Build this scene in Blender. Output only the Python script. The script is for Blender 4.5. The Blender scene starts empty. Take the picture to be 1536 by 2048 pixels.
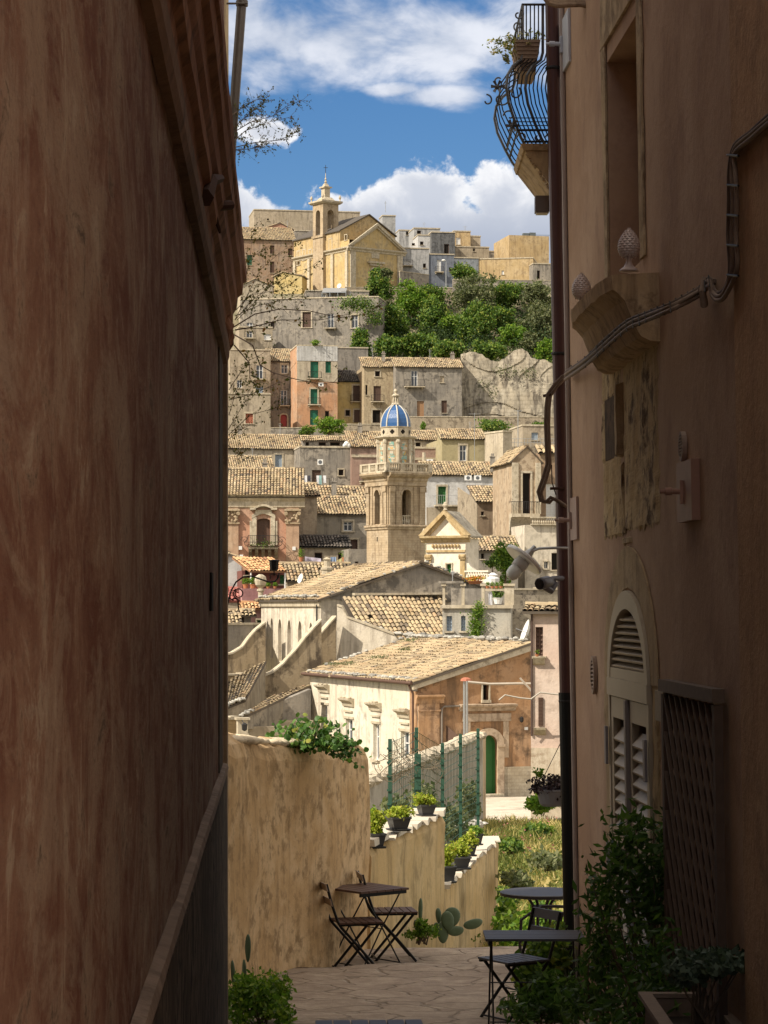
import bpy, math, random
import numpy as np
from mathutils import Vector, noise
R = math.radians
random.seed(7); rng = np.random.default_rng(7)
S = bpy.context.scene
C = S.collection

# ------------------------------------------------------------ camera
# eye at the origin, looking level along +Y; one photo pixel (of 1536 x 2048) is 1/5000 of the distance
F, CX, HY = 5000., 768., 1215.
cam = bpy.data.cameras.new('camera'); co = bpy.data.objects.new('camera', cam); C.objects.link(co)
cam.sensor_fit = 'VERTICAL'; cam.sensor_height = 36; cam.lens = 36 * F / 2048
cam.shift_y = (HY - 1024) / 2048; cam.clip_start = .1; cam.clip_end = 6000
co.location = (0, 0, 0); co.rotation_euler = (R(90), 0, 0)
S.camera = co
# ------------------------------------------------------------ sun, sky, exposure
SUN = Vector((-1.5, -.93, 1.55)).normalized()
sl = bpy.data.lights.new('sun', 'SUN'); sl.energy = 5.0; sl.angle = R(.53); sl.color = (1, .91, .77)
so = bpy.data.objects.new('sun', sl); C.objects.link(so)
so.rotation_euler = SUN.to_track_quat('Z', 'Y').to_euler(); so.location = (-40, -20, 60)
S.view_settings.view_transform = 'Standard'; S.view_settings.look = 'None'
S.view_settings.exposure = 0.34; S.view_settings.gamma = 1
W = bpy.data.worlds.new('World'); S.world = W; W.use_nodes = True

class NT:
    def __init__(s, nt): s.nt = nt; s.n = nt.nodes; s.n.clear()
    def new(s, t, **k):
        n = s.n.new(t)
        for a, b in k.items(): setattr(n, a, b)
        return n
    def ln(s, a, b): s.nt.links.new(a, b)
    def put(s, sock, v):
        if isinstance(v, bpy.types.NodeSocket): s.ln(v, sock)
        elif v is not None: sock.default_value = v
    def math(s, op, a, b=None, c=None, clamp=False):
        n = s.new('ShaderNodeMath', operation=op, use_clamp=clamp)
        s.put(n.inputs[0], a); s.put(n.inputs[1], b); s.put(n.inputs[2], c)
        return n.outputs[0]
    def mix(s, f, a, b, mode='MIX'):
        n = s.new('ShaderNodeMixRGB', blend_type=mode)
        s.put(n.inputs[0], f)
        s.put(n.inputs[1], a if isinstance(a, bpy.types.NodeSocket) else (*a[:3], 1))
        s.put(n.inputs[2], b if isinstance(b, bpy.types.NodeSocket) else (*b[:3], 1))
        return n.outputs[0]
    def noise(s, vec, scale, det=4, rough=.55, dist=0):
        n = s.new('ShaderNodeTexNoise'); s.put(n.inputs['Vector'], vec)
        n.inputs['Scale'].default_value = scale; n.inputs['Detail'].default_value = det
        n.inputs['Roughness'].default_value = rough; n.inputs['Distortion'].default_value = dist
        return n.outputs['Fac']
    def ramp(s, f, stops):
        n = s.new('ShaderNodeValToRGB'); s.put(n.inputs[0], f); e = n.color_ramp.elements
        while len(e) < len(stops): e.new(.5)
        for q, (p, c) in zip(e, stops): q.position = p; q.color = (*c, 1) if len(c) == 3 else c
        return n.outputs[0]
    def step(s, f, a, b):
        n = s.new('ShaderNodeMapRange', interpolation_type='SMOOTHSTEP'); s.put(n.inputs[0], f)
        n.inputs[1].default_value = a; n.inputs[2].default_value = b
        return n.outputs[0]
    def map(s, vec, loc=(0, 0, 0), sc=(1, 1, 1), rot=(0, 0, 0)):
        n = s.new('ShaderNodeMapping'); s.put(n.inputs[0], vec)
        n.inputs[1].default_value = loc; n.inputs[2].default_value = rot; n.inputs[3].default_value = sc
        return n.outputs[0]

def world():
    t = NT(W.node_tree)
    el = math.asin(SUN.z); az = math.atan2(SUN.x, SUN.y)
    sky = t.new('ShaderNodeTexSky', sky_type='NISHITA', sun_disc=False)
    sky.sun_elevation = el; sky.sun_rotation = az; sky.altitude = 300
    sky.air_density = 1.0; sky.dust_density = .3; sky.ozone_density = 2.0
    tc = t.new('ShaderNodeTexCoord'); d = tc.outputs['Generated']
    sp = t.new('ShaderNodeSeparateXYZ'); t.ln(d, sp.inputs[0])
    y = t.math('MAXIMUM', sp.outputs[1], .08)
    u = t.math('DIVIDE', sp.outputs[0], y); v = t.math('DIVIDE', sp.outputs[2], y)
    cb = t.new('ShaderNodeCombineXYZ'); t.ln(u, cb.inputs[0]); t.ln(v, cb.inputs[1]); P = cb.outputs[0]
    n1 = t.noise(t.map(P, (3.1, 1.7, 0)), 62, 10, .62, .3)
    n2 = t.noise(t.map(P, (3.1, 1.73, 0), (1, 1.7, 1)), 26, 7, .55, .3)
    def blobs(L):
        out = None
        for (px, py, rx, ry) in L:
            m = t.map(P, (-(px - CX) / rx, -(HY - py) / ry, 0), (F / rx, F / ry, 0))
            vm = t.new('ShaderNodeVectorMath', operation='LENGTH'); t.ln(m, vm.inputs[0])
            q = t.math('SUBTRACT', 1, vm.outputs['Value'])
            out = q if out is None else t.math('MAXIMUM', out, q)
        return out
    low = blobs([(850, 395, 115, 78), (760, 440, 110, 75), (1000, 400, 90, 72), (920, 480, 330, 110), (700, 445, 90, 60), (445, 430, 85, 85), (1090, 445, 120, 105), (540, 265, 70, 30)])
    top = blobs([(560, 70, 230, 105), (700, 70, 250, 110), (900, 80, 240, 95), (880, 193, 120, 26), (790, 180, 70, 18), (480, 30, 230, 140), (1100, 60, 210, 120), (1300, 300, 200, 200), (100, 200, 250, 240)])
    dl = t.step(t.math('ADD', low, t.math('MULTIPLY', t.math('SUBTRACT', n1, .5), 2.0)), -.04, .3)
    dt = t.step(t.math('ADD', top, t.math('MULTIPLY', t.math('SUBTRACT', n2, .5), 3.0)), -.15, .85)
    n3 = t.noise(t.map(P, (3.103, 1.697, 0)), 62, 8, .62, .3)
    sh = t.step(t.math('ADD', t.math('MULTIPLY', low, .9), t.math('MULTIPLY', t.math('SUBTRACT', n3, .5), 1.4)), -.1, .75)
    hh = t.step(v, .142, .168)     # bases of the cumulus are grey, crowns white
    cl = t.mix(sh, (8.2, 8.2, 8.3), (5.0, 5.3, 6.0))
    cl = t.mix(hh, (3.6, 4.0, 4.9), cl)
    ct = t.mix(t.step(n2, .35, .7), (4.2, 4.7, 5.7), (6.9, 7.1, 7.7))
    hs = t.new('ShaderNodeHueSaturation'); t.ln(sky.outputs[0], hs.inputs['Color'])
    hs.inputs['Saturation'].default_value = 1.32; hs.inputs['Value'].default_value = .78
    base = t.mix(1.0, hs.outputs[0], (.80, .86, 1.0), 'MULTIPLY')
    fr = t.step(sp.outputs[1], .1, .35)
    nr = t.noise(t.map(d, (1.3, .4, 2)), 2.2, 8, .6, .3)     # bright unseen cloud added over the rest of the sky for fill light
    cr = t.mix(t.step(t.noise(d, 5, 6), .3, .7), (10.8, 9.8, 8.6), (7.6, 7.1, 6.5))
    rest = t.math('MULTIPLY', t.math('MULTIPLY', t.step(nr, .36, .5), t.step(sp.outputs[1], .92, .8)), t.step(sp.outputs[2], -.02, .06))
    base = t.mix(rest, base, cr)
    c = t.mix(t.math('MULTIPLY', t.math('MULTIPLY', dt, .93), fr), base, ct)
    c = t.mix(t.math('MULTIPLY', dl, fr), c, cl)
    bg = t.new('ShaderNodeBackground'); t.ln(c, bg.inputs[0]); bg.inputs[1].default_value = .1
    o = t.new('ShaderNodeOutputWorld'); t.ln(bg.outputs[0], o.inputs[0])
world()

# ------------------------------------------------------------ materials
MATS = {}; TK = .86
def bsdf(name, rough=.8, metal=0, spec=.3):
    m = bpy.data.materials.new(name); m.use_nodes = True; t = NT(m.node_tree)
    b = t.new('ShaderNodeBsdfPrincipled'); o = t.new('ShaderNodeOutputMaterial'); t.ln(b.outputs[0], o.inputs[0])
    b.inputs['Roughness'].default_value = rough; b.inputs['Metallic'].default_value = metal
    b.inputs['Specular IOR Level'].default_value = spec
    MATS[name] = m
    return m, t, b
def bump(t, b, h, st, dist=.02):
    n = t.new('ShaderNodeBump'); n.inputs['Strength'].default_value = st; n.inputs['Distance'].default_value = dist
    t.put(n.inputs['Height'], h); t.ln(n.outputs[0], b.inputs['Normal'])
def shade(c, k): return tuple(min(1, x * k) for x in c)
def stucco(name, c, c2=None, dark=None, stain=.5, k=1., streak=.6, brick=None, patch=.5):
    """old render: patchy colour, vertical run-off streaks, darker stains with shapes of their own; k is detail scale per metre"""
    if name in MATS: return MATS[name]
    c2 = c2 or shade(c, 1.25); dark = dark or shade(c, .38); c = shade(c, TK); c2 = shade(c2, TK); dark = shade(dark, TK * .9)
    m, t, b = bsdf(name, .92, 0, .15)
    tc = t.new('ShaderNodeTexCoord'); o = tc.outputs['Object']
    n1 = t.noise(o, .45 * k, 6, .62, .4); n2 = t.noise(t.map(o, (7, 3, 1), (2.2 * k, 2.2 * k, .28 * k)), 1, 6, .65, .3)
    n3 = t.noise(o, 1.6 * k, 7, .7); n4 = t.noise(o, 9 * k, 4, .7)
    col = t.mix(t.math('MULTIPLY', t.step(n1, .4, .62), patch + .4, clamp=True), c, c2)
    col = t.mix(t.math('MULTIPLY', t.step(n3, .48, .62), patch * .9), col, shade(c, .66))
    col = t.mix(t.math('MULTIPLY', t.step(n2, .47, .68), streak), col, dark)
    col = t.mix(t.math('MULTIPLY', t.step(t.math('MULTIPLY', n1, n3), .25, .37), stain), col, dark)
    col = t.mix(t.math('MULTIPLY', t.step(n4, .45, .8), .3), col, shade(c, .6))
    h = t.math('ADD', n4, n3)
    if brick:
        br = t.new('ShaderNodeTexBrick'); mp = t.new('ShaderNodeCombineXYZ'); sp = t.new('ShaderNodeSeparateXYZ')
        t.ln(o, sp.inputs[0]); t.ln(t.math('ADD', sp.outputs[0], sp.outputs[1]), mp.inputs[0]); t.ln(sp.outputs[2], mp.inputs[1])
        t.ln(mp.outputs[0], br.inputs[0]); br.inputs['Scale'].default_value = 1 / brick
        br.inputs['Color1'].default_value = (1, 1, 1, 1); br.inputs['Color2'].default_value = (.7, .7, .7, 1)
        br.inputs['Mortar'].default_value = (.45, .43, .4, 1); br.inputs['Mortar Size'].default_value = .03
        col = t.mix(.33, col, br.outputs[0], 'MULTIPLY')
    t.ln(col, b.inputs['Base Color']); bump(t, b, h, .5, .03 / k)
    return m
def plain(name, c, rough=.6, metal=0, var=.25, sc=6, spec=.3, bmp=.1):
    if name in MATS: return MATS[name]
    m, t, b = bsdf(name, rough, metal, spec)
    tc = t.new('ShaderNodeTexCoord'); n = t.noise(tc.outputs['Object'], sc, 5, .65)
    t.ln(t.mix(n, shade(c, 1 - var), shade(c, 1 + var)), b.inputs['Base Color'])
    if bmp: bump(t, b, n, bmp, .01)
    return m
def rmat(name, stops, rough=.85, tr=0, nsc=.5, nk=.45, bmp=0, spec=.2, dk=(.3, .28, .25)):
    """colour from the per-face random value, times a broad noise"""
    if name in MATS: return MATS[name]
    m, t, b = bsdf(name, rough, 0, spec)
    at = t.new('ShaderNodeAttribute', attribute_name='rnd'); tc = t.new('ShaderNodeTexCoord')
    col = t.ramp(at.outputs['Fac'], stops)
    n = t.noise(tc.outputs['Object'], nsc, 6, .65)
    col = t.mix(t.math('MULTIPLY', t.step(n, .45, .7), nk), col, dk, 'MULTIPLY')
    t.ln(col, b.inputs['Base Color'])
    if tr:
        tl = t.new('ShaderNodeBsdfTranslucent'); t.ln(t.mix(1, col, (1.3, 1.5, .7), 'MULTIPLY'), tl.inputs[0])
        mx = t.new('ShaderNodeMixShader'); mx.inputs[0].default_value = tr
        t.ln(b.outputs[0], mx.inputs[1]); t.ln(tl.outputs[0], mx.inputs[2])
        o = [n_ for n_ in t.n if n_.type == 'OUTPUT_MATERIAL'][0]; t.ln(mx.outputs[0], o.inputs[0])
    return m
TILE = rmat('roof_tile', [(0, (.03, .024, .018)), (.04, (.12, .10, .08)), (.2, (.26, .20, .135)), (.42, (.40, .315, .195)), (.68, (.49, .385, .235)), (.87, (.42, .285, .17)), (1, (.58, .49, .34))], nsc=.4, nk=.75, dk=(.55, .5, .44))
TILER = rmat('roof_tile_red', [(0, (.04, .03, .02)), (.04, (.3, .16, .09)), (.5, (.58, .33, .16)), (1, (.68, .45, .24))], nsc=.6, nk=.3, dk=(.7, .62, .55))
TILED = rmat('roof_tile_dark', [(0, (.01, .01, .01)), (.04, (.05, .045, .04)), (.6, (.11, .095, .08)), (1, (.2, .17, .14))], nsc=.6, nk=.3, dk=(.6, .6, .6))
ROCK = rmat('lichen_stone', [(0, (.2, .19, .17)), (.5, (.36, .34, .3)), (1, (.5, .48, .42))], nsc=3, nk=.5, dk=(.4, .4, .38))
LEAF = rmat('leaf_green', [(0, (.03, .065, .014)), (.45, (.085, .155, .03)), (.8, (.17, .25, .045)), (1, (.3, .31, .07))], .55, .3, .5, .5, dk=(.55, .6, .5))
LEAFB = rmat('leaf_bright', [(0, (.06, .12, .015)), (.5, (.12, .22, .03)), (1, (.26, .33, .05))], .5, .35, 3, .3, dk=(.6, .7, .5))
LEAFO = rmat('leaf_olive', [(0, (.06, .075, .035)), (.5, (.12, .14, .065)), (1, (.22, .22, .11))], .7, .25, .5, .4, dk=(.6, .6, .55))
LEAFY = rmat('leaf_yellow_green', [(0, (.14, .19, .02)), (.5, (.32, .38, .045)), (.9, (.48, .5, .09)), (1, (.42, .26, .06))], .5, .35, 8, .2, dk=(.7, .75, .6))
LEAFD = rmat('leaf_dark', [(0, (.03, .06, .016)), (.6, (.07, .135, .032)), (1, (.14, .22, .05))], .45, .35, 3, .4, dk=(.5, .55, .5))  # dark green leaf colour of the lane shrubs
LEAFT = rmat('leaf_twig', [(0, (.06, .08, .02)), (.5, (.14, .16, .045)), (.8, (.24, .2, .06)), (1, (.3, .12, .04))], .6, .3, 3, .3, dk=(.6, .6, .5))
STRAW = rmat('dry_grass', [(0, (.08, .10, .02)), (.35, (.2, .2, .06)), (.6, (.42, .33, .13)), (1, (.62, .5, .24))], .8, .25, .35, .6, dk=(.5, .72, .4))
BARK = plain('bark', (.12, .085, .055), .9, 0, .4, 20)
STONEW = stucco('cream_stone', (.50, .42, .30), (.62, .54, .4), (.2, .16, .11), .5, 1, .45)
TRIM = stucco('pale_stone_trim', (.55, .47, .34), (.68, .6, .46), (.25, .2, .14), .45, 2, .4)
GLASS = plain('window_glass', (.035, .045, .06), .12, 0, .3, 2, .6, 0)
DARK = plain('dark_interior', (.018, .015, .012), .9, 0, .2, 3, .1, 0)
IRON = plain('dark_iron', (.025, .023, .022), .55, .15, .2, 9)
IRONG = plain('grey_iron', (.16, .17, .18), .45, .7, .25, 9)
WHITE = plain('white_paint', (.72, .71, .68), .5, 0, .1, 5)
GREENP = plain('green_paint', (.02, .13, .075), .5, 0, .3, 5)
GREEND = plain('green_door_paint', (.03, .13, .03), .5, 0, .3, 5)
BROWNP = plain('brown_wood', (.11, .065, .045), .65, 0, .3, 8)
LBROWN = plain('light_brown_wood', (.33, .19, .10), .65, 0, .3, 8)
REDP = plain('red_wood', (.33, .06, .06), .6, 0, .25, 6)
RUSTP = plain('orange_red_paint', (.42, .15, .09), .6, 0, .3, 6)
BLUEP = plain('pale_blue_paint', (.3, .36, .42), .55, 0, .2, 6)
BEIGEP = plain('beige_paint', (.46, .38, .27), .55, 0, .12, 4)
TERRA = plain('terracotta', (.42, .17, .08), .8, 0, .3, 12)
PLAST = plain('dark_plastic', (.055, .055, .055), .5, 0, .25, 12)
METAL = plain('grey_metal', (.42, .43, .43), .35, .7, .2, 7)

# ------------------------------------------------------------ mesh builder
class MB:
    def __init__(s): s.v = []; s.f = []; s.r = []; s.n = 0; s.A = []
    def add(s, vs, fs, r=.5):
        k = len(s.v); s.v.extend(tuple(map(float, q)) for q in vs)
        for f in fs: s.f.append([i + k for i in f]); s.r.append(r)
    def arr(s, V, Q, r): s.A.append((np.asarray(V, float), np.asarray(Q, int), np.asarray(r, float)))
    def quad(s, a, b, c, d, r=.5): s.add([a, b, c, d], [(0, 1, 2, 3)], r)
    def poly(s, pts, r=.5): s.add(pts, [tuple(range(len(pts)))], r)
    def box(s, x0, y0, z0, x1, y1, z1, r=.5):
        s.hexa([(x0, y0, z0), (x1, y0, z0), (x1, y1, z0), (x0, y1, z0), (x0, y0, z1), (x1, y0, z1), (x1, y1, z1), (x0, y1, z1)], r)
    def hexa(s, p, r=.5): s.add(p, [(3, 2, 1, 0), (4, 5, 6, 7), (0, 1, 5, 4), (1, 2, 6, 5), (2, 3, 7, 6), (3, 0, 4, 7)], r)
    def fbox(s, fr, u0, u1, v0, v1, n0, n1, r=.5):
        P = fr.p; s.hexa([P(u0, v0, n1), P(u1, v0, n1), P(u1, v0, n0), P(u0, v0, n0), P(u0, v1, n1), P(u1, v1, n1), P(u1, v1, n0), P(u0, v1, n0)], r)
    def fprism(s, fr, uv, n0, n1, r=.5):
        k = len(uv); a = [fr.p(u, v, n1) for u, v in uv]; b = [fr.p(u, v, n0) for u, v in uv]
        s.add(a + b, [tuple(range(k)), tuple(range(2 * k - 1, k - 1, -1))] + [(i, (i + 1) % k, k + (i + 1) % k, k + i) for i in range(k)], r)
    def profile(s, fr, u0, u1, prof, r=.5):
        """moulding: (n, v) profile run along the wall"""
        k = len(prof); a = [fr.p(u0, v, n) for n, v in prof]; b = [fr.p(u1, v, n) for n, v in prof]
        s.add(a + b, [tuple(range(k)), tuple(range(2 * k - 1, k - 1, -1))] + [(i, (i + 1) % k, k + (i + 1) % k, k + i) for i in range(k)], r)
    def tube(s, pts, rad, seg=6, r=.5, caps=True):
        P = [Vector(p) for p in pts]; n = len(P)
        if not hasattr(rad, '__len__'): rad = [rad] * n
        vs = []; up = None
        for i in range(n):
            t = (P[min(i + 1, n - 1)] - P[max(i - 1, 0)])
            if t.length < 1e-9: t = Vector((0, 0, 1))
            t.normalize()
            if up is None: up = Vector((0, 0, 1)) if abs(t.z) < .9 else Vector((0, 1, 0))
            a = t.cross(up)
            if a.length < 1e-6: a = t.orthogonal()
            a.normalize(); b = a.cross(t).normalized(); up = b
            for j in range(seg):
                q = 2 * math.pi * j / seg
                vs.append(P[i] + (a * math.cos(q) + b * math.sin(q)) * rad[i])
        fs = [(i * seg + j, i * seg + (j + 1) % seg, (i + 1) * seg + (j + 1) % seg, (i + 1) * seg + j) for i in range(n - 1) for j in range(seg)]
        if caps: fs += [tuple(range(seg - 1, -1, -1)), tuple(range((n - 1) * seg, n * seg))]
        s.add(vs, fs, r)
    def lathe(s, c, prof, seg=12, axis=(0, 0, 1), r=.5, phase=0.):
        c = Vector(c); ax = Vector(axis).normalized()
        a = (Vector((1, 0, 0)) - ax * ax.x) if abs(ax.x) < .9 else ax.orthogonal()
        a.normalize(); b = ax.cross(a)
        vs = [c + ax * z + (a * math.cos(phase + 2 * math.pi * j / seg) + b * math.sin(phase + 2 * math.pi * j / seg)) * rr for rr, z in prof for j in range(seg)]
        n = len(prof)
        fs = [(i * seg + j, i * seg + (j + 1) % seg, (i + 1) * seg + (j + 1) % seg, (i + 1) * seg + j) for i in range(n - 1) for j in range(seg)]
        fs += [tuple(range(seg - 1, -1, -1)), tuple(range((n - 1) * seg, n * seg))]
        s.add(vs, fs, r)
    def ball(s, c, rx, ry=None, rz=None, seg=10, r=.5, amp=0):
        ry = ry or rx; rz = rz or rx; vs = []; m = max(4, seg // 2 + 1)
        for i in range(1, m):
            th = math.pi * i / m
            for j in range(seg):
                ph = 2 * math.pi * j / seg; k = 1 + (random.uniform(-amp, amp) if amp else 0)
                vs.append((c[0] + rx * math.sin(th) * math.cos(ph) * k, c[1] + ry * math.sin(th) * math.sin(ph) * k, c[2] + rz * math.cos(th) * k))
        T = len(vs); vs += [(c[0], c[1], c[2] + rz), (c[0], c[1], c[2] - rz)]
        fs = [(i * seg + j, (i + 1) * seg + j, (i + 1) * seg + (j + 1) % seg, i * seg + (j + 1) % seg) for i in range(m - 2) for j in range(seg)]
        fs += [(T, j, (j + 1) % seg) for j in range(seg)] + [(T + 1, (m - 2) * seg + (j + 1) % seg, (m - 2) * seg + j) for j in range(seg)]
        s.add(vs, fs, r)
    def build(s, name, mat, parent=None, smooth=False):
        VS = [np.array(s.v, float).reshape(-1, 3)]; k = len(s.v)
        lens = [len(f) for f in s.f]; idx = [i for f in s.f for i in f]
        LT = [np.array(lens, int)]; LI = [np.array(idx, int)]; RR = [np.array(s.r, float)]
        for V, Qd, r in s.A:
            VS.append(V.reshape(-1, 3)); LT.append(np.full(len(Qd), Qd.shape[1])); LI.append((Qd + k).ravel()); RR.append(r); k += len(V.reshape(-1, 3))
        V = np.concatenate(VS); LT = np.concatenate(LT).astype(int); LI = np.concatenate(LI).astype(int); RR = np.concatenate(RR)
        root = parent
        while root is not None and root.parent: root = root.parent
        if root is not None: V = V - np.array(root.location)
        me = bpy.data.meshes.new(name)
        me.vertices.add(len(V)); me.vertices.foreach_set('co', V.ravel().astype(np.float32))
        me.loops.add(len(LI)); me.loops.foreach_set('vertex_index', LI.astype(np.int32))
        me.polygons.add(len(LT)); st = np.concatenate([[0], np.cumsum(LT)[:-1]]) if len(LT) else LT
        me.polygons.foreach_set('loop_start', st.astype(np.int32))
        me.update(calc_edges=True)
        at = me.attributes.new('rnd', 'FLOAT', 'FACE'); at.data.foreach_set('value', RR.astype(np.float32))
        me.polygons.foreach_set('use_smooth', np.full(len(LT), smooth))
        me.validate(); me.materials.append(mat)
        o = bpy.data.objects.new(name, me); C.objects.link(o)
        if parent is not None: o.parent = parent
        return o
def tag(o, label=None, cat=None, group=None, kind=None):
    if label: o['label'] = label
    if cat: o['category'] = cat
    if group: o['group'] = group
    if kind: o['kind'] = kind
    return o
def thing(name, loc, label, cat, group=None):
    o = bpy.data.objects.new(name, None); C.objects.link(o); o.location = loc; o.empty_display_size = .2
    return tag(o, label, cat, group)
def one(name, mb, mat, label, cat, group=None, smooth=False):
    """a thing that is one mesh: origin moved to its base"""
    o = mb.build(name, mat, None, smooth); me = o.data; n = len(me.vertices)
    a = np.zeros(n * 3, np.float32); me.vertices.foreach_get('co', a); a = a.reshape(-1, 3)
    c = a.mean(0); c[2] = a[:, 2].min(); me.vertices.foreach_set('co', (a - c).ravel()); o.location = c.tolist(); me.update()
    return tag(o, label, cat, group)
def copy_tree(o, loc, rz, label=None, parent=None):
    c = o.copy(); C.objects.link(c)
    if parent is None:
        c.location = loc; c.rotation_euler = (0, 0, rz)
        if label: c['label'] = label
    else: c.parent = parent
    for ch in list(o.children): copy_tree(ch, None, 0, None, c)
    return c
def Q(px, py, d): return ((px - CX) / F * d, d, (HY - py) / F * d)

class Fr:
    """upright wall plane through two ground points; u along, v = height, n = out towards the viewer"""
    def __init__(s, xa, da, xb, db, pts=None):
        a, b = pts if pts else (((xa - CX) / F * da, da), ((xb - CX) / F * db, db))
        s.a = a; s.b = b; s.L = math.hypot(b[0] - a[0], b[1] - a[1])
        s.d = ((b[0] - a[0]) / s.L, (b[1] - a[1]) / s.L); s.nn = (s.d[1], -s.d[0])
    def p(s, u, v, n=0): return (s.a[0] + s.d[0] * u + s.nn[0] * n, s.a[1] + s.d[1] * u + s.nn[1] * n, v)
    def uv(s, px, py):
        k = (px - CX) / F; t = (s.a[0] * s.nn[0] + s.a[1] * s.nn[1]) / (k * s.nn[0] + s.nn[1])
        return ((t * k - s.a[0]) * s.d[0] + (t - s.a[1]) * s.d[1], (HY - py) / F * t)
    def rect(s, x0, y0, x1, y1):
        u0, v1 = s.uv(x0, y0); u1, v0 = s.uv(x1, y1)
        xm = (x0 + x1) / 2; v1 = s.uv(xm, y0)[1]; v0 = s.uv(xm, y1)[1]
        return u0, v0, u1, v1
    def side(s, left, D):
        """frame of the left or right side wall of a box of depth D behind this front"""
        if left: A = s.p(0, 0, -D); B = s.p(0, 0, 0)
        else: A = s.p(s.L, 0, 0); B = s.p(s.L, 0, -D)
        return Fr(0, 0, 0, 0, pts=((A[0], A[1]), (B[0], B[1])))

def wall(mb, fr, u0, u1, v0, v1, holes=(), rev=.22, r=.5):
    """holes: (u0, v0, u1, v1, arch)"""
    H = [h for h in holes if h[0] < u1 and h[2] > u0 and h[1] < v1 and h[3] > v0]
    us = sorted({u0, u1, *[min(max(x, u0), u1) for h in H for x in (h[0], h[2])]}); vs = sorted({v0, v1, *[min(max(x, v0), v1) for h in H for x in (h[1], h[3])]})
    for i in range(len(us) - 1):
        for j in range(len(vs) - 1):
            cu = (us[i] + us[i + 1]) / 2; cv = (vs[j] + vs[j + 1]) / 2
            if any(h[0] < cu < h[2] and h[1] < cv < h[3] for h in H): continue
            mb.quad(fr.p(us[i], vs[j]), fr.p(us[i + 1], vs[j]), fr.p(us[i + 1], vs[j + 1]), fr.p(us[i], vs[j + 1]), r)
    for h in H:
        a, b, c, d = h[:4]; arch = h[4] if len(h) > 4 else 0
        P = fr.p
        if not arch:
            out = [(a, b), (c, b), (c, d), (a, d)]
        else:
            w = (c - a) / 2; hr = min(w * arch, (d - b) * .8); n = 10; m = (a + c) / 2
            arc = [(m + w * math.cos(math.pi * q / n), d - hr + hr * math.sin(math.pi * q / n)) for q in range(n + 1)]
            for q in range(n):
                cx = c if q < n / 2 else a
                mb.poly([P(cx, d), P(*arc[q + 1]), P(*arc[q])] if q < n / 2 else [P(cx, d), P(*arc[q + 1]), P(*arc[q])], r)
            mb.poly([P(a, d), P(*arc[n // 2]), P(c, d)], r) if False else None
            out = [(a, b), (c, b)] + arc
            # flat filler between the two corner fans
        for q in range(len(out)):
            e, f = out[q], out[(q + 1) % len(out)]
            mb.quad(P(*e), P(*f), P(*f, -rev), P(*e, -rev), r)

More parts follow.
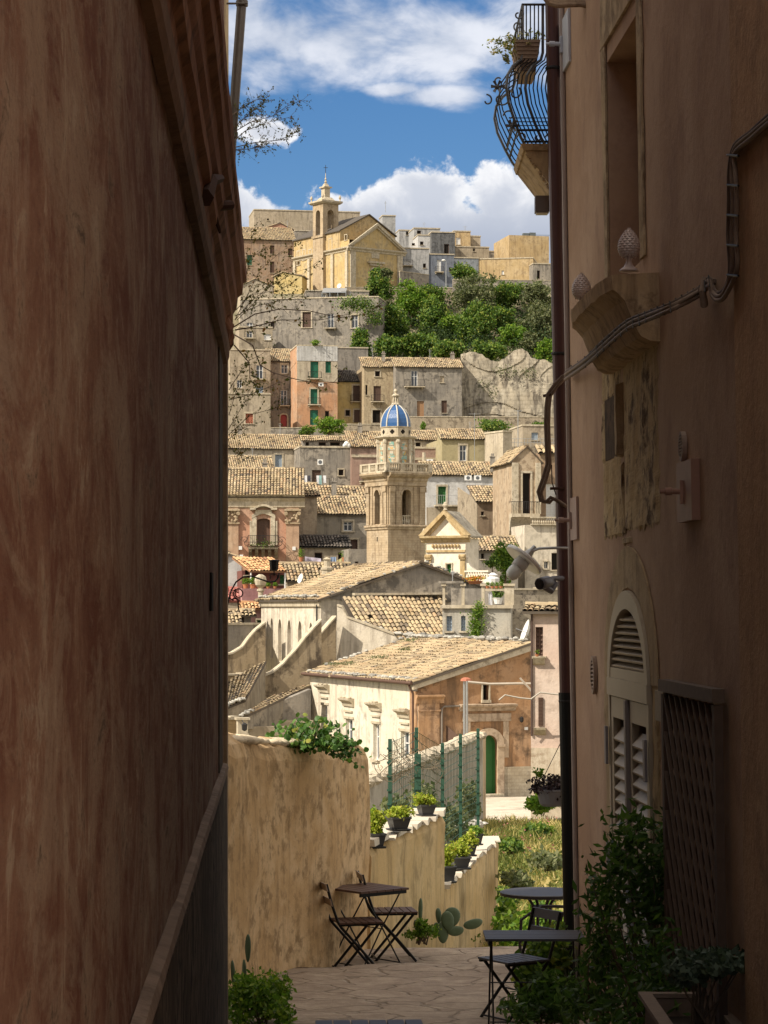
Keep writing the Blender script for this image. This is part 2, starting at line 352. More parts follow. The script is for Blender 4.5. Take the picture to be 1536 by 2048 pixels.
SHUT = {'b': BROWNP, 'gr': GREENP, 'gd': GREEND, 'w': WHITE, 'bl': BLUEP, 'r': REDP, 'ru': RUSTP, 'lb': LBROWN, 'be': BEIGEP}
def window(fr, rc, style, root, rev=.22, arch=0, rail=IRON):
    f = style.split('+'); k = f[0]; u0, v0, u1, v1 = rc; w = u1 - u0; h = v1 - v0
    isdoor = 'D' in f; nm = 'door' if isdoor else 'window'
    mb = MB(); t = min(.09, w * .1)
    if arch:
        n = 10; m = (u0 + u1) / 2; hr = min(w / 2 * arch, h * .8)
        o_ = [(m + w / 2 * math.cos(math.pi * q / n), v1 - hr + hr * math.sin(math.pi * q / n)) for q in range(n + 1)]
        i_ = [(m + (w / 2 - t) * math.cos(math.pi * q / n), v1 - hr + (hr - t) * math.sin(math.pi * q / n)) for q in range(n + 1)]
        for q in range(n): mb.fprism(fr, [o_[q], o_[q + 1], i_[q + 1], i_[q]], -rev + .01, -rev + .08)
        mb.fbox(fr, u0, u0 + t, v0, v1 - hr, -rev + .01, -rev + .08); mb.fbox(fr, u1 - t, u1, v0, v1 - hr, -rev + .01, -rev + .08)
    else:
        for a in ((u0, u0 + t, v0, v1), (u1 - t, u1, v0, v1), (u0 + t, u1 - t, v0, v0 + t), (u0 + t, u1 - t, v1 - t, v1)): mb.fbox(fr, *a, -rev + .01, -rev + .08)
    if k in ('g',): 
        mb.fbox(fr, (u0 + u1) / 2 - t * .45, (u0 + u1) / 2 + t * .45, v0 + t, v1 - t, -rev + .012, -rev + .07)
        mb.fbox(fr, u0 + t, u1 - t, v0 + h * .62, v0 + h * .62 + t * .6, -rev + .012, -rev + .06)
    fm = WHITE if k == 'g' else (SHUT.get(k, BROWNP))
    o = mb.build(nm, fm, root)
    mp = MB(); mat = GLASS if k == 'g' else DARK if k == 'd' else SHUT[k]
    e = .004
    pl = [(u0 + e, v0 + e), (u1 - e, v0 + e)] + ([(x, y) for x, y in o_] if arch else [(u1 - e, v1 - e), (u0 + e, v1 - e)])
    mp.fprism(fr, pl, -rev - .03, -rev + .02)
    if k in SHUT and not isdoor and 'p' not in f:
        mp.fbox(fr, (u0 + u1) / 2 - .02, (u0 + u1) / 2 + .02, v0 + t, v1 - t - (hr if arch else 0), -rev + .021, -rev + .06)
        n = max(3, int(h / .16))
        if not arch:
            for i in range(n):
                z = v0 + t + (h - 2 * t) * (i + .5) / n
                for (a, b) in ((u0 + t, (u0 + u1) / 2 - .03), ((u0 + u1) / 2 + .03, u1 - t)):
                    P = fr.p; mp.quad(P(a, z - .05, -rev + .07), P(b, z - .05, -rev + .07), P(b, z + .04, -rev + .025), P(a, z + .04, -rev + .025))
    mp.build('pane' if k in ('g', 'd') else 'door_leaf' if isdoor else 'shutter', mat, o)
    if 't' in f:
        ms = MB(); s_ = min(.22, w * .22)
        if arch:
            o2 = [(m + (w / 2 + s_) * math.cos(math.pi * q / n), v1 - hr + (hr + s_) * math.sin(math.pi * q / n)) for q in range(n + 1)]
            for q in range(n): ms.fprism(fr, [o2[q], o2[q + 1], o_[q + 1], o_[q]], .002, .07)
            ms.fbox(fr, u0 - s_, u0, v0, v1 - hr, .002, .07); ms.fbox(fr, u1, u1 + s_, v0, v1 - hr, .002, .07)
        else:
            ms.fbox(fr, u0 - s_, u0, v0, v1, .002, .07); ms.fbox(fr, u1, u1 + s_, v0, v1, .002, .07)
            ms.fbox(fr, u0 - s_, u1 + s_, v1, v1 + s_ * 1.1, .002, .09)
        if not isdoor and 'B' not in f: ms.fbox(fr, u0 - s_ * 1.2, u1 + s_ * 1.2, v0 - .12, v0, .002, .14)
        ms.build('surround', TRIM, o)
    elif not isdoor and 'B' not in f:
        ms = MB(); ms.fbox(fr, u0 - .12, u1 + .12, v0 - .09, v0, .002, .12); ms.build('sill', TRIM, o)
    if 'B' in f:
        e_ = .45 if 'W' not in f else 1.1; balcony(fr, u0 - e_, u1 + e_, v0, root, rail)
    return o
def balcony(fr, u0, u1, v, root, rail=IRON, dep=.9, hgt=1.0, slab=TRIM, step=.2):
    mb = MB(); mb.fbox(fr, u0, u1, v - .16, v - .01, .003, dep)
    for q in (.12, .88): mb.fbox(fr, u0 + (u1 - u0) * q - .09, u0 + (u1 - u0) * q + .09, v - .42, v - .163, .003, dep * .6)
    o = mb.build('balcony', slab, root); mr = MB()
    P = fr.p; e = .04
    for z in (v + hgt, v + .08):
        mr.tube([P(u0 + e, z, .02), P(u0 + e, z, dep - e), P(u1 - e, z, dep - e), P(u1 - e, z, .02)], .022, 4)
    n = max(3, int((u1 - u0) / step))
    for i in range(n + 1):
        u = u0 + e + (u1 - u0 - 2 * e) * i / n; mr.tube([P(u, v, dep - e), P(u, v + hgt, dep - e)], .013, 3, caps=False)
    n = 4
    for u in (u0 + e, u1 - e):
        for i in range(n): mr.tube([P(u, v, dep * (i + .5) / n), P(u, v + hgt, dep * (i + .5) / n)], .013, 3, caps=False)
    mr.build('railing', rail, o)
    return o

def tiles(mb, A, B, Cc, D, w=.26, l=.45, seg=4, clip=None, under=.1, jit=1.):
    """barrel tiles laid from ridge (D-C) to eave (A-B)"""
    A, B, Cc, D = [np.array(q, float) for q in (A, B, Cc, D)]
    n = max(2, int(round((np.linalg.norm(B - A) + np.linalg.norm(Cc - D)) / 2 / w))); m = max(1, int(round((np.linalg.norm(D - A) + np.linalg.norm(Cc - B)) / 2 / l)))
    N = np.cross(B - A, D - A); N /= np.linalg.norm(N); N = N if N[2] > 0 else -N
    I, J = np.meshgrid(np.arange(n), np.arange(m), indexing='ij'); I = I.ravel(); J = J.ravel(); K = len(I)
    jt = rng.uniform(-1, 1, (K, 4)) * jit
    s = (I + .5) / n; t0 = (J - .12 + jt[:, 0] * .12) / m; t1 = (J + 1.05) / m
    t0 = np.where(J == 0, -.06 / m * (1 + jt[:, 0]), t0)
    def P(s, t):
        s = s[:, None]; t = t[:, None]; return (A * (1 - s) + B * s) * (1 - t) + (D * (1 - s) + Cc * s) * t
    Wd = (P(s + .5 / n, t0) - P(s - .5 / n, t0)) / 2
    c0 = P(s + jt[:, 1] * .06 / n, t0); c1 = P(s + jt[:, 2] * .04 / n, t1)
    sg = (.045 * np.sin(s * 6.3 + A[0]) * np.sin((t0 + .3) * 4.1 + A[1]) + .02 * np.sin(s * 23 + t0 * 9)) * min(1, w / .22)
    slip = rng.random(K) < .012; c0 = c0 + N * sg[:, None] + (A - D) / m * (slip * .45)[:, None]; c1 = c1 + N * sg[:, None] + (A - D) / m * (slip * .45)[:, None]
    keep = rng.random(K) > .004
    if clip is not None:
        cc = (c0 + c1) / 2; keep &= np.array([inpoly(CX + F * q[0] / q[1], HY - F * q[2] / q[1], clip) for q in cc])
    a = np.linspace(0, np.pi, seg + 1); hw = np.linalg.norm(Wd, axis=1).mean()
    ca = -np.cos(a)[None, :, None]; sa = np.sin(a)[None, :, None]
    lo = c0[:, None] + ca * Wd[:, None] * .93 + (sa * hw * .8 + .025 * hw / .13) * N + jt[:, 3][:, None, None] * .008 * N
    hi = c1[:, None] + ca * Wd[:, None] * .72 + (sa * hw * .62) * N
    V = np.concatenate([lo, hi], 1)[keep]; K = len(V); g = seg + 1
    q = np.array([(i, i + 1, g + i + 1, g + i) for i in range(seg)])
    Qd = (np.arange(K)[:, None, None] * 2 * g + q[None]).reshape(-1, 4)
    r = np.clip(rng.beta(2.2, 2., K), .05, 1)
    mb.arr(V.reshape(-1, 3), Qd, np.repeat(r, seg))
    if clip is None:
        mb.quad(A, B, Cc, D, 0.); dn = N * under
        mb.add([A - dn, B - dn, Cc - dn, D - dn, A, B, Cc, D], [(3, 2, 1, 0), (0, 1, 5, 4), (1, 2, 6, 5), (2, 3, 7, 6), (3, 0, 4, 7)], .05)
def inpoly(x, y, P):
    c = False; j = len(P) - 1
    for i in range(len(P)):
        if (P[i][1] > y) != (P[j][1] > y) and x < (P[j][0] - P[i][0]) * (y - P[i][1]) / (P[j][1] - P[i][1]) + P[i][0]: c = not c
        j = i
    return c
def ridge(mb, A, B, r=.16, l=.42, jit=.03):
    A = Vector(A); B = Vector(B); n = max(1, int((B - A).length / l)); d = (B - A) / n
    a = d.cross(Vector((0, 0, 1))).normalized()
    for i in range(n):
        p = A + d * i + Vector((random.uniform(-jit, jit), random.uniform(-jit, jit), random.uniform(-jit, jit) * .6)); q = p + d * 1.06; vs = []
        for e, rr in ((p, r), (q, r * .85)):
            for k in range(5):
                th = math.pi * k / 4; vs.append(e - a * math.cos(th) * rr + Vector((0, 0, 1)) * (math.sin(th) * rr * .9 - .02))
        mb.add(vs, [(k, k + 1, 6 + k, 5 + k) for k in range(4)] + [(0, 1, 2, 3, 4), (9, 8, 7, 6, 5)], random.uniform(.08, .6))
def rocks(mb, A, B, n, s=.12, sp=.15):
    A = Vector(A); B = Vector(B)
    for i in range(n):
        p = A + (B - A) * random.random() + Vector((random.uniform(-sp, sp), random.uniform(-sp, sp), random.uniform(0, .05)))
        k = s * random.uniform(.6, 1.4); mb.ball(p, k, k * random.uniform(.7, 1.1), k * random.uniform(.4, .7), 6, random.random(), .22)

def house(name, label, xa, da, xb, db, yt, yb, D, wmat, wins=(), roof=None, lwins=(), rwins=(), cat='house', group=None, down=3, tmat=None, tw=.3, rev=.22, over=.3, archs={}, parapet=True, yaw=None):
    if yaw is None: yaw = max(-9, min(9, math.degrees(math.atan2(db - da, (xb - xa) / F * da))))
    yw = R(yaw); kb = (xb - CX) / F; Xa = (xa - CX) / F * da; t_ = (kb * da - Xa) / (math.cos(yw) - kb * math.sin(yw))
    fr = Fr(0, 0, 0, 0, pts=((Xa, da), (Xa + t_ * math.cos(yw), da + t_ * math.sin(yw)))); L = fr.L
    vt = fr.uv(xa, yt)[1]; vb = fr.uv((xa + xb) / 2, yb)[1] - down
    root = thing(name, fr.p(L / 2, vb, -D / 2), label, cat, group)
    tmat = tmat or TILE; mb = MB(); P = fr.p
    FL = fr.side(True, D); FR_ = fr.side(False, D)
    sets = []
    for f_, ws in ((fr, wins), (FL, lwins), (FR_, rwins)):
        rs = []
        for wn in ws:
            rc = f_.rect(*wn[:4]); ar = wn[5] if len(wn) > 5 else 0
            rs.append((rc, wn[4], ar))
        sets.append(rs)
    hs = [[(*rc, ar) for rc, st, ar in rs] for rs in sets]
    wall(mb, fr, 0, L, vb, vt, hs[0], rev); wall(mb, FL, 0, D, vb, vt, hs[1], rev); wall(mb, FR_, 0, D, vb, vt, hs[2], rev)
    mb.quad(P(L, vb, -D), P(0, vb, -D), P(0, vt, -D), P(L, vt, -D))
    rt = roof[0] if roof else 'flat'; rb = MB()
    if rt == 'flat':
        mb.quad(P(0, vt), P(L, vt), P(L, vt, -D), P(0, vt, -D))
        if parapet:
            rb.fbox(fr, -.08, L + .08, vt + .003, vt + .22, -.3, .1); rb.fbox(fr, -.08, L + .08, vt + .003, vt + .22, -D - .05, -D + .25)
            for u in (-.08, L - .17): rb.fbox(fr, u, u + .25, vt + .004, vt + .218, -D + .25, -.3)
            rb.build('parapet', TRIM if wmat is not WHITE else wmat, root)
    elif rt == 'shed':      # rises away from the viewer to pixel row roof[1]
        rh = roof[1]; D0 = D
        for _i in range(4): rv = (HY - rh) / F * P(L / 2, 0, -D)[1]; D = min(D0, max(.8, 2.2 * (rv - vt)))
        mb.poly([P(0, vt), P(0, vt, -D), P(0, rv, -D)]); mb.poly([P(L, vt), P(L, rv, -D), P(L, vt, -D)])
        mb.quad(P(L, vt, -D), P(0, vt, -D), P(0, rv, -D), P(L, rv, -D))
        k = (rv - vt) / D
        a, b, c, d = P(-over, vt - over * k + .05, over), P(L + over, vt - over * k + .05, over), P(L + over, rv + .05, -D), P(-over, rv + .05, -D)
        tiles(rb, a, b, c, d, tw, tw * 1.7, 3 if da > 250 else 4); ridge(rb, d, c)
        rb.build('roof', tmat, root)
    elif rt == 'gablef':    # gable faces the viewer, apex at pixel (x, y)
        au, av = fr.uv(roof[1], roof[2])
        mb.poly([P(0, vt), P(L, vt), P(au, av)]); mb.poly([P(L, vt, -D), P(0, vt, -D), P(au, av, -D)])
        for (u, s_) in ((0, -1), (L, 1)):
            k = (av - vt) / abs(au - u); e = over
            E0 = P(u + s_ * e, vt - e * k + .05, .15); E1 = P(u + s_ * e, vt - e * k + .05, -D); R0 = P(au, av + .05, .15); R1 = P(au, av + .05, -D)
            if s_ < 0: tiles(rb, E1, E0, R0, R1, tw, tw * 1.7, 3)
            else: tiles(rb, E0, E1, R1, R0, tw, tw * 1.7, 3)
        ridge(rb, P(au, av + .08, .1), P(au, av + .08, -D)); rb.build('roof', tmat, root)
    mb.build('wall', wmat, root)
    for f_, rs in zip((fr, FL, FR_), sets):
        for rc, st, ar in rs: window(f_, rc, st, root, rev, ar)
    root['_'] = 0; del root['_']
    return root, fr, vt, vb
def leafpts(mb, Pt, size, flat=0., wd=.32):
    K = len(Pt)
    a = rng.normal(size=(K, 3)); a[:, 2] *= (1 - flat * .6); a /= np.linalg.norm(a, axis=1)[:, None]
    b = np.cross(a, rng.normal(size=(K, 3))); b /= np.linalg.norm(b, axis=1)[:, None]
    s = size * rng.uniform(.6, 1.35, K)[:, None]
    V = np.stack([Pt - a * s * .5, Pt + b * s * wd, Pt + a * s * .55, Pt - b * s * wd], 1)
    Qd = np.arange(K * 4).reshape(-1, 4)
    mb.arr(V.reshape(-1, 3), Qd, rng.random(K))
def blobpts(blobs, n, clumps=26, cs=.22):
    """points in clumps on and inside ellipsoids (x, y, z, rx, ry, rz)"""
    B = np.array(blobs, float); w = B[:, 3] * B[:, 5]; w = w / w.sum(); out = []; cen = []
    for q in range(len(B)):
        kc = max(3, int(clumps * w[q] * len(B) ** .5)); nn = int(n * w[q])
        d = rng.normal(size=(kc, 3)); d /= np.linalg.norm(d, axis=1)[:, None]
        c = B[q, :3] + d * B[q, 3:] * rng.uniform(.45, .97, kc)[:, None]
        i = rng.integers(0, kc, nn); sc = B[q, 3:] * cs
        out.append(c[i] + rng.normal(size=(nn, 3)) * sc); cen.append(c)
    return np.concatenate(out), np.concatenate(cen)
def tree(name, label, cat, base, blobs, n, size, mat, group=None, clumps=26, cs=.22, tr=None):
    root = thing(name, base, label, cat, group)
    pts, cen = blobpts(blobs, n, clumps, cs)
    mb = MB(); leafpts(mb, pts, size); mb.build('crown', mat, root)
    mt = MB(); b = Vector(base); z = np.array(blobs)[:, 2].mean(); H = max(.3, z - b.z); r0 = tr or H * .05
    mid = Vector((np.array(blobs)[:, 0].mean(), np.array(blobs)[:, 1].mean(), b.z + H * .6))
    p1 = b.lerp(mid, .55) + Vector((random.uniform(-1, 1) * H * .05, 0, 0))
    mt.tube([b, p1, mid], [r0, r0 * .75, r0 * .55], 7)
    for c in cen[::max(1, len(cen) // 12)]:
        c = Vector(c); mt.tube([mid.lerp(b, random.uniform(0, .3)), mid.lerp(c, .5) + Vector((0, 0, -H * .03)), c], [r0 * .4, r0 * .22, r0 * .08], 5)
    mt.build('trunk', BARK, root)
    return root
# ------------------------------------------------------------ ground
def prof(t, P):
    for (a, b), (c, d) in zip(P, P[1:]):
        if t <= c: return b + (d - b) * (t - a) / (c - a)
    return P[-1][1]
GP = [(24, -4.6), (60, -6.3), (92, -8.6), (112, -8.7), (135, -8.7), (160, -4), (200, -1), (235, 1), (262, 8), (300, 12), (335, 15), (385, 25), (398, 25.5), (412, 30), (430, 42), (450, 52), (462, 58), (475, 59), (520, 60), (700, 52), (2500, 20)]
def ground():
    mb = MB(); ys = [24, 40, 60, 76, 92, 112, 123, 135, 147, 160, 180, 200, 218, 235, 248, 262, 280, 300, 318, 335, 360, 385, 392, 398, 405, 412, 421, 430, 440, 450, 456, 462, 475, 500, 520, 600, 700, 1200, 2500]
    xs = [-1500, -600, -300, -160, -110] + list(range(-80, 81, 4)) + [110, 160, 300, 600, 1500]
    g = [[(x, y, prof(y, GP) + (noise.noise(Vector((x * .08, y * .05, 3))) * .9 if y > 40 else 0) - (max(0, abs(x) - 90) * .05)) for x in xs] for y in ys]
    vs = [p for r in g for p in r]; n = len(xs)
    mb.add(vs, [(j * n + i, j * n + i + 1, (j + 1) * n + i + 1, (j + 1) * n + i) for j in range(len(ys) - 1) for i in range(n - 1)])
    tag(mb.build('hillside', stucco('hill_earth', (.22, .19, .12), (.34, .29, .2), (.08, .1, .04), .7, .6, .3), None, True), kind='structure')
ground()

Mg = lambda n, c, **k: stucco(n, c, **k)
GREY = Mg('grey_render', (.30, .27, .23), c2=(.42, .37, .3), dark=(.1, .09, .08), stain=.7)
BEI = Mg('beige_render', (.43, .36, .26), c2=(.52, .44, .33), dark=(.2, .16, .12), stain=.4)
BEI2 = Mg('pale_beige_render', (.5, .43, .32), c2=(.58, .5, .38), dark=(.26, .21, .16), stain=.3)
OCH = Mg('ochre_render', (.52, .38, .2), c2=(.6, .46, .27), dark=(.25, .17, .1), stain=.4)
YEL = Mg('yellow_render', (.6, .46, .2), c2=(.66, .54, .28), dark=(.36, .27, .13), stain=.3)
ORA = Mg('orange_render', (.58, .32, .18), c2=(.62, .42, .28), dark=(.33, .22, .15), stain=.4)
PINK = Mg('pink_render', (.55, .3, .2), c2=(.58, .38, .27), dark=(.32, .2, .14), stain=.35)
MAUV = Mg('mauve_render', (.36, .24, .19), c2=(.42, .3, .24), dark=(.2, .14, .11), stain=.3)
WHT = Mg('white_render', (.60, .59, .57), c2=(.68, .67, .65), dark=(.36, .34, .31), stain=.3, streak=.35)
LGR = Mg('light_grey_render', (.42, .42, .41), c2=(.52, .51, .5), dark=(.2, .2, .2), stain=.3)
DGR = Mg('dark_grey_render', (.13, .13, .13), c2=(.2, .2, .2), dark=(.06, .06, .06), stain=.5)
BLG = Mg('blue_grey_render', (.18, .2, .24), c2=(.22, .24, .28), dark=(.1, .1, .12), stain=.3)
OLI = Mg('olive_render', (.42, .36, .21), c2=(.46, .4, .26), dark=(.24, .2, .12), stain=.25, streak=.3)
RUB = Mg('rubble_stone', (.40, .33, .24), c2=(.5, .42, .31), dark=(.14, .11, .08), stain=.8, streak=.3, brick=.55)
CREAM = Mg('cream_render', (.70, .62, .49), c2=(.78, .70, .57), dark=(.25, .2, .15), stain=.35, streak=.55)
CREAMW = Mg('warm_white_render', (.86, .77, .62), c2=(.9, .82, .69), dark=(.45, .38, .28), stain=.1, streak=.15)
SANDST = Mg('sandstone', (.52, .40, .26), c2=(.58, .47, .33), dark=(.26, .18, .11), stain=.45, brick=.8)  # the sandstone's own colour, the same on every face
CHY = Mg('yellow_church_render', (.58, .42, .19), c2=(.64, .5, .27), dark=(.36, .29, .2), stain=.5)

G1 = 'houses stacked on the hillside'; G2 = 'houses on the hilltop'
def H(*a, **k):
    k.setdefault('group', G1); return house(*a, **k)
def H2(*a, **k):
    k.setdefault('group', G2); return house(*a, **k)
# ---- hilltop
H2('long_house', 'long flat-topped grey-ochre building highest on the skyline left of the small belfry', 508, 515, 720, 540, 420, 500, 10, BEI, [(534, 437, 538, 441, 'd'), (560, 452, 566, 462, 'd')], down=8)
H2('small_house', 'low house with a salmon pink gable below the long skyline building', 525, 506, 586, 507, 457, 475, 8, PINK, [], ('gablef', 560, 446))
H2('small_house', 'grey block with bare walls beside the left end of the yellow church', 590, 500, 622, 503, 462, 500, 8, GREY, [], lwins=[], down=6)
H2('tiled_house', 'brownish pink house with grey tiled roof left of the yellow church', 482, 487, 590, 492, 478, 580, 9, stucco('dusty_pink', (.40, .27, .18), (.46, .36, .27), (.2, .15, .12), .5), [(540, 491, 549, 508, 'b'), (576, 497, 585, 511, 'b'), (540, 523, 549, 546, 'b'), (494, 510, 504, 530, 'gr')], ('shed', 456), down=5)
H2('small_house', 'small bright yellow annexe in front of the church flank', 548, 469, 604, 463, 553, 583, 5, YEL, [], ('gablef', 566, 544), down=4)
H2('small_house', 'light grey house directly right of the yellow church pediment', 798, 506, 836, 509, 461, 520, 8, LGR, [(812, 463, 817, 470, 'd')], down=8)
H2('small_house', 'grey terraced house with a dark awning high on the right skyline', 828, 500, 880, 506, 457, 500, 8, LGR, [(834, 461, 842, 468, 'd'), (868, 463, 874, 470, 'w')], down=8)
H2('small_house', 'white-walled cube house with one window under the dark grey block', 836, 490, 863, 493, 471, 520, 6, WHT, [(840, 483, 847, 490, 'd')], down=6)
H2('small_house', 'tall dark grey rendered block on the right of the hilltop cluster', 863, 489, 910, 496, 465, 520, 8, DGR, [(888, 488, 898, 508, 'd')], down=10)
H2('small_house', 'pale grey house with an awning and small balcony beside the church', 804, 480, 858, 483, 497, 560, 7, LGR, [(808, 522, 820, 531, 'w+B'), (824, 486, 830, 491, 'd'), (846, 527, 852, 536, 'd')], down=6)
H2('small_house', 'slate blue-grey house with a pale door behind the hilltop lamp', 858, 481, 908, 489, 509, 570, 7, BLG, [(874, 520, 882, 544, 'w+B'), (898, 535, 904, 542, 'd')], down=6)
H2('small_house', 'ochre house with a large shuttered window on the right skyline', 907, 505, 941, 508, 463, 520, 8, OCH, [(912, 475, 921, 489, 'w')], down=8)
H2('small_house', 'narrow brown house at the end of the ochre skyline row', 941, 509, 961, 511, 473, 520, 7, BEI, [], down=8)
H2('small_house', 'low beige house with a long blank wall below the ochre one', 908, 498, 978, 503, 494, 530, 8, BEI, [(946, 497, 950, 503, 'd')], down=6)
H2('small_house', 'low grey-brown shed roofline between the ochre house and the big block', 968, 506, 998, 508, 503, 530, 6, GREY, [], down=6)
H2('small_house', 'grey-blue low house behind the leafy hilltop tree', 905, 486, 957, 489, 516, 570, 6, stucco('blue_grey2', (.26, .28, .3)), [], down=6)
rt, fr, vt, vb = H2('flat_block', 'large square sandy block with blank wall at the right of the skyline', 1018, 495, 1098, 500, 470, 560, 12, OCH, [], down=6, parapet=False, yaw=12)
for px0, px1, y0 in ((1052, 1077, 462),):
    mb = MB(); u0 = fr.uv(px0, 470)[0]; u1 = fr.uv(px1, 470)[0]; mb.fbox(fr, u0, (u0 + u1) / 2 - .05, vt + .01, vt + .8, -3, -2); mb.fbox(fr, (u0 + u1) / 2 + .05, u1, vt + .01, vt + .95, -3, -2)
    mb.tube([fr.p(u0, vt + .5, -2.5), fr.p(u1 + 3, vt + .6, -2.5)], .05, 5)
    one('roof_tank', mb, plain('tank_grey', (.1, .12, .13)), 'pair of dark water tanks on the roof of the large sandy block', 'water tank')
H2('long_wall_house', 'long low sandy building with a coping, in front of the large square block', 955, 487, 1066, 478, 519, 562, 8, OCH, [(1003, 541, 1008, 549, 'w')], rwins=[(1076, 540, 1081, 556, 'd')], down=8)
H2('flat_block', 'grey-shaded side of the long low sandy building, partly hidden behind the brown downpipe', 1066, 482, 1125, 486, 528, 572, 8, GREY, [(1074, 541, 1080, 558, 'd')], down=8)  # stands for the low building's shaded side; shade put into the grey

# ---- church on the hilltop
def hill_church():
    a = R(35); A = (-6.45, 465.); L = 12.2; B = (A[0] + L * math.cos(a), A[1] + L * math.sin(a))
    fr = Fr(0, 0, 0, 0, pts=(A, B)); D = 19.
    root = thing('church', fr.p(L / 2, 58, -D / 2), 'yellow baroque church with a grey stone pediment on the hilltop', 'church')
    z0 = 57; zc = 67.3; za = 71.9; P = fr.p; mb = MB()
    u0, v0, u1, v1 = fr.rect(741, 536, 760, 578); v0 = z0 + 1
    fl = fr.side(True, D); hl = []
    ws = [(fl.rect(x0, y0, x1, y1), s) for x0, y0, x1, y1, s in ((595, 503, 600, 530, 'd'), (606, 500, 611, 520, 'd'), (659, 478, 664, 500, 'd'), (690, 470, 694, 480, 'd'), (618, 500, 623, 520, 'd'))]
    wall(mb, fr, 0, L, z0, zc, [(u0, v0, u1, v1, 1)], .5)
    wall(mb, fl, 0, D, z0, zc + 1.2, [(*r_, 0) for r_, s in ws], .4); wall(mb, fr.side(False, D), 0, D, z0, zc)
    mb.poly([P(0, zc), P(L, zc), P(L / 2, za)]); mb.quad(P(L, z0, -D), P(0, z0, -D), P(0, zc, -D), P(L, zc, -D))
    mb.quad(P(0, zc + 1.2), P(0, zc + 1.2, -D), P(L, zc + 1.2, -D), P(L, zc + 1.2, -1.2))
    mb.build('wall', CHY, root)
    for r_, s in ws: window(fl, r_, s + '+t', root, .4)
    window(fr, (u0, v0, u1, v1), 'gd+D+t', root, .5, 1)
    g = MB(); cor = [(0, 0), (.15, .1), (.2, .35), (.55, .6), (.6, .85), (0, .9)]
    g.profile(fr, -.6, L + .6, [(n + .003, zc - 1 + v) for n, v in cor]); g.profile(fl, 0, D + .6, [(n + .003, zc - .97 + v) for n, v in cor])
    for s in (-1, 1):
        for w_, n_ in ((.55, .6), (.95, .35)):
            e0 = (L / 2 + s * (L / 2 + .5), zc); e1 = (L / 2, za + .1)
            g.fprism(fr, [e0, e1, (e1[0], e1[1] - w_), (e0[0] - s * w_ * 1.1, e0[1])], .004, n_)
    g.build('cornice', TRIM, root)
    pi = MB()
    for u in (.15, L - 1.35): pi.fbox(fr, u, u + 1.2, z0, zc - 1.003, .003, .22)
    for u in (.2, 5.2, 9.6, 13.2, D - 1.0): pi.fbox(fl, u, u + .8, z0, zc - 1.0, .003, .35)
    pi.build('pilaster', TRIM, root)
    ho = MB(); ho.fbox(fr, u0 - .7, u1 + .7, v1 + .8, v1 + 1.15, .003, .7); ho.fbox(fr, u0 - .3, u1 + .3, v1 + .35, v1 + .797, .003, .35)
    ho.fbox(fr, u0 + .2, u1 - .2, v1 + 1.8, v1 + 3.4, .003, .12); ho.build('door_hood', TRIM, root)
    # higher nave behind the pediment
    nv = MB(); f2 = Fr(0, 0, 0, 0, pts=(P(-.05, 0, -3)[:2], P(L + .3, 0, -3)[:2])); Ln = L + .35
    zn = 70.4; zp = 73.9; nv.fprism(f2, [(0, zc - 1), (Ln, zc - 1), (Ln, zn), (Ln * .52, zp), (0, zn)], -15.9, 0)
    nv.build('nave', stucco('nave_render', (.54, .39, .19), (.58, .45, .26), (.28, .21, .13), .6), root)
    rf = MB()
    for s in (-1, 1):
        e = 0 if s < 0 else Ln; rf.fprism(f2, [(e + s * .3, zn - .05), (Ln * .52, zp + .02), (Ln * .52, zp + .25), (e + s * .3, zn + .15)], -16.1, .3)
    rf.build('roof', TILED, root)
    # belfry
    cx, cy, _ = P(1.1, 0, -9.6); c, s_ = math.cos(a), math.sin(a); h = 1.75
    def sq(k, z0_, z1_, mbx, k2=None):
        k2 = k2 or k; vs = []
        for kk, z in ((k, z0_), (k2, z1_)):
            for sx, sy in ((-1, -1), (1, -1), (1, 1), (-1, 1)): vs.append((cx + c * sx * kk - s_ * sy * kk, cy + s_ * sx * kk + c * sy * kk, z))
        mbx.hexa(vs)
    bt = MB(); sq(h, z0, 69.8, bt); sq(h + .2, 69.85, 70.3, bt)
    for sx in (-1, 1):
        for sy in (-1, 1):
            x, y = sx * (h - .5), sy * (h - .5); k = .5; vs = []
            for z in (70.3, 75.2):
                for ex, ey in ((-1, -1), (1, -1), (1, 1), (-1, 1)):
                    X = x + ex * k; Y = y + ey * k; vs.append((cx + c * X - s_ * Y, cy + s_ * X + c * Y, z))
            bt.hexa(vs)
    sq(h, 75.2, 76.2, bt)
    for i in range(4):   # arch heads
        an = a + i * math.pi / 2; f3 = Fr(0, 0, 0, 0, pts=((cx - h * math.cos(an) + h * math.sin(an), cy - h * math.sin(an) - h * math.cos(an)), (cx + h * math.cos(an) + h * math.sin(an), cy + h * math.sin(an) - h * math.cos(an))))
        m = f3.L / 2; w = .75; arc = [(m + w * math.cos(math.pi * q / 8), 74.3 + .8 * math.sin(math.pi * q / 8)) for q in range(9)]
        for q in range(8):
            bt.fprism(f3, [arc[q], (arc[q][0], 75.2), (arc[q + 1][0], 75.2), arc[q + 1]], -.9, -.004)
    bt.build('belfry', SANDST, root)
    bc = MB(); sq(h + .25, 76.2, 76.5, bc, h + .6); sq(h + .6, 76.5, 76.8, bc); sq(h - .3, 76.8, 77.6, bc, h - .9); sq(.6, 77.6, 79.4, bc); sq(.9, 79.4, 79.65, bc); sq(.55, 79.65, 80.3, bc, .25)
    bc.lathe((cx, cy, 80.3), [(.1, 0), (.28, .3), (.1, .6), (.2, .85), (.08, 1.1), (.05, 2)], 8)
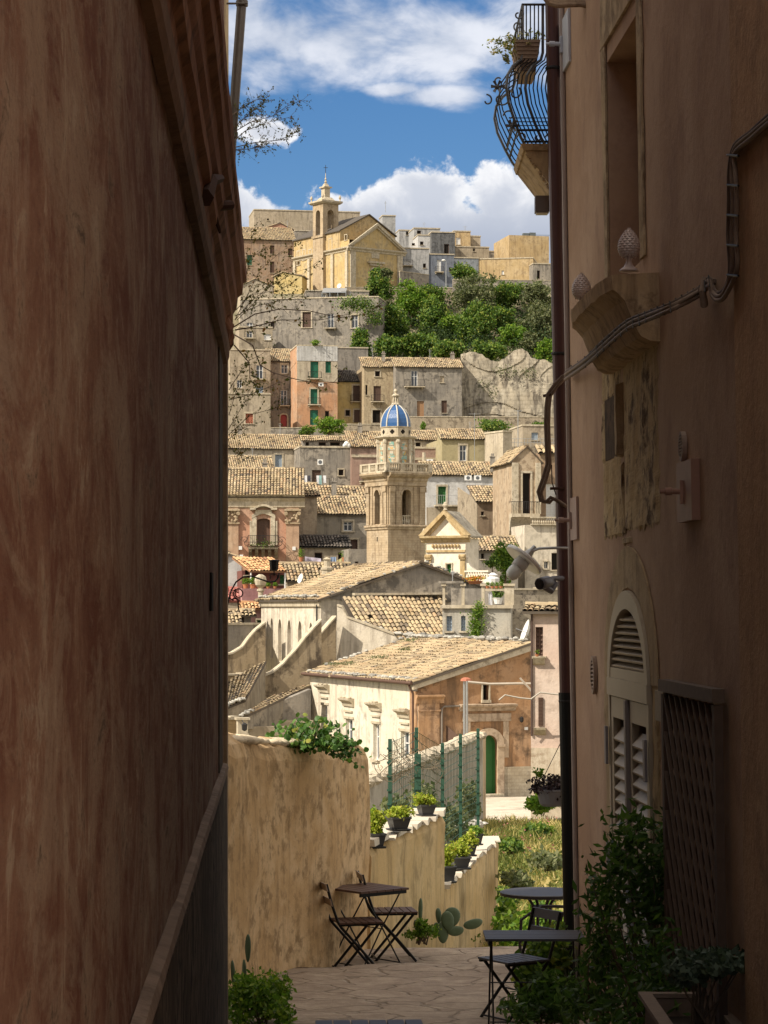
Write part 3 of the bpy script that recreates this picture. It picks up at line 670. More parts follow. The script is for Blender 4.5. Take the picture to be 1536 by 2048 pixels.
    for ex, ey in ((-1, -1), (1, -1), (1, 1), (-1, 1)):
        X = ex * (h + .2); Y = ey * (h + .2); bc.lathe((cx + c * X - s_ * Y, cy + s_ * X + c * Y, 76.8), [(.2, 0), (.1, .3), (.28, .7), (.1, 1.1), (.04, 1.2)], 6)
    bc.build('belfry_crown', TRIM, root)
    cr = MB(); cr.tube([(cx, cy, 82.2), (cx, cy, 83.8)], .05, 4); cr.tube([(cx - .4, cy, 83.3), (cx + .4, cy, 83.3)], .05, 4); cr.build('cross', IRON, root)
hill_church()
mb = MB(); mb.tube([Q(771, 425, 478), Q(771, 402, 478)], .05, 5); mb.tube([Q(768, 406, 478), Q(774, 406, 478)], .03, 4)
one('aerial', mb, METAL, 'tall thin aerial standing above the church roof', 'aerial')
H2('small_house', 'grey-white roof turret with a flat top beside the aerial behind the church', 765, 478, 791, 480, 432, 470, 4, LGR, [], down=2)
def lamp_post(x, y0, y1, d, label):
    root = thing('street_lamp', Q(x, y1, d), label, 'street lamp'); mb = MB()
    b = Vector(Q(x, y1, d)); t = Vector(Q(x, y0 + 3, d)); mb.tube([b, t], [.12, .07], 6); mb.build('pole', METAL, root)
    l = MB(); l.tube([t, t + Vector((-.25, 0, .15))], .05, 5); l.ball(t + Vector((-.45, 0, .12)), .38, .3, .2, 8); l.build('lamp_head', WHITE, root)
lamp_post(892, 519, 577, 462, 'slim white street lamp on the hilltop terrace right of the church')
def rubble_wall(name, label, xa, da, xb, db, yt, yb, th=.6, mat=RUB, cop=True, cat='wall', group=None):
    fr = Fr(xa, da, xb, db); vt = fr.uv(xa, yt)[1]; vb = fr.uv(xa, yb)[1] - 1.5
    root = thing(name, fr.p(fr.L / 2, vb, -th / 2), label, cat, group); mb = MB(); mb.fbox(fr, 0, fr.L, vb, vt, -th, 0); mb.build('masonry', mat, root)
    if cop:
        c = MB(); n = max(2, int(fr.L / 1.2))
        for i in range(n):
            u = fr.L * i / n; c.fbox(fr, u + .01, u + fr.L / n - .01, vt + .002, vt + random.uniform(.09, .15), -th - .06, .06 + random.uniform(0, .02))
        c.build('coping', TRIM, root)
    return root, fr, vt
rubble_wall('garden_wall', 'low dark stone wall just right of the yellow church door', 800, 470, 858, 475, 543, 580, mat=GREY)
rubble_wall('garden_wall', 'long pale parapet wall along the hilltop road above the trees', 690, 456, 905, 457, 575, 592)
rubble_wall('garden_wall', 'rubble wall crossing the hill below the low sandy building', 905, 461, 1120, 462, 560, 590, mat=GREY)

# ---- upper hillside houses
H('long_house', 'long grey-beige house with four windows below the hilltop church', 480, 433, 757, 428, 600, 692, 8, GREY, [(605, 624, 622, 655, 'b+t'), (655, 627, 668, 656, 'g+B'), (703, 630, 716, 656, 'g+t'), (541, 644, 549, 658, 'd'), (493, 645, 505, 660, 'g+B')], down=10)
H('low_house', 'low grey house with a metal awning over a row of windows, under the church', 612, 446, 738, 447, 582, 606, 6, GREY, [(642, 588, 651, 597, 'g'), (655, 588, 664, 597, 'g'), (668, 588, 678, 597, 'g'), (717, 592, 729, 603, 'g+t')], down=6)
mb = MB(); a, b, c, d = Q(644, 584, 444), Q(692, 584, 444), Q(694, 576, 446.5), Q(647, 576, 446.5)
mb.add([a, b, c, d, tuple(np.add(a, (0, 0, -.12))), tuple(np.add(b, (0, 0, -.12))), tuple(np.add(c, (0, 0, -.12))), tuple(np.add(d, (0, 0, -.12)))], [(0, 1, 2, 3), (7, 6, 5, 4), (0, 4, 5, 1), (1, 5, 6, 2), (2, 6, 7, 3), (3, 7, 4, 0)])
for q in (0, .33, .66, 1): x, y, z = Vector(a).lerp(Vector(b), q); mb.tube([(x, y, z - .1), (x, y, z - 1.3)], .06, 4)
one('awning', mb, METAL, 'corrugated light grey metal awning below the church flank', 'awning')
def dish(x, y, d, r, label, ax=(-.5, -.8, .35)):
    root = thing('satellite_dish', Q(x, y + 6, d), label, 'satellite dish', 'satellite dishes on the roofs'); mb = MB(); c = Vector(Q(x, y, d))
    mb.lathe(c, [(.02, 0), (r * .5, r * .08), (r, r * .3), (r * 1.01, r * .3), (r * .5, r * .04), (.02, -.03)], 12, ax); mb.build('reflector', WHITE, root)
    m = MB(); m.tube([c, Vector(Q(x, y + 6, d))], .03, 5); m.tube([c, c + Vector(ax).normalized() * r], .02, 4); m.build('mount', METAL, root)
dish(679, 572, 444, .45, 'white satellite dish above the metal awning')
H('low_house', 'pale beige house with a rounded gable at the left edge below the hilltop', 482, 446, 546, 448, 571, 602, 6, BEI2, [], ('gablef', 510, 558), down=8)
H('low_house', 'small white-trimmed balcony house at the far left above the bare beige wall', 478, 424, 545, 425, 655, 695, 6, BEI, [(493, 662, 505, 676, 'g+B'), (528, 668, 542, 680, 'w')], down=4)
# ---- row at mid height
H('tall_house', 'beige house with blue-grey windows left of the grey one with the red door', 460, 401, 541, 402, 700, 792, 8, BEI, [(512, 730, 526, 758, 'g+B'), (511, 773, 526, 788, 'bl+t'), (474, 760, 484, 776, 'g')], down=4)
H('plain_house', 'plain beige block with a single orange-red shuttered window', 455, 392, 541, 394, 788, 870, 6, BEI, [(491, 827, 506, 847, 'ru+t')], down=3)
H('narrow_house', 'narrow stained grey house with an arched red door', 541, 404, 594, 405, 722, 864, 7, GREY, [(562, 729, 575, 747, 'g+t'), (561, 780, 574, 811, 'g+B'), (561, 829, 574, 853, 'r+D+t', .6)], ('shed', 699), down=3)
rt, fr, vt, vb = H('tall_house', 'tall orange house with green shutters and two balconies', 594, 396, 675, 398, 692, 866, 9, ORA, [(621, 723, 637, 757, 'gr+B'), (651, 723, 662, 746, 'gr'), (621, 778, 635, 809, 'gr+B+t'), (620, 820, 636, 850, 'gr+D'), (650, 822, 658, 840, 'd')], down=3)
mb = MB(); z1 = fr.uv(630, 692)[1]; z0 = fr.uv(630, 722)[1]; za = fr.uv(630, 763)[1]
rects = [fr.rect(621, 723, 637, 757), fr.rect(651, 723, 662, 746)]
m2 = MB(); e = .004
us = [0, rects[0][0] - .02, rects[0][2] + .02, rects[1][0] - .02, rects[1][2] + .02, fr.L]
for i, (a, b) in enumerate(zip(us, us[1:])):
    lo = [za, rects[0][3] + .02, za, rects[1][3] + .02, za][i]
    if i == 1: continue
    m2.fbox(fr, a + .001, b - .001, za, z0 - .003, .004, .06) if i != 3 else m2.fbox(fr, a + .001, b - .001, za, rects[1][1] - .12, .004, .06)
m2.build('upper_render', BEI2, rt)
mb.fbox(fr, -.05, fr.L + .02, z0, z1 - .01, .004, .1)
for i in range(26): u = fr.L * (i + .5) / 26; mb.fbox(fr, u - .03, u + .03, z0 + .02, z1 - .03, .1, .13)
mb.build('sheet_cladding', WHT, rt)
H('narrow_house', 'narrow yellow house under a dark tiled lean-to roof', 673, 401, 731, 402, 762, 850, 6, YEL, [(706, 771, 720, 803, 'b+B+t'), (691, 820, 700, 832, 'd+t'), (708, 820, 721, 845, 'b+D+t')], ('shed', 742), tmat=TILED, down=3)
H('plain_house', 'blank grey wall house rising behind the dark lean-to roof', 668, 412, 736, 413, 696, 770, 8, GREY, [], down=3)
H('stone_house', 'rough beige stone house with tiled eaves and brown balcony door', 728, 397, 792, 398, 733, 846, 8, stucco('rough_stone_beige', (.46, .37, .24), (.55, .45, .3), (.25, .18, .12), .5, 2), [(750, 742, 760, 753, 'd+t'), (747, 772, 762, 803, 'b+B'), (745, 820, 761, 846, 'd+t'), (731, 770, 735, 790, 'd')], ('shed', 716), down=3)
H('wide_house', 'wide weathered grey house with a long tiled roof and white balcony', 792, 395, 924, 397, 733, 838, 9, GREY, [(822, 741, 835, 773, 'g+B+W'), (880, 752, 888, 765, 'be'), (834, 802, 848, 833, 'lb+D'), (883, 801, 894, 826, 'b')], ('shed', 717), down=3)
rubble_wall('retaining_wall', 'long rough retaining wall under the wide grey house and the cliff', 788, 391, 1125, 392, 834, 900)
rubble_wall('retaining_wall', 'pale stone retaining wall under the yellow and orange houses', 655, 390, 789, 390.5, 849, 905)
rubble_wall('retaining_wall', 'short dark wall below the red arched door', 541, 389, 656, 389.5, 856, 900, mat=GREY)

def cliff():
    d = 399.; x0, x1 = 922, 1120; top = [(922, 706), (948, 701), (965, 708), (990, 722), (1010, 716), (1028, 699), (1042, 694), (1056, 701), (1063, 712), (1078, 717), (1092, 716), (1106, 726), (1112, 742), (1125, 748)]
    nx, nz = 110, 75; vs = []
    zb = (HY - 842) / F * d
    for j in range(nz + 1):
        for i in range(nx + 1):
            px = x0 + (x1 - x0) * i / nx
            ty = np.interp(px, [t[0] for t in top], [t[1] for t in top]); zt = (HY - ty) / F * d
            x = (px - CX) / F * d; z = zb + (zt - zb) * j / nz
            n = noise.fractal(Vector((x * .25, z * .2, 0)), 1, 2, 6) * .16 + noise.noise(Vector((x * .9, z * .25, 5))) * .12
            n += .35 * math.floor(noise.noise(Vector((x * .09, z * .16, 9))) * 3) * .5
            vs.append((x, d + 1.6 * (j / nz) + n + max(0, (x + 0) * .02), z + (noise.noise(Vector((x * 1.5, 0, 2))) * .35 if j == nz else 0)))
    bk = len(vs)
    for i in range(nx + 1): v = vs[nz * (nx + 1) + i]; vs.append((v[0], v[1] + 6, v[2] - .6))
    mb = MB(); n1 = nx + 1
    mb.add(vs, [(j * n1 + i, j * n1 + i + 1, (j + 1) * n1 + i + 1, (j + 1) * n1 + i) for j in range(nz) for i in range(nx)] + [(nz * n1 + i, nz * n1 + i + 1, bk + i + 1, bk + i) for i in range(nx)])
    o = mb.build('quarry_cliff', stucco('cliff_rock', (.50, .43, .32), (.56, .5, .39), (.13, .11, .09), .75, .5, .9, patch=.5, brick=2.6), None); tag(o, kind='structure')
    sh = MB(); pts = []
    for px, py in ((1000, 742), (1023, 745), (1058, 745), (985, 790), (950, 805), (965, 770)):
        c = Vector(Q(px, py, d + 1.4)); pts.append(np.array(c) + rng.normal(size=(90, 3)) * (.7, .25, .45) + (0, -.5, 0))
    leafpts(sh, np.concatenate(pts), .28); o = sh.build('cliff_tufts', LEAFO, None); tag(o, 'dry tufts growing from cracks in the pale quarry cliff', 'plants', kind='stuff')
cliff()

# ---- greenery on the hill
GT = 'trees and bushes on the green slope'
def bush(x, y, w, h, d, label, mat=LEAF, n=None, size=None, cat='tree', nm='broadleaf_tree', sub=5, group=GT, ybase=None, cl=30, cs=.2):
    """x, y centre and w, h size in photo pixels at distance d"""
    k = d / F; rw, rh = w * k / 2, h * k / 2; c = Vector(Q(x, y, d)); bl = []
    for i in range(sub):
        a = random.uniform(0, 6.28); q = random.uniform(.2, .62)
        s = random.uniform(.42, .62)
        bl.append((c.x + math.cos(a) * rw * q, c.y + math.sin(a * 1.7) * rw * .3, c.z + math.sin(a) * rh * q, rw * s, rw * s * .8, rh * s))
    bl.append((c.x, c.y, c.z, rw * .7, rw * .6, rh * .7))
    zb = (HY - (ybase if ybase else y + h / 2 + 6)) / F * d
    return tree(nm, label, cat, (c.x, c.y, zb), bl, n or int(1500 + w * h * .5), size or .44, mat, group, cl, cs)
for x, y, w, h, d, lab, m in [
    (924, 548, 52, 46, 462, 'dark rounded tree tallest on the crest between the lamp and the sandy wall', LEAF),
    (762, 595, 66, 92, 449, 'leafy tree rising in front of the yellow church door', LEAF),
    (770, 552, 30, 30, 452, 'thin young tree top reaching the church arch', LEAFO),
    (820, 610, 90, 70, 446, 'yellowing green bush just under the hilltop parapet', LEAFB),
    (864, 590, 70, 46, 452, 'low bush at the foot of the hilltop lamp', LEAF),
    (872, 640, 90, 90, 441, 'broad green tree in the middle of the slope', LEAF),
    (948, 600, 100, 95, 447, 'large grey-green tree on the slope below the sandy wall', LEAFO),
    (950, 660, 95, 95, 437, 'dense dark tree above the left end of the pale cliff', LEAF),
    (1018, 590, 80, 60, 452, 'dark bush beneath the low sandy building', LEAF),
    (1075, 590, 80, 60, 450, 'olive scrub beside the downpipe under the hilltop', LEAFO),
    (1010, 640, 75, 70, 443, 'scrubby dark bush on the right slope', LEAF),
    (1070, 645, 90, 80, 441, 'greyish olive bush on the far right slope', LEAFO),
    (1025, 675, 60, 46, 431, 'bright yellow-green bush just above the cliff', LEAFB),
    (1060, 690, 52, 42, 425, 'silvery olive shrub resting on the cliff edge', LEAFO),
    (1095, 700, 50, 56, 421, 'light green bush at the right end of the cliff', LEAFB),
    (785, 650, 80, 90, 437, 'dark tree behind the end of the long grey-beige house', LEAF),
    (722, 690, 60, 60, 424, 'round dark shrub against the blank grey wall', LEAF),
    (775, 693, 70, 50, 420, 'glossy bush just above the stone house roof', LEAF),
    (835, 690, 90, 60, 420, 'spreading bush above the wide grey house roof', LEAF),
    (900, 700, 80, 50, 418, 'dark thicket over the right end of the long tiled roof', LEAF),
    (975, 700, 80, 50, 414, 'low ivy bush spilling over the top of the cliff', LEAF),
    (910, 655, 60, 60, 440, 'green bush with lighter leaves left of the dense dark tree', LEAFB)]:
    bush(x, y, w * 1.12, h * 1.15, d, lab, m, cl=46, cs=.17)
mb = MB(); pts = []
for i in range(420):
    px = random.uniform(735, 1120); py = random.uniform(585, 720); d = np.interp(py, [580, 720], [465, 420])
    pts.append(np.array(Q(px, py, d)) + rng.normal(size=(34, 3)) * (1.1, .8, .8))
leafpts(mb, np.concatenate(pts), .42); tag(mb.build('undergrowth', rmat('undergrowth_leaf', [(0, (.01, .025, .008)), (.6, (.03, .055, .014)), (1, (.07, .10, .03))], .6, .2), None), 'dense green undergrowth covering the slope between the trees', 'plants', kind='stuff')
mb = MB(); pts = []
for px, py, d, s in [(690, 606, 427, 1.6), (705, 608, 427, 1.6), (722, 612, 427, 1.8), (738, 618, 427, 1.9), (748, 630, 427, 1.5), (752, 642, 427, 1.2), (712, 604, 427.4, 1.6), (730, 606, 427.3, 1.6)]:
    pts.append(np.array(Q(px, py, d)) + rng.normal(size=(260, 3)) * (s * .6, .25, s * .35))
leafpts(mb, np.concatenate(pts), .32); one('ivy', mb, LEAF, 'dark ivy draped over the right top corner of the long grey-beige house', 'ivy')
bush(655, 850, 74, 50, 384, 'small round bright green tree in front of the tall orange house', LEAFB, 2600, .3, nm='round_tree', sub=7, group='garden trees', ybase=888, cl=60, cs=.16)
bush(612, 862, 44, 28, 386, 'dark low shrub left of the round green tree', LEAF, 900, .3, 'bush', 'shrub', group='garden trees')
bush(977, 852, 100, 32, 384, 'row of dark shrubs along the retaining wall right of the blue dome', LEAF, 2200, .3, 'bush', 'shrub', group='garden trees')
bush(1085, 852, 60, 24, 386, 'small shrub on the retaining wall beside the hanging cables', LEAF, 900, .3, 'bush', 'shrub', group='garden trees')
bush(846, 852, 16, 18, 388, 'little tuft in the retaining wall right of the blue dome', LEAFB, 300, .25, 'bush', 'shrub', group='garden trees')
bush(630, 685, 28, 12, 396, 'potted greenery on the roof terrace of the tall orange house', LEAFB, 300, .25, 'plant', 'roof_plant', group='roof plants', ybase=692)

# ---- lower hillside rows
H('tiled_house', 'beige house with an orange-edged tiled roof left of the flat grey house', 452, 336, 602, 338, 896, 982, 12, BEI2, [(550, 909, 564, 940, 'bl+t')], ('shed', 870), down=3)
H('low_house', 'low tiled house tucked above the palazzo roof on the left', 452, 322, 546, 323, 940, 958, 12, BEI, [(520, 943, 529, 950, 'd')], ('shed', 913), down=3)
rt, fr, vt, vb = H('flat_house', 'flat-roofed grey house with laundry on its balcony', 600, 331, 706, 333, 895, 992, 10, GREY, [(624, 940, 642, 972, 'b+B+W'), (677, 939, 687, 951, 'd+t')], down=3)
def aircon(x0, y0, x1, y1, d, label):
    fr_ = Fr(x0 - 3, d, x1 + 3, d); u0, v0, u1, v1 = fr_.rect(x0, y0, x1, y1); root = thing('air_conditioner', fr_.p((u0 + u1) / 2, v0, 0), label, 'air conditioner', 'air conditioners on the walls')
    mb = MB(); mb.fbox(fr_, u0, u1, v0, v1, 0, .35); mb.build('casing', WHITE, root)
    g = MB(); c = fr_.p(u0 + (u1 - u0) * .5, (v0 + v1) / 2, .352); g.lathe(c, [((v1 - v0) * .36, 0), ((v1 - v0) * .36, .015), ((v1 - v0) * .1, .02)], 12, (0, -1, 0)); g.build('fan_grille', IRONG, root)
aircon(635, 919, 646, 930, 330, 'white air conditioner above the laundry on the flat grey house')
aircon(637, 766, 647, 773, 395, 'air conditioner under the upper balcony of the tall orange house')
aircon(853, 1006, 863, 1013, 326, 'air conditioner on the pinkish wall right of the bell tower') if 0 else None
lm = [plain('cloth_white', (.7, .7, .72)), plain('cloth_dark', (.06, .06, .08)), plain('cloth_teal', (.3, .5, .5)), plain('cloth_red', (.45, .12, .1)), plain('cloth_lilac', (.42, .38, .46)), plain('cloth_yellow', (.45, .4, .2)), plain('cloth_blue', (.2, .27, .4))]
def cloth(x0, y0, x1, y1, d, m, label, sag=0, group='laundry hung out to dry'):
    fr_ = Fr(x0, d, x1, d); mb = MB(); n = 7; k = 5; vs = []; v1 = fr_.uv(x0, y0)[1]; v1b = fr_.uv(x0, y0 + sag)[1]; v0 = fr_.uv(x0, y1)[1]
    for sgn in (0, .02):
        for j in range(k + 1):
            for i in range(n + 1):
                t = v1 + (v1b - v1) * i / n; vs.append(fr_.p(fr_.L * i / n, t + (v0 - t) * j / k, .06 * math.sin(i * 1.9 + j * .3) * (.3 + j / k) + sgn))
    w = n + 1; q = [(j * w + i, j * w + i + 1, (j + 1) * w + i + 1, (j + 1) * w + i) for j in range(k) for i in range(n)]
    o = w * (k + 1); q += [tuple(reversed([a + o for a in f])) for f in q]
    mb.add(vs, q); one('laundry_cloth', mb, m, label, 'laundry', group, True)
for i, (a, b, h, m, lb) in enumerate([(607, 614, 966, 0, 'white cloth at the left end of the balcony laundry line'), (615, 621, 962, 1, 'small dark cloth second on the balcony laundry line'), (633, 638, 968, 0, 'narrow white cloth in the middle of the balcony laundry'), (638, 643, 969, 2, 'pale teal towel on the balcony laundry line'), (646, 652, 966, 0, 'short white cloth at the right end of the balcony laundry'), (601, 606, 972, 1, 'black garment hanging leftmost by the drainpipe')]):
    cloth(a, 951, b, h, 329.2, lm[m], lb)
H('roof_hut', 'low rooftop hut under a tiled canopy on the flat grey house', 606, 337, 702, 338, 880, 898, 4, GREY, [(611, 884, 618, 894, 'd'), (637, 884, 652, 892, 'd'), (660, 884, 680, 892, 'd')], ('shed', 873), down=0)
mb = MB()
for x, y, r_ in ((693, 886, .35), (697, 889, .28), (689, 889, .25)): mb.ball(Q(x, y + 2, 330.5), r_, r_, r_ * 1.1, 8)
one('roof_tank', mb, WHITE, 'white rounded water tank on the right edge of the flat grey roof', 'water tank')
rt, fr, vt, vb = H('tiled_house', 'mauve-pink house with tiled roof left of the bell tower', 703, 331, 770, 332, 893, 992, 12, MAUV, [(725, 945, 734, 962, 'd+B')], ('shed', 864), down=3)
mb = MB(); z = fr.uv(703, 909)[1]; mb.fbox(fr, 0, fr.L, z - .35, z, .003, .15); mb.build('string_course', TRIM, rt)
H('tiled_house', 'small ochre tiled house right behind the blue dome', 815, 331, 878, 332, 879, 905, 12, BEI, [(831, 885, 841, 893, 'd+t'), (866, 888, 871, 893, 'd+t')], ('shed', 862), down=3)
rt, fr, vt, vb = H('low_house', 'low dusty pink terrace house right of the bell tower', 815, 324, 886, 325, 897, 935, 4, MAUV, [], down=3)
mb = MB(); z = fr.uv(820, 915)[1]; mb.fbox(fr, 0, fr.L, z - .3, z, .003, .15); mb.build('string_course', TRIM, rt)
H('tiled_house', 'olive-yellow house with white-framed balcony door under a tiled roof', 884, 320, 969, 322, 877, 945, 12, OLI, [(919, 890, 933, 922, 'g+t')], ('shed', 859), down=3)
H('block_house', 'pale cubic house with a big blank sunlit side, right of the olive-yellow one', 1006, 316, 1024, 318, 864, 950, 4.5, BEI2, [], down=3, yaw=28)
H('flat_house', 'cream rooftop-terrace house with railings on the right', 1023, 321, 1125, 322, 893, 960, 6, BEI, [], down=3, parapet=False)
H('flat_house', 'set-back cream upper floor with a blue-grey shutter', 1045, 329, 1125, 330, 852, 898, 8, BEI, [(1063, 865, 1076, 880, 'bl'), (1096, 856, 1101, 866, 'w')], down=1)
fr = Fr(1023, 320.8, 1120, 320.8); mb = MB(); v = fr.uv(1023, 893)[1]
for z in (v + .5, v + 1): mb.tube([fr.p(0, z, 0), fr.p(fr.L, z, 0)], .025, 4)
for i in range(16): mb.tube([fr.p(fr.L * i / 15, v, 0), fr.p(fr.L * i / 15, v + 1, 0)], .025, 4)
one('terrace_railing', mb, METAL, 'thin metal railing along the cream rooftop terrace', 'railing')
def mast(x, y0, y1, d, label, r=.04, arms=()):
    mb = MB(); mb.tube([Q(x, y1, d), Q(x, y0, d)], r, 5)
    for a, yy in arms: mb.tube([Q(x - a, yy, d), Q(x + a, yy, d)], r * .6, 4)
    one('aerial_mast', mb, METAL, label, 'aerial', 'roof aerials and masts')
mast(1036, 820, 905, 312, 'tall thin mast rising beside the gabled stone house', .05, ((9, 822),))
mast(949, 826, 930, 316, 'tall thin mast in front of the olive-yellow house', .035, ((12, 828),))
mast(865, 862, 903, 335, 'thin mast right of the bell tower dome', .03)
mb = MB(); mb.tube([Q(848, 927, 300), Q(848, 905, 300)], .2, 8); one('chimney', mb, TRIM, 'thin pale flue pipe right of the bell tower balustrade', 'chimney')
aircon(853, 919, 866, 928, 300, 'air conditioner on the roof right of the bell tower balustrade')
rt, fr, vt, vb = H('white_house', 'white-walled house with green-black balcony door beside the bell tower', 852, 263, 1003, 266, 949, 1062, 12, WHT, [(876, 973, 892, 1009, 'gd+t')], ('shed', 925), down=4)
mb = MB(); z = fr.uv(860, 1011)[1]; mb.fbox(fr, .05, fr.L - .02, vb, z - .2, .004, .12); mb.build('lower_wall', BEI, rt)
balcony(fr, fr.uv(868, 1010)[0], fr.uv(946, 1010)[0], z + .05, rt, METAL, .9)
aircon(929, 951, 943, 961, 262, 'left one of the two air conditioners under the white house eaves')
aircon(948, 951, 962, 961, 262, 'right one of the two air conditioners under the white house eaves')
fr = Fr(953, 247, 1026, 254); 
rt, fr, vt, vb = H('stone_house', 'small stone house with a sunlit rubble gable and tiled roof', 956, 246, 1025, 250, 1002, 1095, 8, stucco('brown_render', (.34, .26, .18), (.4, .32, .23), (.18, .13, .09), .4), [(962, 1023, 968, 1031, 'd'), (1006, 1040, 1023, 1075, 'd+t', .7)], ('shed', 974), down=3, yaw=12)
fs = fr.side(True, 8); rv = (HY - 974) / F * fr.p(fr.L / 2, 0, -8)[1]; mb = MB(); mb.fprism(fs, [(0, vb + .01), (8, vb + .01), (8, vt), (0, rv - .05)], .004, .12); mb.build('rubble_gable', RUB, rt)
H('tiled_house', 'low roof with old tiles between the stone house and the leafy tree', 944, 222, 1036, 226, 1100, 1150, 9, GREY, [(962, 1107, 968, 1118, 'd')], ('shed', 1074), down=3)
# baroque house on the right
rt, fr, vt, vb = H('gabled_house', 'tall narrow baroque house with a stone gable and long balcony window', 1024, 234, 1081, 239, 921, 1205, 9, stucco('baroque_stone', (.48, .36, .24), (.56, .45, .32), (.24, .17, .11), .6), [(1045, 946, 1061, 1034, 'd+t')], ('gablef', 1054, 893), down=3)
mb = MB(); u0, v0, u1, v1 = fr.rect(1018, 1028, 1074, 1036)
mb.profile(fr, u0, u1, [(.003, v0 - 1.6), (.25, v0 - 1.2), (.5, v0 - .5), (.9, v0), (1.25, v0 + .05), (1.25, v1), (.003, v1)]); o = mb.build('balcony', TRIM, rt)
mr = MB(); 
for i in range(18): u = u0 + (u1 - u0) * i / 17; mr.tube([fr.p(u, v1, 1.15), fr.p(u, v1 + .4, 1.3), fr.p(u, v1 + 1.1, 1.12)], .018, 4)
mr.tube([fr.p(u0, v1 + 1.1, .05), fr.p(u0, v1 + 1.1, 1.12), fr.p(u1, v1 + 1.1, 1.12), fr.p(u1, v1 + 1.1, .05)], .03, 5); mr.build('railing', IRON, o)
mb = MB(); mb.fbox(fr, 0, fr.L, vb, v0 - 1.62, .003, .16); mb.build('lower_wall', CREAM, rt)
mb = MB(); mb.fbox(fr, -.02, .6, v1 + .02, vt - .2, .003, .14); mb.fbox(fr, fr.L - .5, fr.L + .02, v1 + .02, vt - .2, .003, .14); mb.build('corner_pilaster', TRIM, rt)
H('side_house', 'brown-walled house with loose old roof tiles right of the stone gable', 1081, 237, 1130, 241, 905, 1040, 10, stucco('brown2', (.38, .26, .17), (.44, .33, .22), (.2, .14, .1), .5), [(1092, 968, 1112, 1040, 'w')], ('shed', 893), tw=.5, down=3)
rt, fr, vt, vb = H('cream_house', 'cream stained house with a balustrade under the baroque balcony', 1050, 226, 1135, 230, 1050, 1250, 6, CREAM, [(1088, 1123, 1096, 1137, 'g+t'), (1103, 1106, 1117, 1140, 'd')], down=3, parapet=False)
mb = MB(); v = vt
mb.fbox(fr, .5, fr.L, v + .003, v + .12, .0, .3); mb.fbox(fr, .5, fr.L, v + .62, v + .75, .0, .28)
for i in range(16): u = .7 + (fr.L - .9) * i / 15; mb.lathe(fr.p(u, v + .12, .14), [(.05, 0), (.1, .15), (.05, .33), (.08, .5)], 6)
mb.build('balustrade', TRIM, rt)
bush(1010, 1125, 66, 90, 208, 'bright green leafy tree between the yellow-framed chapel and the cream house', LEAFB, 3600, .19, nm='leafy_tree', group='garden trees', sub=8, ybase=1175, cl=80, cs=.14)
bush(985, 1125, 34, 30, 205, 'small green shrub in front of the leafy tree', LEAF, 900, .16, 'bush', 'shrub', group='garden trees')

random.seed(77)
for i, (x, y, h, d, lb) in enumerate([(560, 868, 22, 336, 'thin aerial on the orange-edged tiled roof'), (745, 716, 20, 399, 'thin aerial on the beige stone house roof'), (860, 716, 18, 396, 'thin aerial on the long tiled roof of the wide grey house'), (640, 690, 16, 396, 'short mast on the tall orange house'), (505, 913, 18, 322, 'bent aerial on the low tiled roof above the palazzo'), (940, 859, 16, 320, 'aerial at the right end of the olive-yellow house roof'), (620, 994, 22, 224, 'aerial on the grey house beside the palazzo'), (905, 1172, 30, 127, 'thin rod on the leftmost pillars of the roof terrace'), (575, 455, 14, 500, 'tiny mast on the salmon gable of the hilltop'), (930, 463, 12, 506, 'tiny aerial on the ochre skyline house'), (848, 458, 14, 504, 'tiny aerial on the grey skyline house'), (700, 600, 18, 430, 'rod on the long grey-beige house roof')]):
    mb = MB(); mb.tube([Q(x, y + 3, d), Q(x + random.uniform(-1, 1), y - h, d)], .03 if d > 250 else .02, 4); k = d / F
    for q in range(3): z = y - h + 2 + q * 2.5; mb.tube([Q(x - 4 + q, z, d), Q(x + 4 - q, z + .6, d)], .018, 3)
    one('aerial_mast', mb, METAL, lb, 'aerial', 'roof aerials and masts')
def chim(x, y, w, h, d, lb):
    k = d / F; c = Q(x, y, d); mb = MB(); a = w * k / 2; mb.box(c[0] - a, d - a, c[2] - 1, c[0] + a, d + a, c[2] + h * k); mb.box(c[0] - a * 1.3, d - a * 1.3, c[2] + h * k + .004, c[0] + a * 1.3, d + a * 1.3, c[2] + h * k + .12)
    for q in (-.4, .4): mb.lathe((c[0] + a * q, d, c[2] + h * k + .12), [(a * .3, 0), (a * .35, .3), (a * .1, .32)], 6)
    one('chimney', mb, GREY, lb, 'chimney', 'rooftop chimneys')
for a in [(480, 870, 8, 12, 341, 'small chimney at the left of the orange-edged tiled roof'), (720, 862, 9, 10, 336, 'small chimney on the roof left of the blue dome'), (985, 925, 9, 10, 264, 'chimney at the right end of the white house roof'), (668, 975, 10, 10, 236, 'chimney on the upper tiled roof band by the bell tower'), (767, 716, 7, 8, 400, 'small chimney on the stone house roof'), (905, 717, 8, 8, 400, 'small chimney at the right of the long tiled roof'), (530, 938, 9, 10, 219, 'squat chimney on the palazzo ridge')]: chim(*a)
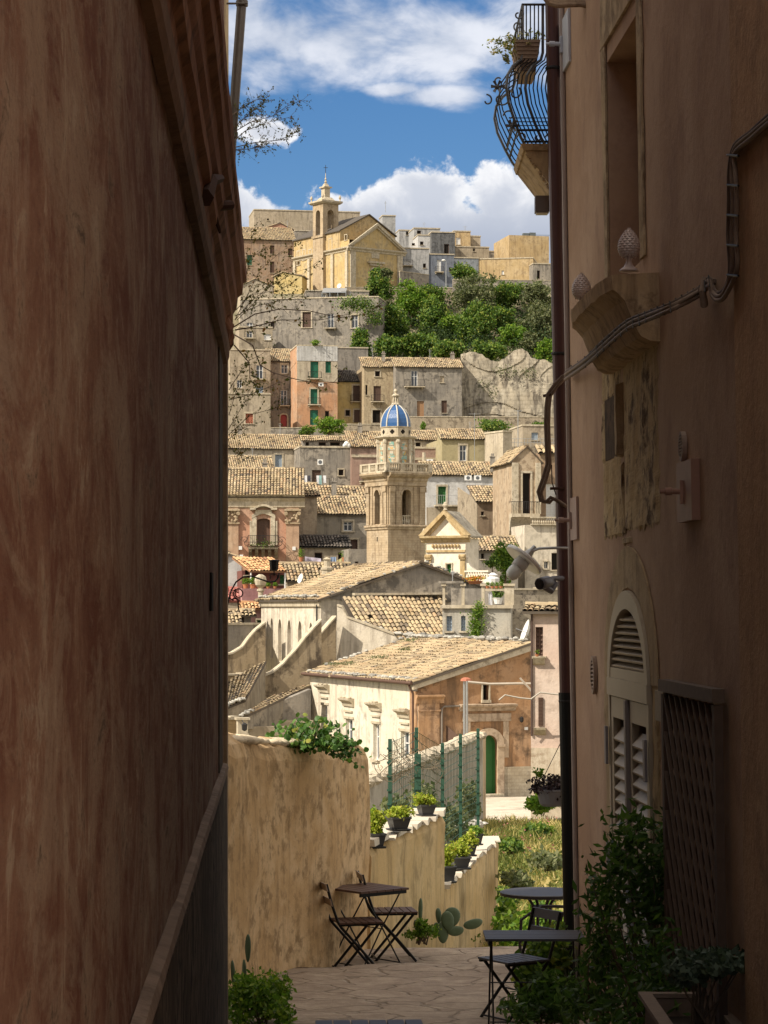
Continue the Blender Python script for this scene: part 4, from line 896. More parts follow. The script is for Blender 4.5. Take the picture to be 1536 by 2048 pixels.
# ---- palazzo
def palazzo():
    rt, fr, vt, vb = house('palazzo', 'pink baroque palazzo with carved capitals and an ornate balcony window', 440, 212, 598, 213.5, 990, 1150, 12, PINK, [(514, 1037, 540, 1090, 'b', .35)], ('shed', 938), down=3, tw=.27, rev=.35, over=.5, yaw=2)
    P = fr.p; cor = MB(); cor.profile(fr, -.5, fr.L + .5, [(.003, vt - 1.1), (.12, vt - 1.0), (.15, vt - .55), (.35, vt - .35), (.5, vt - .1), (.65, vt), (.003, vt + .02)]); cor.build('cornice', TRIM, rt)
    for x0, x1 in ((572, 598), (455, 477)):
        u0, u1 = fr.uv(x0, 1100)[0], fr.uv(x1, 1100)[0]
        m = MB(); m.fbox(fr, u0, u1, vb, vt - 1.11, .003, .2); zc = fr.uv(580, 1035)[1]
        p = m.build('pilaster', stucco('pinkish_pilaster', (.5, .33, .22), (.55, .4, .28), (.26, .17, .11), .4, 1), rt)
        c = MB(); zt = fr.uv(580, 1022)[1]; c.fbox(fr, u0 - .15, u1 + .15, zt, zt + .16, .003, .5); c.fbox(fr, u0 - .1, u1 + .1, zc - .55, zc - .42, .203, .32)
        for i in range(14):
            c.ball(P(random.uniform(u0, u1), random.uniform(zc - .35, zt), .28), .13, .13, .12, 7, amp=.3)
        for u in (u0, u1): c.lathe(P(u, zt - .22, .38), [(.16, -.1), (.18, 0), (.16, .1)], 10, (0, 1, 0))
        c.build('capital', SANDST, p)
    u0, v0, u1, v1 = fr.rect(514, 1037, 540, 1090)
    s = MB()
    for a, b in ((u0 - .42, u0 - .04), (u1 + .04, u1 + .42)): s.fbox(fr, a, b, v0 - .05, v1 + .1, .003, .16)
    s.fbox(fr, u0 - .62, u0 - .43, v0, v1 - .2, .003, .1); s.fbox(fr, u1 + .43, u1 + .62, v0, v1 - .2, .003, .1)
    m = (u0 + u1) / 2; w = (u1 - u0) / 2 + .45
    for z, n_, t in ((v1 + .1, .18, .3), (v1 + .75, .5, .18)):
        pts = [(m + w * q, z + .28 * math.cos(q * math.pi / 1.6) * (1 if abs(q) < .8 else 1)) for q in np.linspace(-1, 1, 13)]
        for a, b in zip(pts, pts[1:]): s.fprism(fr, [a, b, (b[0], b[1] + t), (a[0], a[1] + t)], .003, n_)
    s.fbox(fr, u0 - .6, u0 - .1, v1 + .72, v1 + .9, .003, .62); s.fbox(fr, u1 + .1, u1 + .6, v1 + .72, v1 + .9, .003, .62)
    s.fprism(fr, [(u0 - .2, v1 + .42), (u1 + .2, v1 + .42), (u1 + .1, v1 + .73), (u0 - .1, v1 + .73)], .003, .2)
    s.build('window_surround', TRIM, rt)
    # balcony with corbels and bowed railing
    b0, _, b1, _ = fr.rect(497, 1092, 556, 1098); vb_ = fr.uv(520, 1094)[1]
    b = MB(); b.fbox(fr, b0, b1, vb_ - .2, vb_, .003, 1.1)
    for q in np.linspace(.06, .94, 5):
        u = b0 + (b1 - b0) * q; b.profile(fr, u - .14, u + .14, [(.003, vb_ - 1.0), (.3, vb_ - .95), (.5, vb_ - .7), (.85, vb_ - .45), (.95, vb_ - .21), (.003, vb_ - .21)])
    bo = b.build('balcony', stucco('dark_weathered_stone', (.25, .2, .14), (.35, .29, .2), (.1, .08, .06), .7, 2), rt)
    r = MB(); k = 15; pf = [(1.0, 0), (1.3, .18), (1.35, .38), (1.1, .62), (1.02, .95)]
    for i in range(k + 1): u = b0 + (b1 - b0) * i / k; r.tube([P(u, vb_ + z, n) for n, z in pf], .016, 4)
    for sg, ue in ((-1, b0), (1, b1)):
        for q in (.15, .4, .65, .9): r.tube([P(ue + sg * (n - 1.0), vb_ + z, q) for n, z in pf], .016, 4)
        r.tube([P(ue + sg * (.3 + .35 * (1 - t) * math.cos(t * 9)), vb_ + .55 + .35 * (1 - t) * math.sin(t * 9), 1.05) for t in np.linspace(0, 1, 16)], .02, 4)
    for z, e in ((.95, 0), (.06, 0), (.38, .3)): r.tube([P(b0 - e, vb_ + z, .05), P(b0 - e, vb_ + z, 1.02 + e), P(b1 + e, vb_ + z, 1.02 + e), P(b1 + e, vb_ + z, .05)], .02, 4)
    r.build('railing', IRON, bo)
    for x, y in ((481, 1096), (588, 1097), (483, 1113)):
        u, v = fr.uv(x, y); f = MB(); f.fbox(fr, u - .14, u + .14, v - .15, v + .15, .01, .3); f.build('wall_lamp', WHITE, rt)
    mb = MB(); leafpts(mb, np.array(P(b1 - .9, vb_ + .25, 1.0)) + rng.normal(size=(160, 3)) * (.35, .1, .15), .12); leafpts(mb, np.array(P(b0 + .9, vb_ + .1, 1.05)) + rng.normal(size=(120, 3)) * (.6, .1, .1), .1)
    one('balcony_plants', mb, LEAF, 'small potted greenery along the palazzo balcony', 'plants')
palazzo()
H('tiled_house', 'roof extension of weathered tiles just right of the palazzo roof', 590, 218, 634, 218.5, 990, 1030, 8, BEI, [], ('shed', 968), down=2, tw=.27)
H('tiled_house', 'grey house with two windows between the palazzo and the bell tower', 598, 222, 742, 224, 1027, 1135, 8, stucco('grey_beige', (.34, .3, .24), (.42, .37, .3), (.14, .12, .1), .5), [(609, 1042, 629, 1062, 'b+t'), (687, 1043, 705, 1062, 'g+t'), (701, 1079, 715, 1104, 'b+t')], ('shed', 994), down=3, tw=.27)
H('tiled_house', 'upper tiled roof band behind the grey house by the bell tower', 628, 236, 746, 238, 992, 1030, 8, BEI, [], ('shed', 974), down=3, tw=.3)
H('lean_to', 'dark-tiled lean-to roof beside the palazzo', 598, 213, 697, 214, 1092, 1140, 4, BEI, [(629, 1105, 645, 1122, 'd'), (676, 1105, 692, 1122, 'd')], ('shed', 1073), down=2, tmat=TILED, tw=.27)  # lean-to laid in the darker roof tile colour
rubble_wall('terrace_wall', 'low terrace parapet in front of the hanging sheets', 596, 209, 706, 209.5, 1123, 1150, mat=BEI, cop=False)
for a, b, y0, y1, m, sg, lb in ((610, 642, 1113, 1124, 4, 4, 'large lilac sheet sagging on the terrace line'), (673, 690, 1121, 1125, 5, -8, 'yellow-green sheet on the right of the terrace line'), (661, 672, 1114, 1125, 6, 0, 'small blue cloth in the middle of the terrace line')):
    cloth(a, y0, b, y1, 209.6, lm[m], lb, sg)
def potplant(x, y, w, h, d, label, mat=LEAFB, pot=TERRA, n=260, size=.1, group='potted plants', potw=.4):
    k = d / F; c = Vector(Q(x, y, d)); root = thing('potted_plant', c, label, 'potted plant', group)
    pr = w * k * potw; ph = h * k * .35; mb = MB(); mb.lathe(c, [(pr * .7, 0), (pr, ph), (pr * 1.1, ph), (pr * 1.1, ph * 1.1), (pr * .85, ph * 1.1), (pr * .85, ph)], 10); mb.build('pot', pot, root)
    m = MB(); p, _ = blobpts([(c.x, c.y, c.z + h * k * .68, w * k * .5, w * k * .4, h * k * .34)], n, 24, .25); leafpts(m, p, size); m.build('foliage', mat, root)
potplant(690, 1124, 16, 24, 209, 'bushy green plant in a terracotta pot at the right end of the terrace')
potplant(602, 1124, 12, 26, 209, 'tall green potted plant beside the palazzo corner')
H('side_house', 'small dark-windowed wall house at the foot of the bell tower', 697, 206, 744, 207, 1098, 1145, 4, GREY, [(710, 1123, 717, 1133, 'd')], down=3, parapet=False)
mb = MB()
for i, x in enumerate((738, 750, 761)):
    c = Vector(Q(x, 1134, 192)); mb.lathe(c + Vector((-.0, .0, 0)), [(.1, -.45), (.28, -.42), (.3, 0), (.28, .42), (.1, .45)], 12, (.9, .3, .05))
one('water_tank', mb, plain('tank_blue', (.35, .42, .5)), 'pale blue-grey water tanks on the roof at the foot of the bell tower', 'water tank')

# ---- bell tower with the blue dome
def bell_tower():
    k = 200 / F; a = R(30); L = 3.45
    cx, cy = (776 - CX) * k, 200.; ca, sa = math.cos(a), math.sin(a)
    A = (cx, cy); B = (cx + L * ca, cy + L * sa); BL = (cx - L * sa, cy + L * ca)
    ff = Fr(0, 0, 0, 0, pts=(A, B)); fl = Fr(0, 0, 0, 0, pts=(BL, A)); Z = lambda y: (HY - y) * k
    mid = (cx + (ca - sa) * L / 2, cy + (sa + ca) * L / 2)
    root = thing('bell_tower', (mid[0], mid[1], -1), 'tall sandstone bell tower with a blue tiled dome', 'bell tower')
    C2 = (B[0] - L * sa, B[1] + L * ca); fb = Fr(0, 0, 0, 0, pts=(B, C2)); fk = Fr(0, 0, 0, 0, pts=(C2, BL))
    sh = MB(); zs = Z(1053); zt = Z(948)
    for f in (ff, fl, fb, fk):
        m = L / 2; wall(sh, f, 0, L, -1, zs); wall(sh, f, 0, L, zs, zt, [(m - .42, Z(1047), m + .42, Z(978), 1)], .55)
    sh.quad(ff.p(0, zt), ff.p(L, zt), fb.p(L, zt), fl.p(0, zt)); sh.quad(ff.p(0, zs + .01), ff.p(L, zs + .01), fb.p(L, zs + .01), fl.p(0, zs + .01))
    sh.build('shaft', SANDST, root)
    mo = MB()
    for f in (ff, fl, fb, fk):
        mo.profile(f, -.12, L + .12, [(.003, zs - .25), (.1, zs - .2), (.14, zs - .02), (.22, zs), (.22, zs + .1), (.1, zs + .16), (.003, zs + .18)])
        for u in (.12, L - .55, .72, L - 1.06): mo.fbox(f, u, u + (.43 if u in (.12, L - .55) else .3), zs + .19, zt - .95, .003, .12 if u in (.12, L - .55) else .07)
        for u in (.08, L - .59): mo.fbox(f, u, u + .51, zt - 1.4, zt - .96, .12, .2)
        mo.profile(f, -.1, L + .1, [(.003, zt - .95), (.12, zt - .9), (.12, zt - .6), (.2, zt - .5), (.24, zt - .3), (.5, zt - .15), (.62, zt), (.62, zt + .12), (.003, zt + .14)])
        m = L / 2
        for q in range(10):
            a0, a1 = math.pi * q / 10, math.pi * (q + 1) / 10; c_ = Z(978) - .42
            mo.fprism(f, [(m + r_ * math.cos(t_), c_ + r_ * math.sin(t_)) for r_, t_ in ((.42, a0), (.55, a0), (.55, a1), (.42, a1))], .003, .07)
    mo.build('moulding', SANDST, root)
    # arch balustrade in right opening
    b2 = MB()
    b2.fbox(ff, L / 2 - .42, L / 2 + .42, Z(1030) - .06, Z(1030), -.3, -.05)
    for i in range(4): b2.lathe(ff.p(L / 2 - .3 + .2 * i, Z(1047), -.15), [(.04, 0), (.08, .2), (.04, .4), (.06, .62)], 6)
    b2.build('opening_balustrade', TRIM, root)
    bell = MB(); bell.lathe((mid[0], mid[1], Z(1022)), [(.42, 0), (.36, .12), (.26, .35), (.2, .6), (.05, .72)], 14); bell.build('bell', plain('bell_bronze', (.2, .26, .2), .45, .7), root)
    # balustrade ring
    ba = MB(); zb = zt + .14
    for f in (ff, fl, fb, fk):
        ba.fbox(f, -.42, L + .42, zb, zb + .12, .18, .42); ba.fbox(f, -.42, L + .42, zb + .66, zb + .78, .19, .41)
        for u in (-.42, L / 3 - .2, L * 2 / 3 - .2, L + .06): ba.fbox(f, u, u + .36, zb + .121, zb + .659, .2, .4)
        for g in range(3):
            for i in range(4):
                u = g * (L / 3 + .13) - .08 + .2 * (i + .7); ba.lathe(f.p(u + .05, zb + .12, .3), [(.04, 0), (.085, .14), (.04, .34), (.07, .53)], 6)
    ba.build('balustrade', TRIM, root)
    # octagonal drum
    def octa(mbx, r0, r1, z0, z1, ph=math.pi / 8 + R(30)):
        mbx.lathe((mid[0], mid[1], 0), [(r0, z0), (r1, z1)], 8, phase=ph)
    d0 = zb; d1 = Z(876); rr = 1.42
    dr = MB(); octa(dr, rr, rr, d0, d1); dr.build('drum', SANDST, root)
    dm = MB(); octa(dm, rr + .1, rr + .32, d1 + .001, d1 + .15); octa(dm, rr + .32, rr + .32, d1 + .15, d1 + .25); octa(dm, rr + .12, rr + .12, Z(940) + .1, Z(940) + .3)
    z2 = Z(868); z3 = Z(852)
    octa(dm, 1.22, 1.22, d1 + .25, z3); octa(dm, 1.27, 1.3, z3, z3 + .08)
    ph = math.pi / 8 + R(30)
    for i in range(8):
        an = ph + i * math.pi / 4
        x, y = mid[0] + rr * math.cos(an), mid[1] + rr * math.sin(an)
        dm.lathe((x, y, d0), [(.14, .25), (.14, d1 - d0 - .35), (.2, d1 - d0 - .3), (.2, d1 - d0 - .15), (.14, d1 - d0)], 6)
    dm.build('drum_moulding', TRIM, root)
    ro = MB()
    for i in range(8):
        an = ph + (i + .5) * math.pi / 4; n = Vector((math.cos(an), math.sin(an), 0)); c = Vector((mid[0], mid[1], (d1 + .25 + z3) / 2)) + n * (1.22 * math.cos(math.pi / 8) + .003)
        for dx, dz in ((0, 0), (.09, 0), (-.09, 0), (0, .09), (0, -.09)): ro.lathe(c + n.cross(Vector((0, 0, 1))) * dx + Vector((0, 0, dz)), [(.1, -.02), (.1, .012 + dx * .01 + dz * .02)], 10, n)
    ro.build('rosette_opening', DARK, root)
    # painted majolica panels on the drum
    m, t, b = bsdf('majolica_panel', .35, 0, .5); o_ = t.new('ShaderNodeTexCoord').outputs['Object']
    n1 = t.noise(o_, 3.2, 4, .6); n2 = t.noise(t.map(o_, (5, 5, 5)), 4.5, 3, .6)
    c = t.mix(t.step(n1, .47, .55), (.52, .45, .34), (.2, .36, .3)); c = t.mix(t.step(n2, .57, .63), c, (.6, .33, .05)); t.ln(c, b.inputs['Base Color'])
    pn = MB()
    for i in range(8):
        an = ph + (i + .5) * math.pi / 4; n = Vector((math.cos(an), math.sin(an), 0)); s = n.cross(Vector((0, 0, 1))); c = Vector((mid[0], mid[1], 0)) + n * (rr * math.cos(math.pi / 8) + .004)
        for z, w in ((Z(925), .18), (Z(917), .28), (Z(908), .16), (Z(898), .3), (Z(889), .2)):
            pn.hexa([tuple(c - s * w + Vector((0, 0, z)) + n * e) if q == 0 else tuple(c + s * w + Vector((0, 0, z)) + n * e) if q == 1 else tuple(c + s * w + Vector((0, 0, z)) + n * e2) if q == 2 else tuple(c - s * w + Vector((0, 0, z)) + n * e2) for e, e2 in ((0.02, 0),) for q in range(4)] +
                    [tuple(c + s * sg * w * .9 + Vector((0, 0, z + .3)) + n * e) for sg, e in ((-1, .02), (1, .02), (1, 0), (-1, 0))])
    pn.build('majolica_panel', m, root)
    # dome
    m, t, b = bsdf('blue_dome_tile', .3, 0, .5); o_ = t.new('ShaderNodeTexCoord').outputs['Object']
    br = t.new('ShaderNodeTexBrick'); sp = t.new('ShaderNodeSeparateXYZ'); t.ln(o_, sp.inputs[0]); cb = t.new('ShaderNodeCombineXYZ')
    t.ln(t.math('MULTIPLY', t.math('ARCTAN2', sp.outputs[1], sp.outputs[0]), 1.3), cb.inputs[0]); t.ln(sp.outputs[2], cb.inputs[1]); t.ln(cb.outputs[0], br.inputs[0])
    br.inputs['Scale'].default_value = 8; br.inputs['Color1'].default_value = (.02, .10, .30, 1); br.inputs['Color2'].default_value = (.035, .15, .38, 1); br.inputs['Mortar'].default_value = (.02, .05, .12, 1); br.inputs['Mortar Size'].default_value = .03
    t.ln(t.mix(t.noise(o_, 2, 4), br.outputs[0], (.02, .08, .22)), b.inputs['Base Color']); bump(t, b, br.outputs[1], .2, .01)
    z3 += .08; prof_ = [(1.2, 0), (1.19, .3), (1.13, .65), (1.0, 1.0), (.8, 1.32), (.55, 1.58), (.3, 1.76), (.16, 1.84)]
    dome = MB(); dome.lathe((mid[0], mid[1], z3), prof_, 8, phase=ph); dome.build('dome', m, root)
    rb = MB()
    for i in range(8):
        an = ph + i * math.pi / 4; rb.tube([(mid[0] + (r_ + .01) * math.cos(an), mid[1] + (r_ + .01) * math.sin(an), z3 + z) for r_, z in prof_], .055, 6)
    rb.build('dome_rib', plain('pale_rib', (.55, .52, .45), .7), root)
    ln = MB(); zl = z3 + 1.82
    ln.lathe((mid[0], mid[1], zl), [(.36, 0), (.3, .1), (.2, .14), (.17, .2), (.17, .62), (.3, .66), (.34, .74), (.2, .84), (.08, .9), (.12, 1.0), (.17, 1.1), (.12, 1.22), (.04, 1.28)], 8)
    for i in range(8): an = i * math.pi / 4; ln.tube([(mid[0] + .3 * math.cos(an), mid[1] + .3 * math.sin(an), zl + .05), (mid[0] + .18 * math.cos(an), mid[1] + .18 * math.sin(an), zl + .62)], .035, 4)
    ln.build('lantern', TRIM, root); cr = MB(); cr.tube([(mid[0], mid[1], zl + 1.27), (mid[0], mid[1], zl + 1.75)], .02, 4); cr.build('finial_rod', IRON, root)
    sl_ = MB(); sl_.fbox(fl, L / 2 - .07, L / 2 + .07, Z(1082), Z(1073), .002, .012); sl_.build('slit', DARK, root)
bell_tower()

# ---- chapel facade with pediment
def chapel():
    rt, fr, vt, vb = house('chapel', 'small cream chapel facade with yellow stone pediment and pilasters', 853, 171, 931, 168, 1077, 1175, 2.4, CREAMW, [(893, 1128, 903, 1160, 'gd+t')], None, down=3, parapet=False, cat='chapel', yaw=-24)
    L = fr.L; P = fr.p; ay = fr.uv(890, 1033)[1]; Y = stucco('yellow_trim_stone', (.55, .40, .2), (.62, .48, .28), (.3, .2, .1), .3, 2)
    g = MB(); g.fprism(fr, [(0, vt), (L, vt), (L / 2, ay)], -.5, 0); g.build('tympanum', CREAMW, rt)
    c = MB(); c.profile(fr, -.35, L + .35, [(.003, vt - .3), (.12, vt - .25), (.15, vt - .1), (.4, vt + .02), (.42, vt + .16), (.003, vt + .18)])
    for s in (-1, 1):
        e0 = (L / 2 + s * (L / 2 + .45), vt + .18); e1 = (L / 2, ay + .45)
        c.fprism(fr, [e0, e1, (e1[0], e1[1] - .32), (e0[0] - s * .4, e0[1])], .003, .42); c.fprism(fr, [(e0[0] - s * .4, e0[1]), (e1[0], e1[1] - .322), (e1[0], e1[1] - .52), (e0[0] - s * .7, e0[1])], .003, .22)
    z = fr.uv(890, 1095)[1]
    for i in range(9): u = .5 + (L - 1) * i / 8; c.ball(P(u, vt - .52, .08), .1, .1, .13, 8)
    c.fbox(fr, 0, L, vt - .95, vt - .8, .003, .1)
    for u in (.02, L - .36):
        c.fbox(fr, u, u + .34, vb, vt - 1.1, .003, .12); c.fbox(fr, u - .06, u + .4, vt - 1.45, vt - 1.1, .003, .22)
        for q in range(4): c.ball(P(u + .1 * q, vt - 1.25, .22), .09, .09, .13, 7)
    c.build('cornice', Y, rt)
    rf = MB()
    for s in (-1, 1):
        e = L / 2 + s * (L / 2 + .3); rf.fprism(fr, [(L / 2, ay + .4), (e, vt + .16), (e, vt + .05), (L / 2, ay + .2)], -2.4, .38)
    rf.build('roof', stucco('grey_vault', (.42, .38, .3), (.5, .45, .36), (.2, .17, .13), .5), rt)
    f = MB(); f.lathe(P(L / 2, ay + .45, .1), [(.16, 0), (.1, .1), (.2, .3), (.1, .5), (.03, .55)], 8); f.lathe(P(-.1, vt + .18, .2), [(.12, 0), (.06, .12), (.13, .3), (.04, .5)], 8); f.build('finial', TRIM, rt)
    # scrolls either side
    for s, u0 in ((-1, 0), (1, L)):
        z0 = fr.uv(890, 1150)[1]; z1 = vt - 1.3; m = MB(); pts = []
        for t in np.linspace(0, 1, 12): pts.append((u0 + s * (.15 + 1.9 * t ** 2.2 if s > 0 else .15 + .75 * t ** 2), z1 + (z0 - z1) * (1 - (1 - t) ** 1.6)))
        m.fprism(fr, pts + [(u0 + s * .003, z0), (u0 + s * .003, z1)] if s > 0 else (pts + [(u0 + s * .003, z0), (u0 + s * .003, z1)])[::-1], -.4, -.02); m.build('scroll', CREAMW, rt)
    return fr
chapel()
fr = Fr(928, 160, 976, 159); mb = MB(); v = fr.uv(940, 1158)[1]; v1 = fr.uv(940, 1141)[1]
mb.fbox(fr, 0, fr.L, v - 4, v, -.3, 0); mb.fbox(fr, 0, fr.L, v1 - .1, v1, -.27, -.02)
for i in range(9): mb.lathe(fr.p(.15 + (fr.L - .3) * i / 8, v, -.15), [(.04, 0), (.08, .12), (.03, .3), (.06, v1 - v - .1)], 8)
one('stone_balustrade', mb, CREAMW, 'short white balustrade right of the cream chapel', 'balustrade')

# ---- left middle: white gable, pink houses, orange canopy
H('white_house', 'blank white gable wall at the left edge beside the pink palazzo', 440, 163, 483, 164, 1118, 1200, 6, WHT, [], ('gablef', 458, 1108), down=3, group=None, over=0)
H('terrace_house', 'maroon terrace house under a bright orange tiled canopy', 484, 160, 570, 161, 1141, 1180, 4, stucco('maroon_render', (.2, .08, .07), (.24, .1, .08), (.1, .05, .05), .3), [(560, 1150, 570, 1168, 'gd'), (490, 1140, 498, 1150, 'd')], None, group=None, down=2, parapet=False)
fr = Fr(500, 158.5, 574, 159.5); mb = MB(); v = fr.uv(500, 1142)[1]; tiles(mb, fr.p(0, v), fr.p(fr.L, v), fr.p(fr.L, v + .9, -2.5), fr.p(-.3, v + .9, -2.5), .22, .4, 4)
root = thing('tiled_canopy', fr.p(fr.L / 2, v - 1.5, -1), 'bright orange corrugated tile canopy over the terrace', 'canopy'); mb.build('canopy_roof', TILER, root)
mp = MB()
for u in (.1, fr.L - .1): mp.tube([fr.p(u, v, -.1), fr.p(u, v - 1.4, -.1)], .05, 6)
mp.build('post', WHITE, root)
rubble_wall('terrace_wall', 'pink parapet lined with flower pots under the orange canopy', 484, 156, 574, 157, 1177, 1215, mat=stucco('pink_wall', (.48, .25, .24), (.52, .32, .3), (.3, .15, .14), .3), cop=False)
for i, (x, w, lb) in enumerate([(491, 14, 'tall flowering pot plant leftmost on the pink parapet'), (506, 18, 'wide green pot plant in front of the canopy'), (517, 10, 'low green pot plant middle of the pink parapet'), (536, 9, 'small round pot plant near the stone ball'), (550, 9, 'terracotta pot with sparse green beside the dark shutter')]):
    potplant(x, 1177, w, 22 if i < 2 else 12, 156.7, lb, LEAFB, TERRA, 240, .1)
H('pink_house', 'pink house with dark shutters at the left below the terrace', 478, 150, 534, 151, 1216, 1275, 4, stucco('pink2', (.52, .3, .28), (.56, .36, .33), (.3, .18, .16), .3), [(514, 1240, 528, 1262, 'gd+t'), (482, 1225, 492, 1232, 'w')], ('shed', 1207), group=None, tmat=TILER, tw=.2, down=2)
H('shed', 'small shed with a red sheet roof at the left edge', 440, 147, 478, 148, 1202, 1245, 4, RUB, [], ('shed', 1178), group=None, tmat=rmat('red_sheet', [(0, (.3, .1, .08)), (1, (.48, .2, .17))]), tw=.2, down=2, over=.1)
H('shed', 'little lean-to hut with a broken tile roof left of the arcade church', 468, 143, 502, 144, 1230, 1250, 3, GREY, [(478, 1233, 488, 1246, 'd')], ('shed', 1222), group=None, tw=.22, down=2)
H('low_roof', 'crumbling low tile roof at the left edge under the hut', 430, 141, 476, 142, 1252, 1262, 4, RUB, [], ('shed', 1230), group=None, tw=.22, down=2)
rubble_wall('garden_wall', 'dark rough wall left of the arcade church', 440, 139, 532, 140.5, 1250, 1300, mat=GREY)
H('tiled_house', 'old tiled roof with pale lichen behind the arcade church ridge', 575, 174, 702, 176, 1160, 1180, 7, BEI, [], ('shed', 1128), group=None, down=4, tw=.27)
mb = MB(); c = Q(654, 1150, 168); mb.lathe(c, [(.35, -.4), (.35, .3), (.42, .35), (.42, .5), (.2, .55), (.2, 1.0), (.3, 1.05), (.05, 1.2)], 8); one('chimney', mb, TRIM, 'pale stone chimney pot on the lichened roof', 'chimney')
dish(603, 1158, 160, .35, 'white satellite dish on the wall by the orange canopy', (-.8, -.4, .3))

# ---- arcade church
def arcade_church():
    a = math.atan2(4.9, 14); d_ = (math.cos(a), math.sin(a)); A = (-3.42, 135.); B = (A[0] + 11.4 * d_[0], A[1] + 11.4 * d_[1])
    fr = Fr(0, 0, 0, 0, pts=(A, B)); D = 11.3; L = 11.4; P = fr.p; fl = fr.side(True, D)
    ze = (HY - 1198) / F * 135; za = (HY - 1128) / F * 136.8; zb = -8
    root = thing('arcade_church', P(L / 2, zb, -D / 2), 'long cream building with pointed arches under a big straw-coloured tile roof', 'church')
    mb = MB(); hs = []
    for x0, x1, y0, y1 in ((541, 546, 1236, 1316), (556, 563, 1238, 1322), (574, 582, 1240, 1322), (596, 603, 1242, 1310), (618, 625, 1245, 1290), (652, 656, 1244, 1262)):
        u0, v0, u1, v1 = fl.rect(x0, y0, x1, y1); c = (u0 + u1) / 2; hs.append((max(u0, c - .34), v0, min(u1, c + .34), v1, 2.2))
    wall(mb, fl, 0, D, zb, ze, hs, .5); wall(mb, fr, 0, L, zb, ze, [(*fr.rect(827, 1164, 842, 1177), 0)], .3); mb.poly([P(0, ze), P(L, ze), P(L / 2, za)]); mb.quad(P(L, zb), P(L, zb, -D), P(L, ze, -D), P(L, ze)); mb.quad(P(L, zb, -D), P(0, zb, -D), P(0, ze, -D), P(L, ze, -D)); mb.poly([P(0, ze, -D), P(L, ze, -D), P(L / 2, za, -D)])
    mb.build('wall', CREAM, root)
    g = MB(); g.fprism(fr, [(1.6, ze - .15), (L - .02, ze - .15), (L - .02, ze), (L / 2, za - .02), (.35, ze + .06)], .004, .07); g.build('gable', GREY, root)  # sheet over the cream gable, its shade put into the grey colour
    for h in hs: m = MB(); m.fbox(fl, h[0] + .003, h[2] - .003, h[1], h[3] - .3, -.56, -.5); m.fprism(fl, [(h[0] + .003, h[3] - .298), (h[2] - .003, h[3] - .298), ((h[0] + h[2]) / 2, h[3] - .03)], -.56, -.5); m.build('arch_infill', BEI, root)
    c = MB(); c.profile(fl, -.1, D + .1, [(.003, ze - .45), (.12, ze - .4), (.16, ze - .05), (.003, ze)]); c.build('cornice', TRIM, root)
    u0, v0, u1, v1 = fr.rect(827, 1164, 842, 1177); m = MB(); m.fbox(fr, u0, u1, v0, v1, -.3, -.25); m.build('window', DARK, root)
    rf = MB(); e = .3; k = (za - ze) / (L / 2)
    tiles(rf, P(-e, ze - e * k + .06, -D - .2), P(-e, ze - e * k + .06, .3), P(L / 2, za + .06, .3), P(L / 2, za + .06, -D - .2), .23, .42, 4)
    tiles(rf, P(L + e, ze - e * k + .06, .3), P(L + e, ze - e * k + .06, -D - .2), P(L / 2, za + .06, -D - .2), P(L / 2, za + .06, .3), .23, .42, 4)
    ridge(rf, P(L / 2, za + .1, .35), P(L / 2, za + .1, -D)); rf.build('roof', TILE, root)
    st = MB(); rocks(st, P(-.15, ze + .15, 0), P(-.15, ze + .15, -D), 80, .13, .18); rocks(st, P(0, ze + .14, .2), P(L / 2, za + .1, .2), 26, .1, .07); rocks(st, P(L / 2, za + .15, .2), P(L, ze + .15, .2), 40, .12, .08); st.build('roof_stones', ROCK, root)
    b = MB(); x, y, z = P(.2, ze + .1, -D - .1); b.lathe((x - .2, y, z), [(.15, 0), (.15, .35), (.22, .4), (.22, .5), (.1, .55), (.3, .75), (.36, 1.0), (.3, 1.25), (.1, 1.38)], 12); b.build('ball_finial', TRIM, root)
    dp = MB(); u = fl.uv(638, 1210)[0]; dp.tube([fl.p(u, ze - .3, .12), fl.p(u, ze - 3.2, .12)], .05, 6); dp.build('drainpipe', IRON, root)
    # cream corner pier in front of the gable
    return fr, fl, ze
af, al, aze = arcade_church()
def polywall(name, label, fr, pts, th, mat, cop=None, cat='wall', group=None, cm=TRIM):
    uv = [fr.uv(*p) for p in pts]; us = [q[0] for q in uv]; vs = [q[1] for q in uv]
    root = thing(name, fr.p(sum(us) / len(us), min(vs), -th / 2), label, cat, group); mb = MB(); mb.fprism(fr, uv, -th, 0); mb.build('masonry', mat, root)
    if cop:
        c = MB(); q = [fr.uv(*p) for p in cop]
        for a, b in zip(q, q[1:]): c.fprism(fr, [a, b, (b[0], b[1] + .1), (a[0], a[1] + .1)], -th - .05, .06)
        c.build('coping', cm, root)
    return root
a = math.atan2(4.9, 14); dv = (math.cos(a), math.sin(a))
def tfr(px, d, L=12):
    x = (px - CX) / F * d; return Fr(0, 0, 0, 0, pts=((x - L * dv[0], d - L * dv[1]), (x + L * dv[0], d + L * dv[1])))
OLDW = stucco('old_wall', (.38, .29, .18), (.48, .38, .25), (.10, .075, .055), .8, 1, .8)
polywall('buttress', 'long curving buttress wall sweeping down from the arcade church', tfr(622, 128.5), [(487, 1362), (487, 1540), (643, 1540), (643, 1242), (630, 1256), (612, 1276), (590, 1304), (566, 1330), (546, 1346), (525, 1355), (505, 1359)][::-1], .45, OLDW, [(487, 1362), (505, 1359), (525, 1355), (546, 1346), (566, 1330), (590, 1304), (612, 1276), (630, 1256), (643, 1242)], group='buttresses of the arcade church')
polywall('buttress', 'steep tapered buttress right of the pointed arches', tfr(650, 130), [(628, 1285), (672, 1235), (674, 1540), (628, 1540)], .6, OLDW, [(628, 1285), (672, 1235)], group='buttresses of the arcade church')
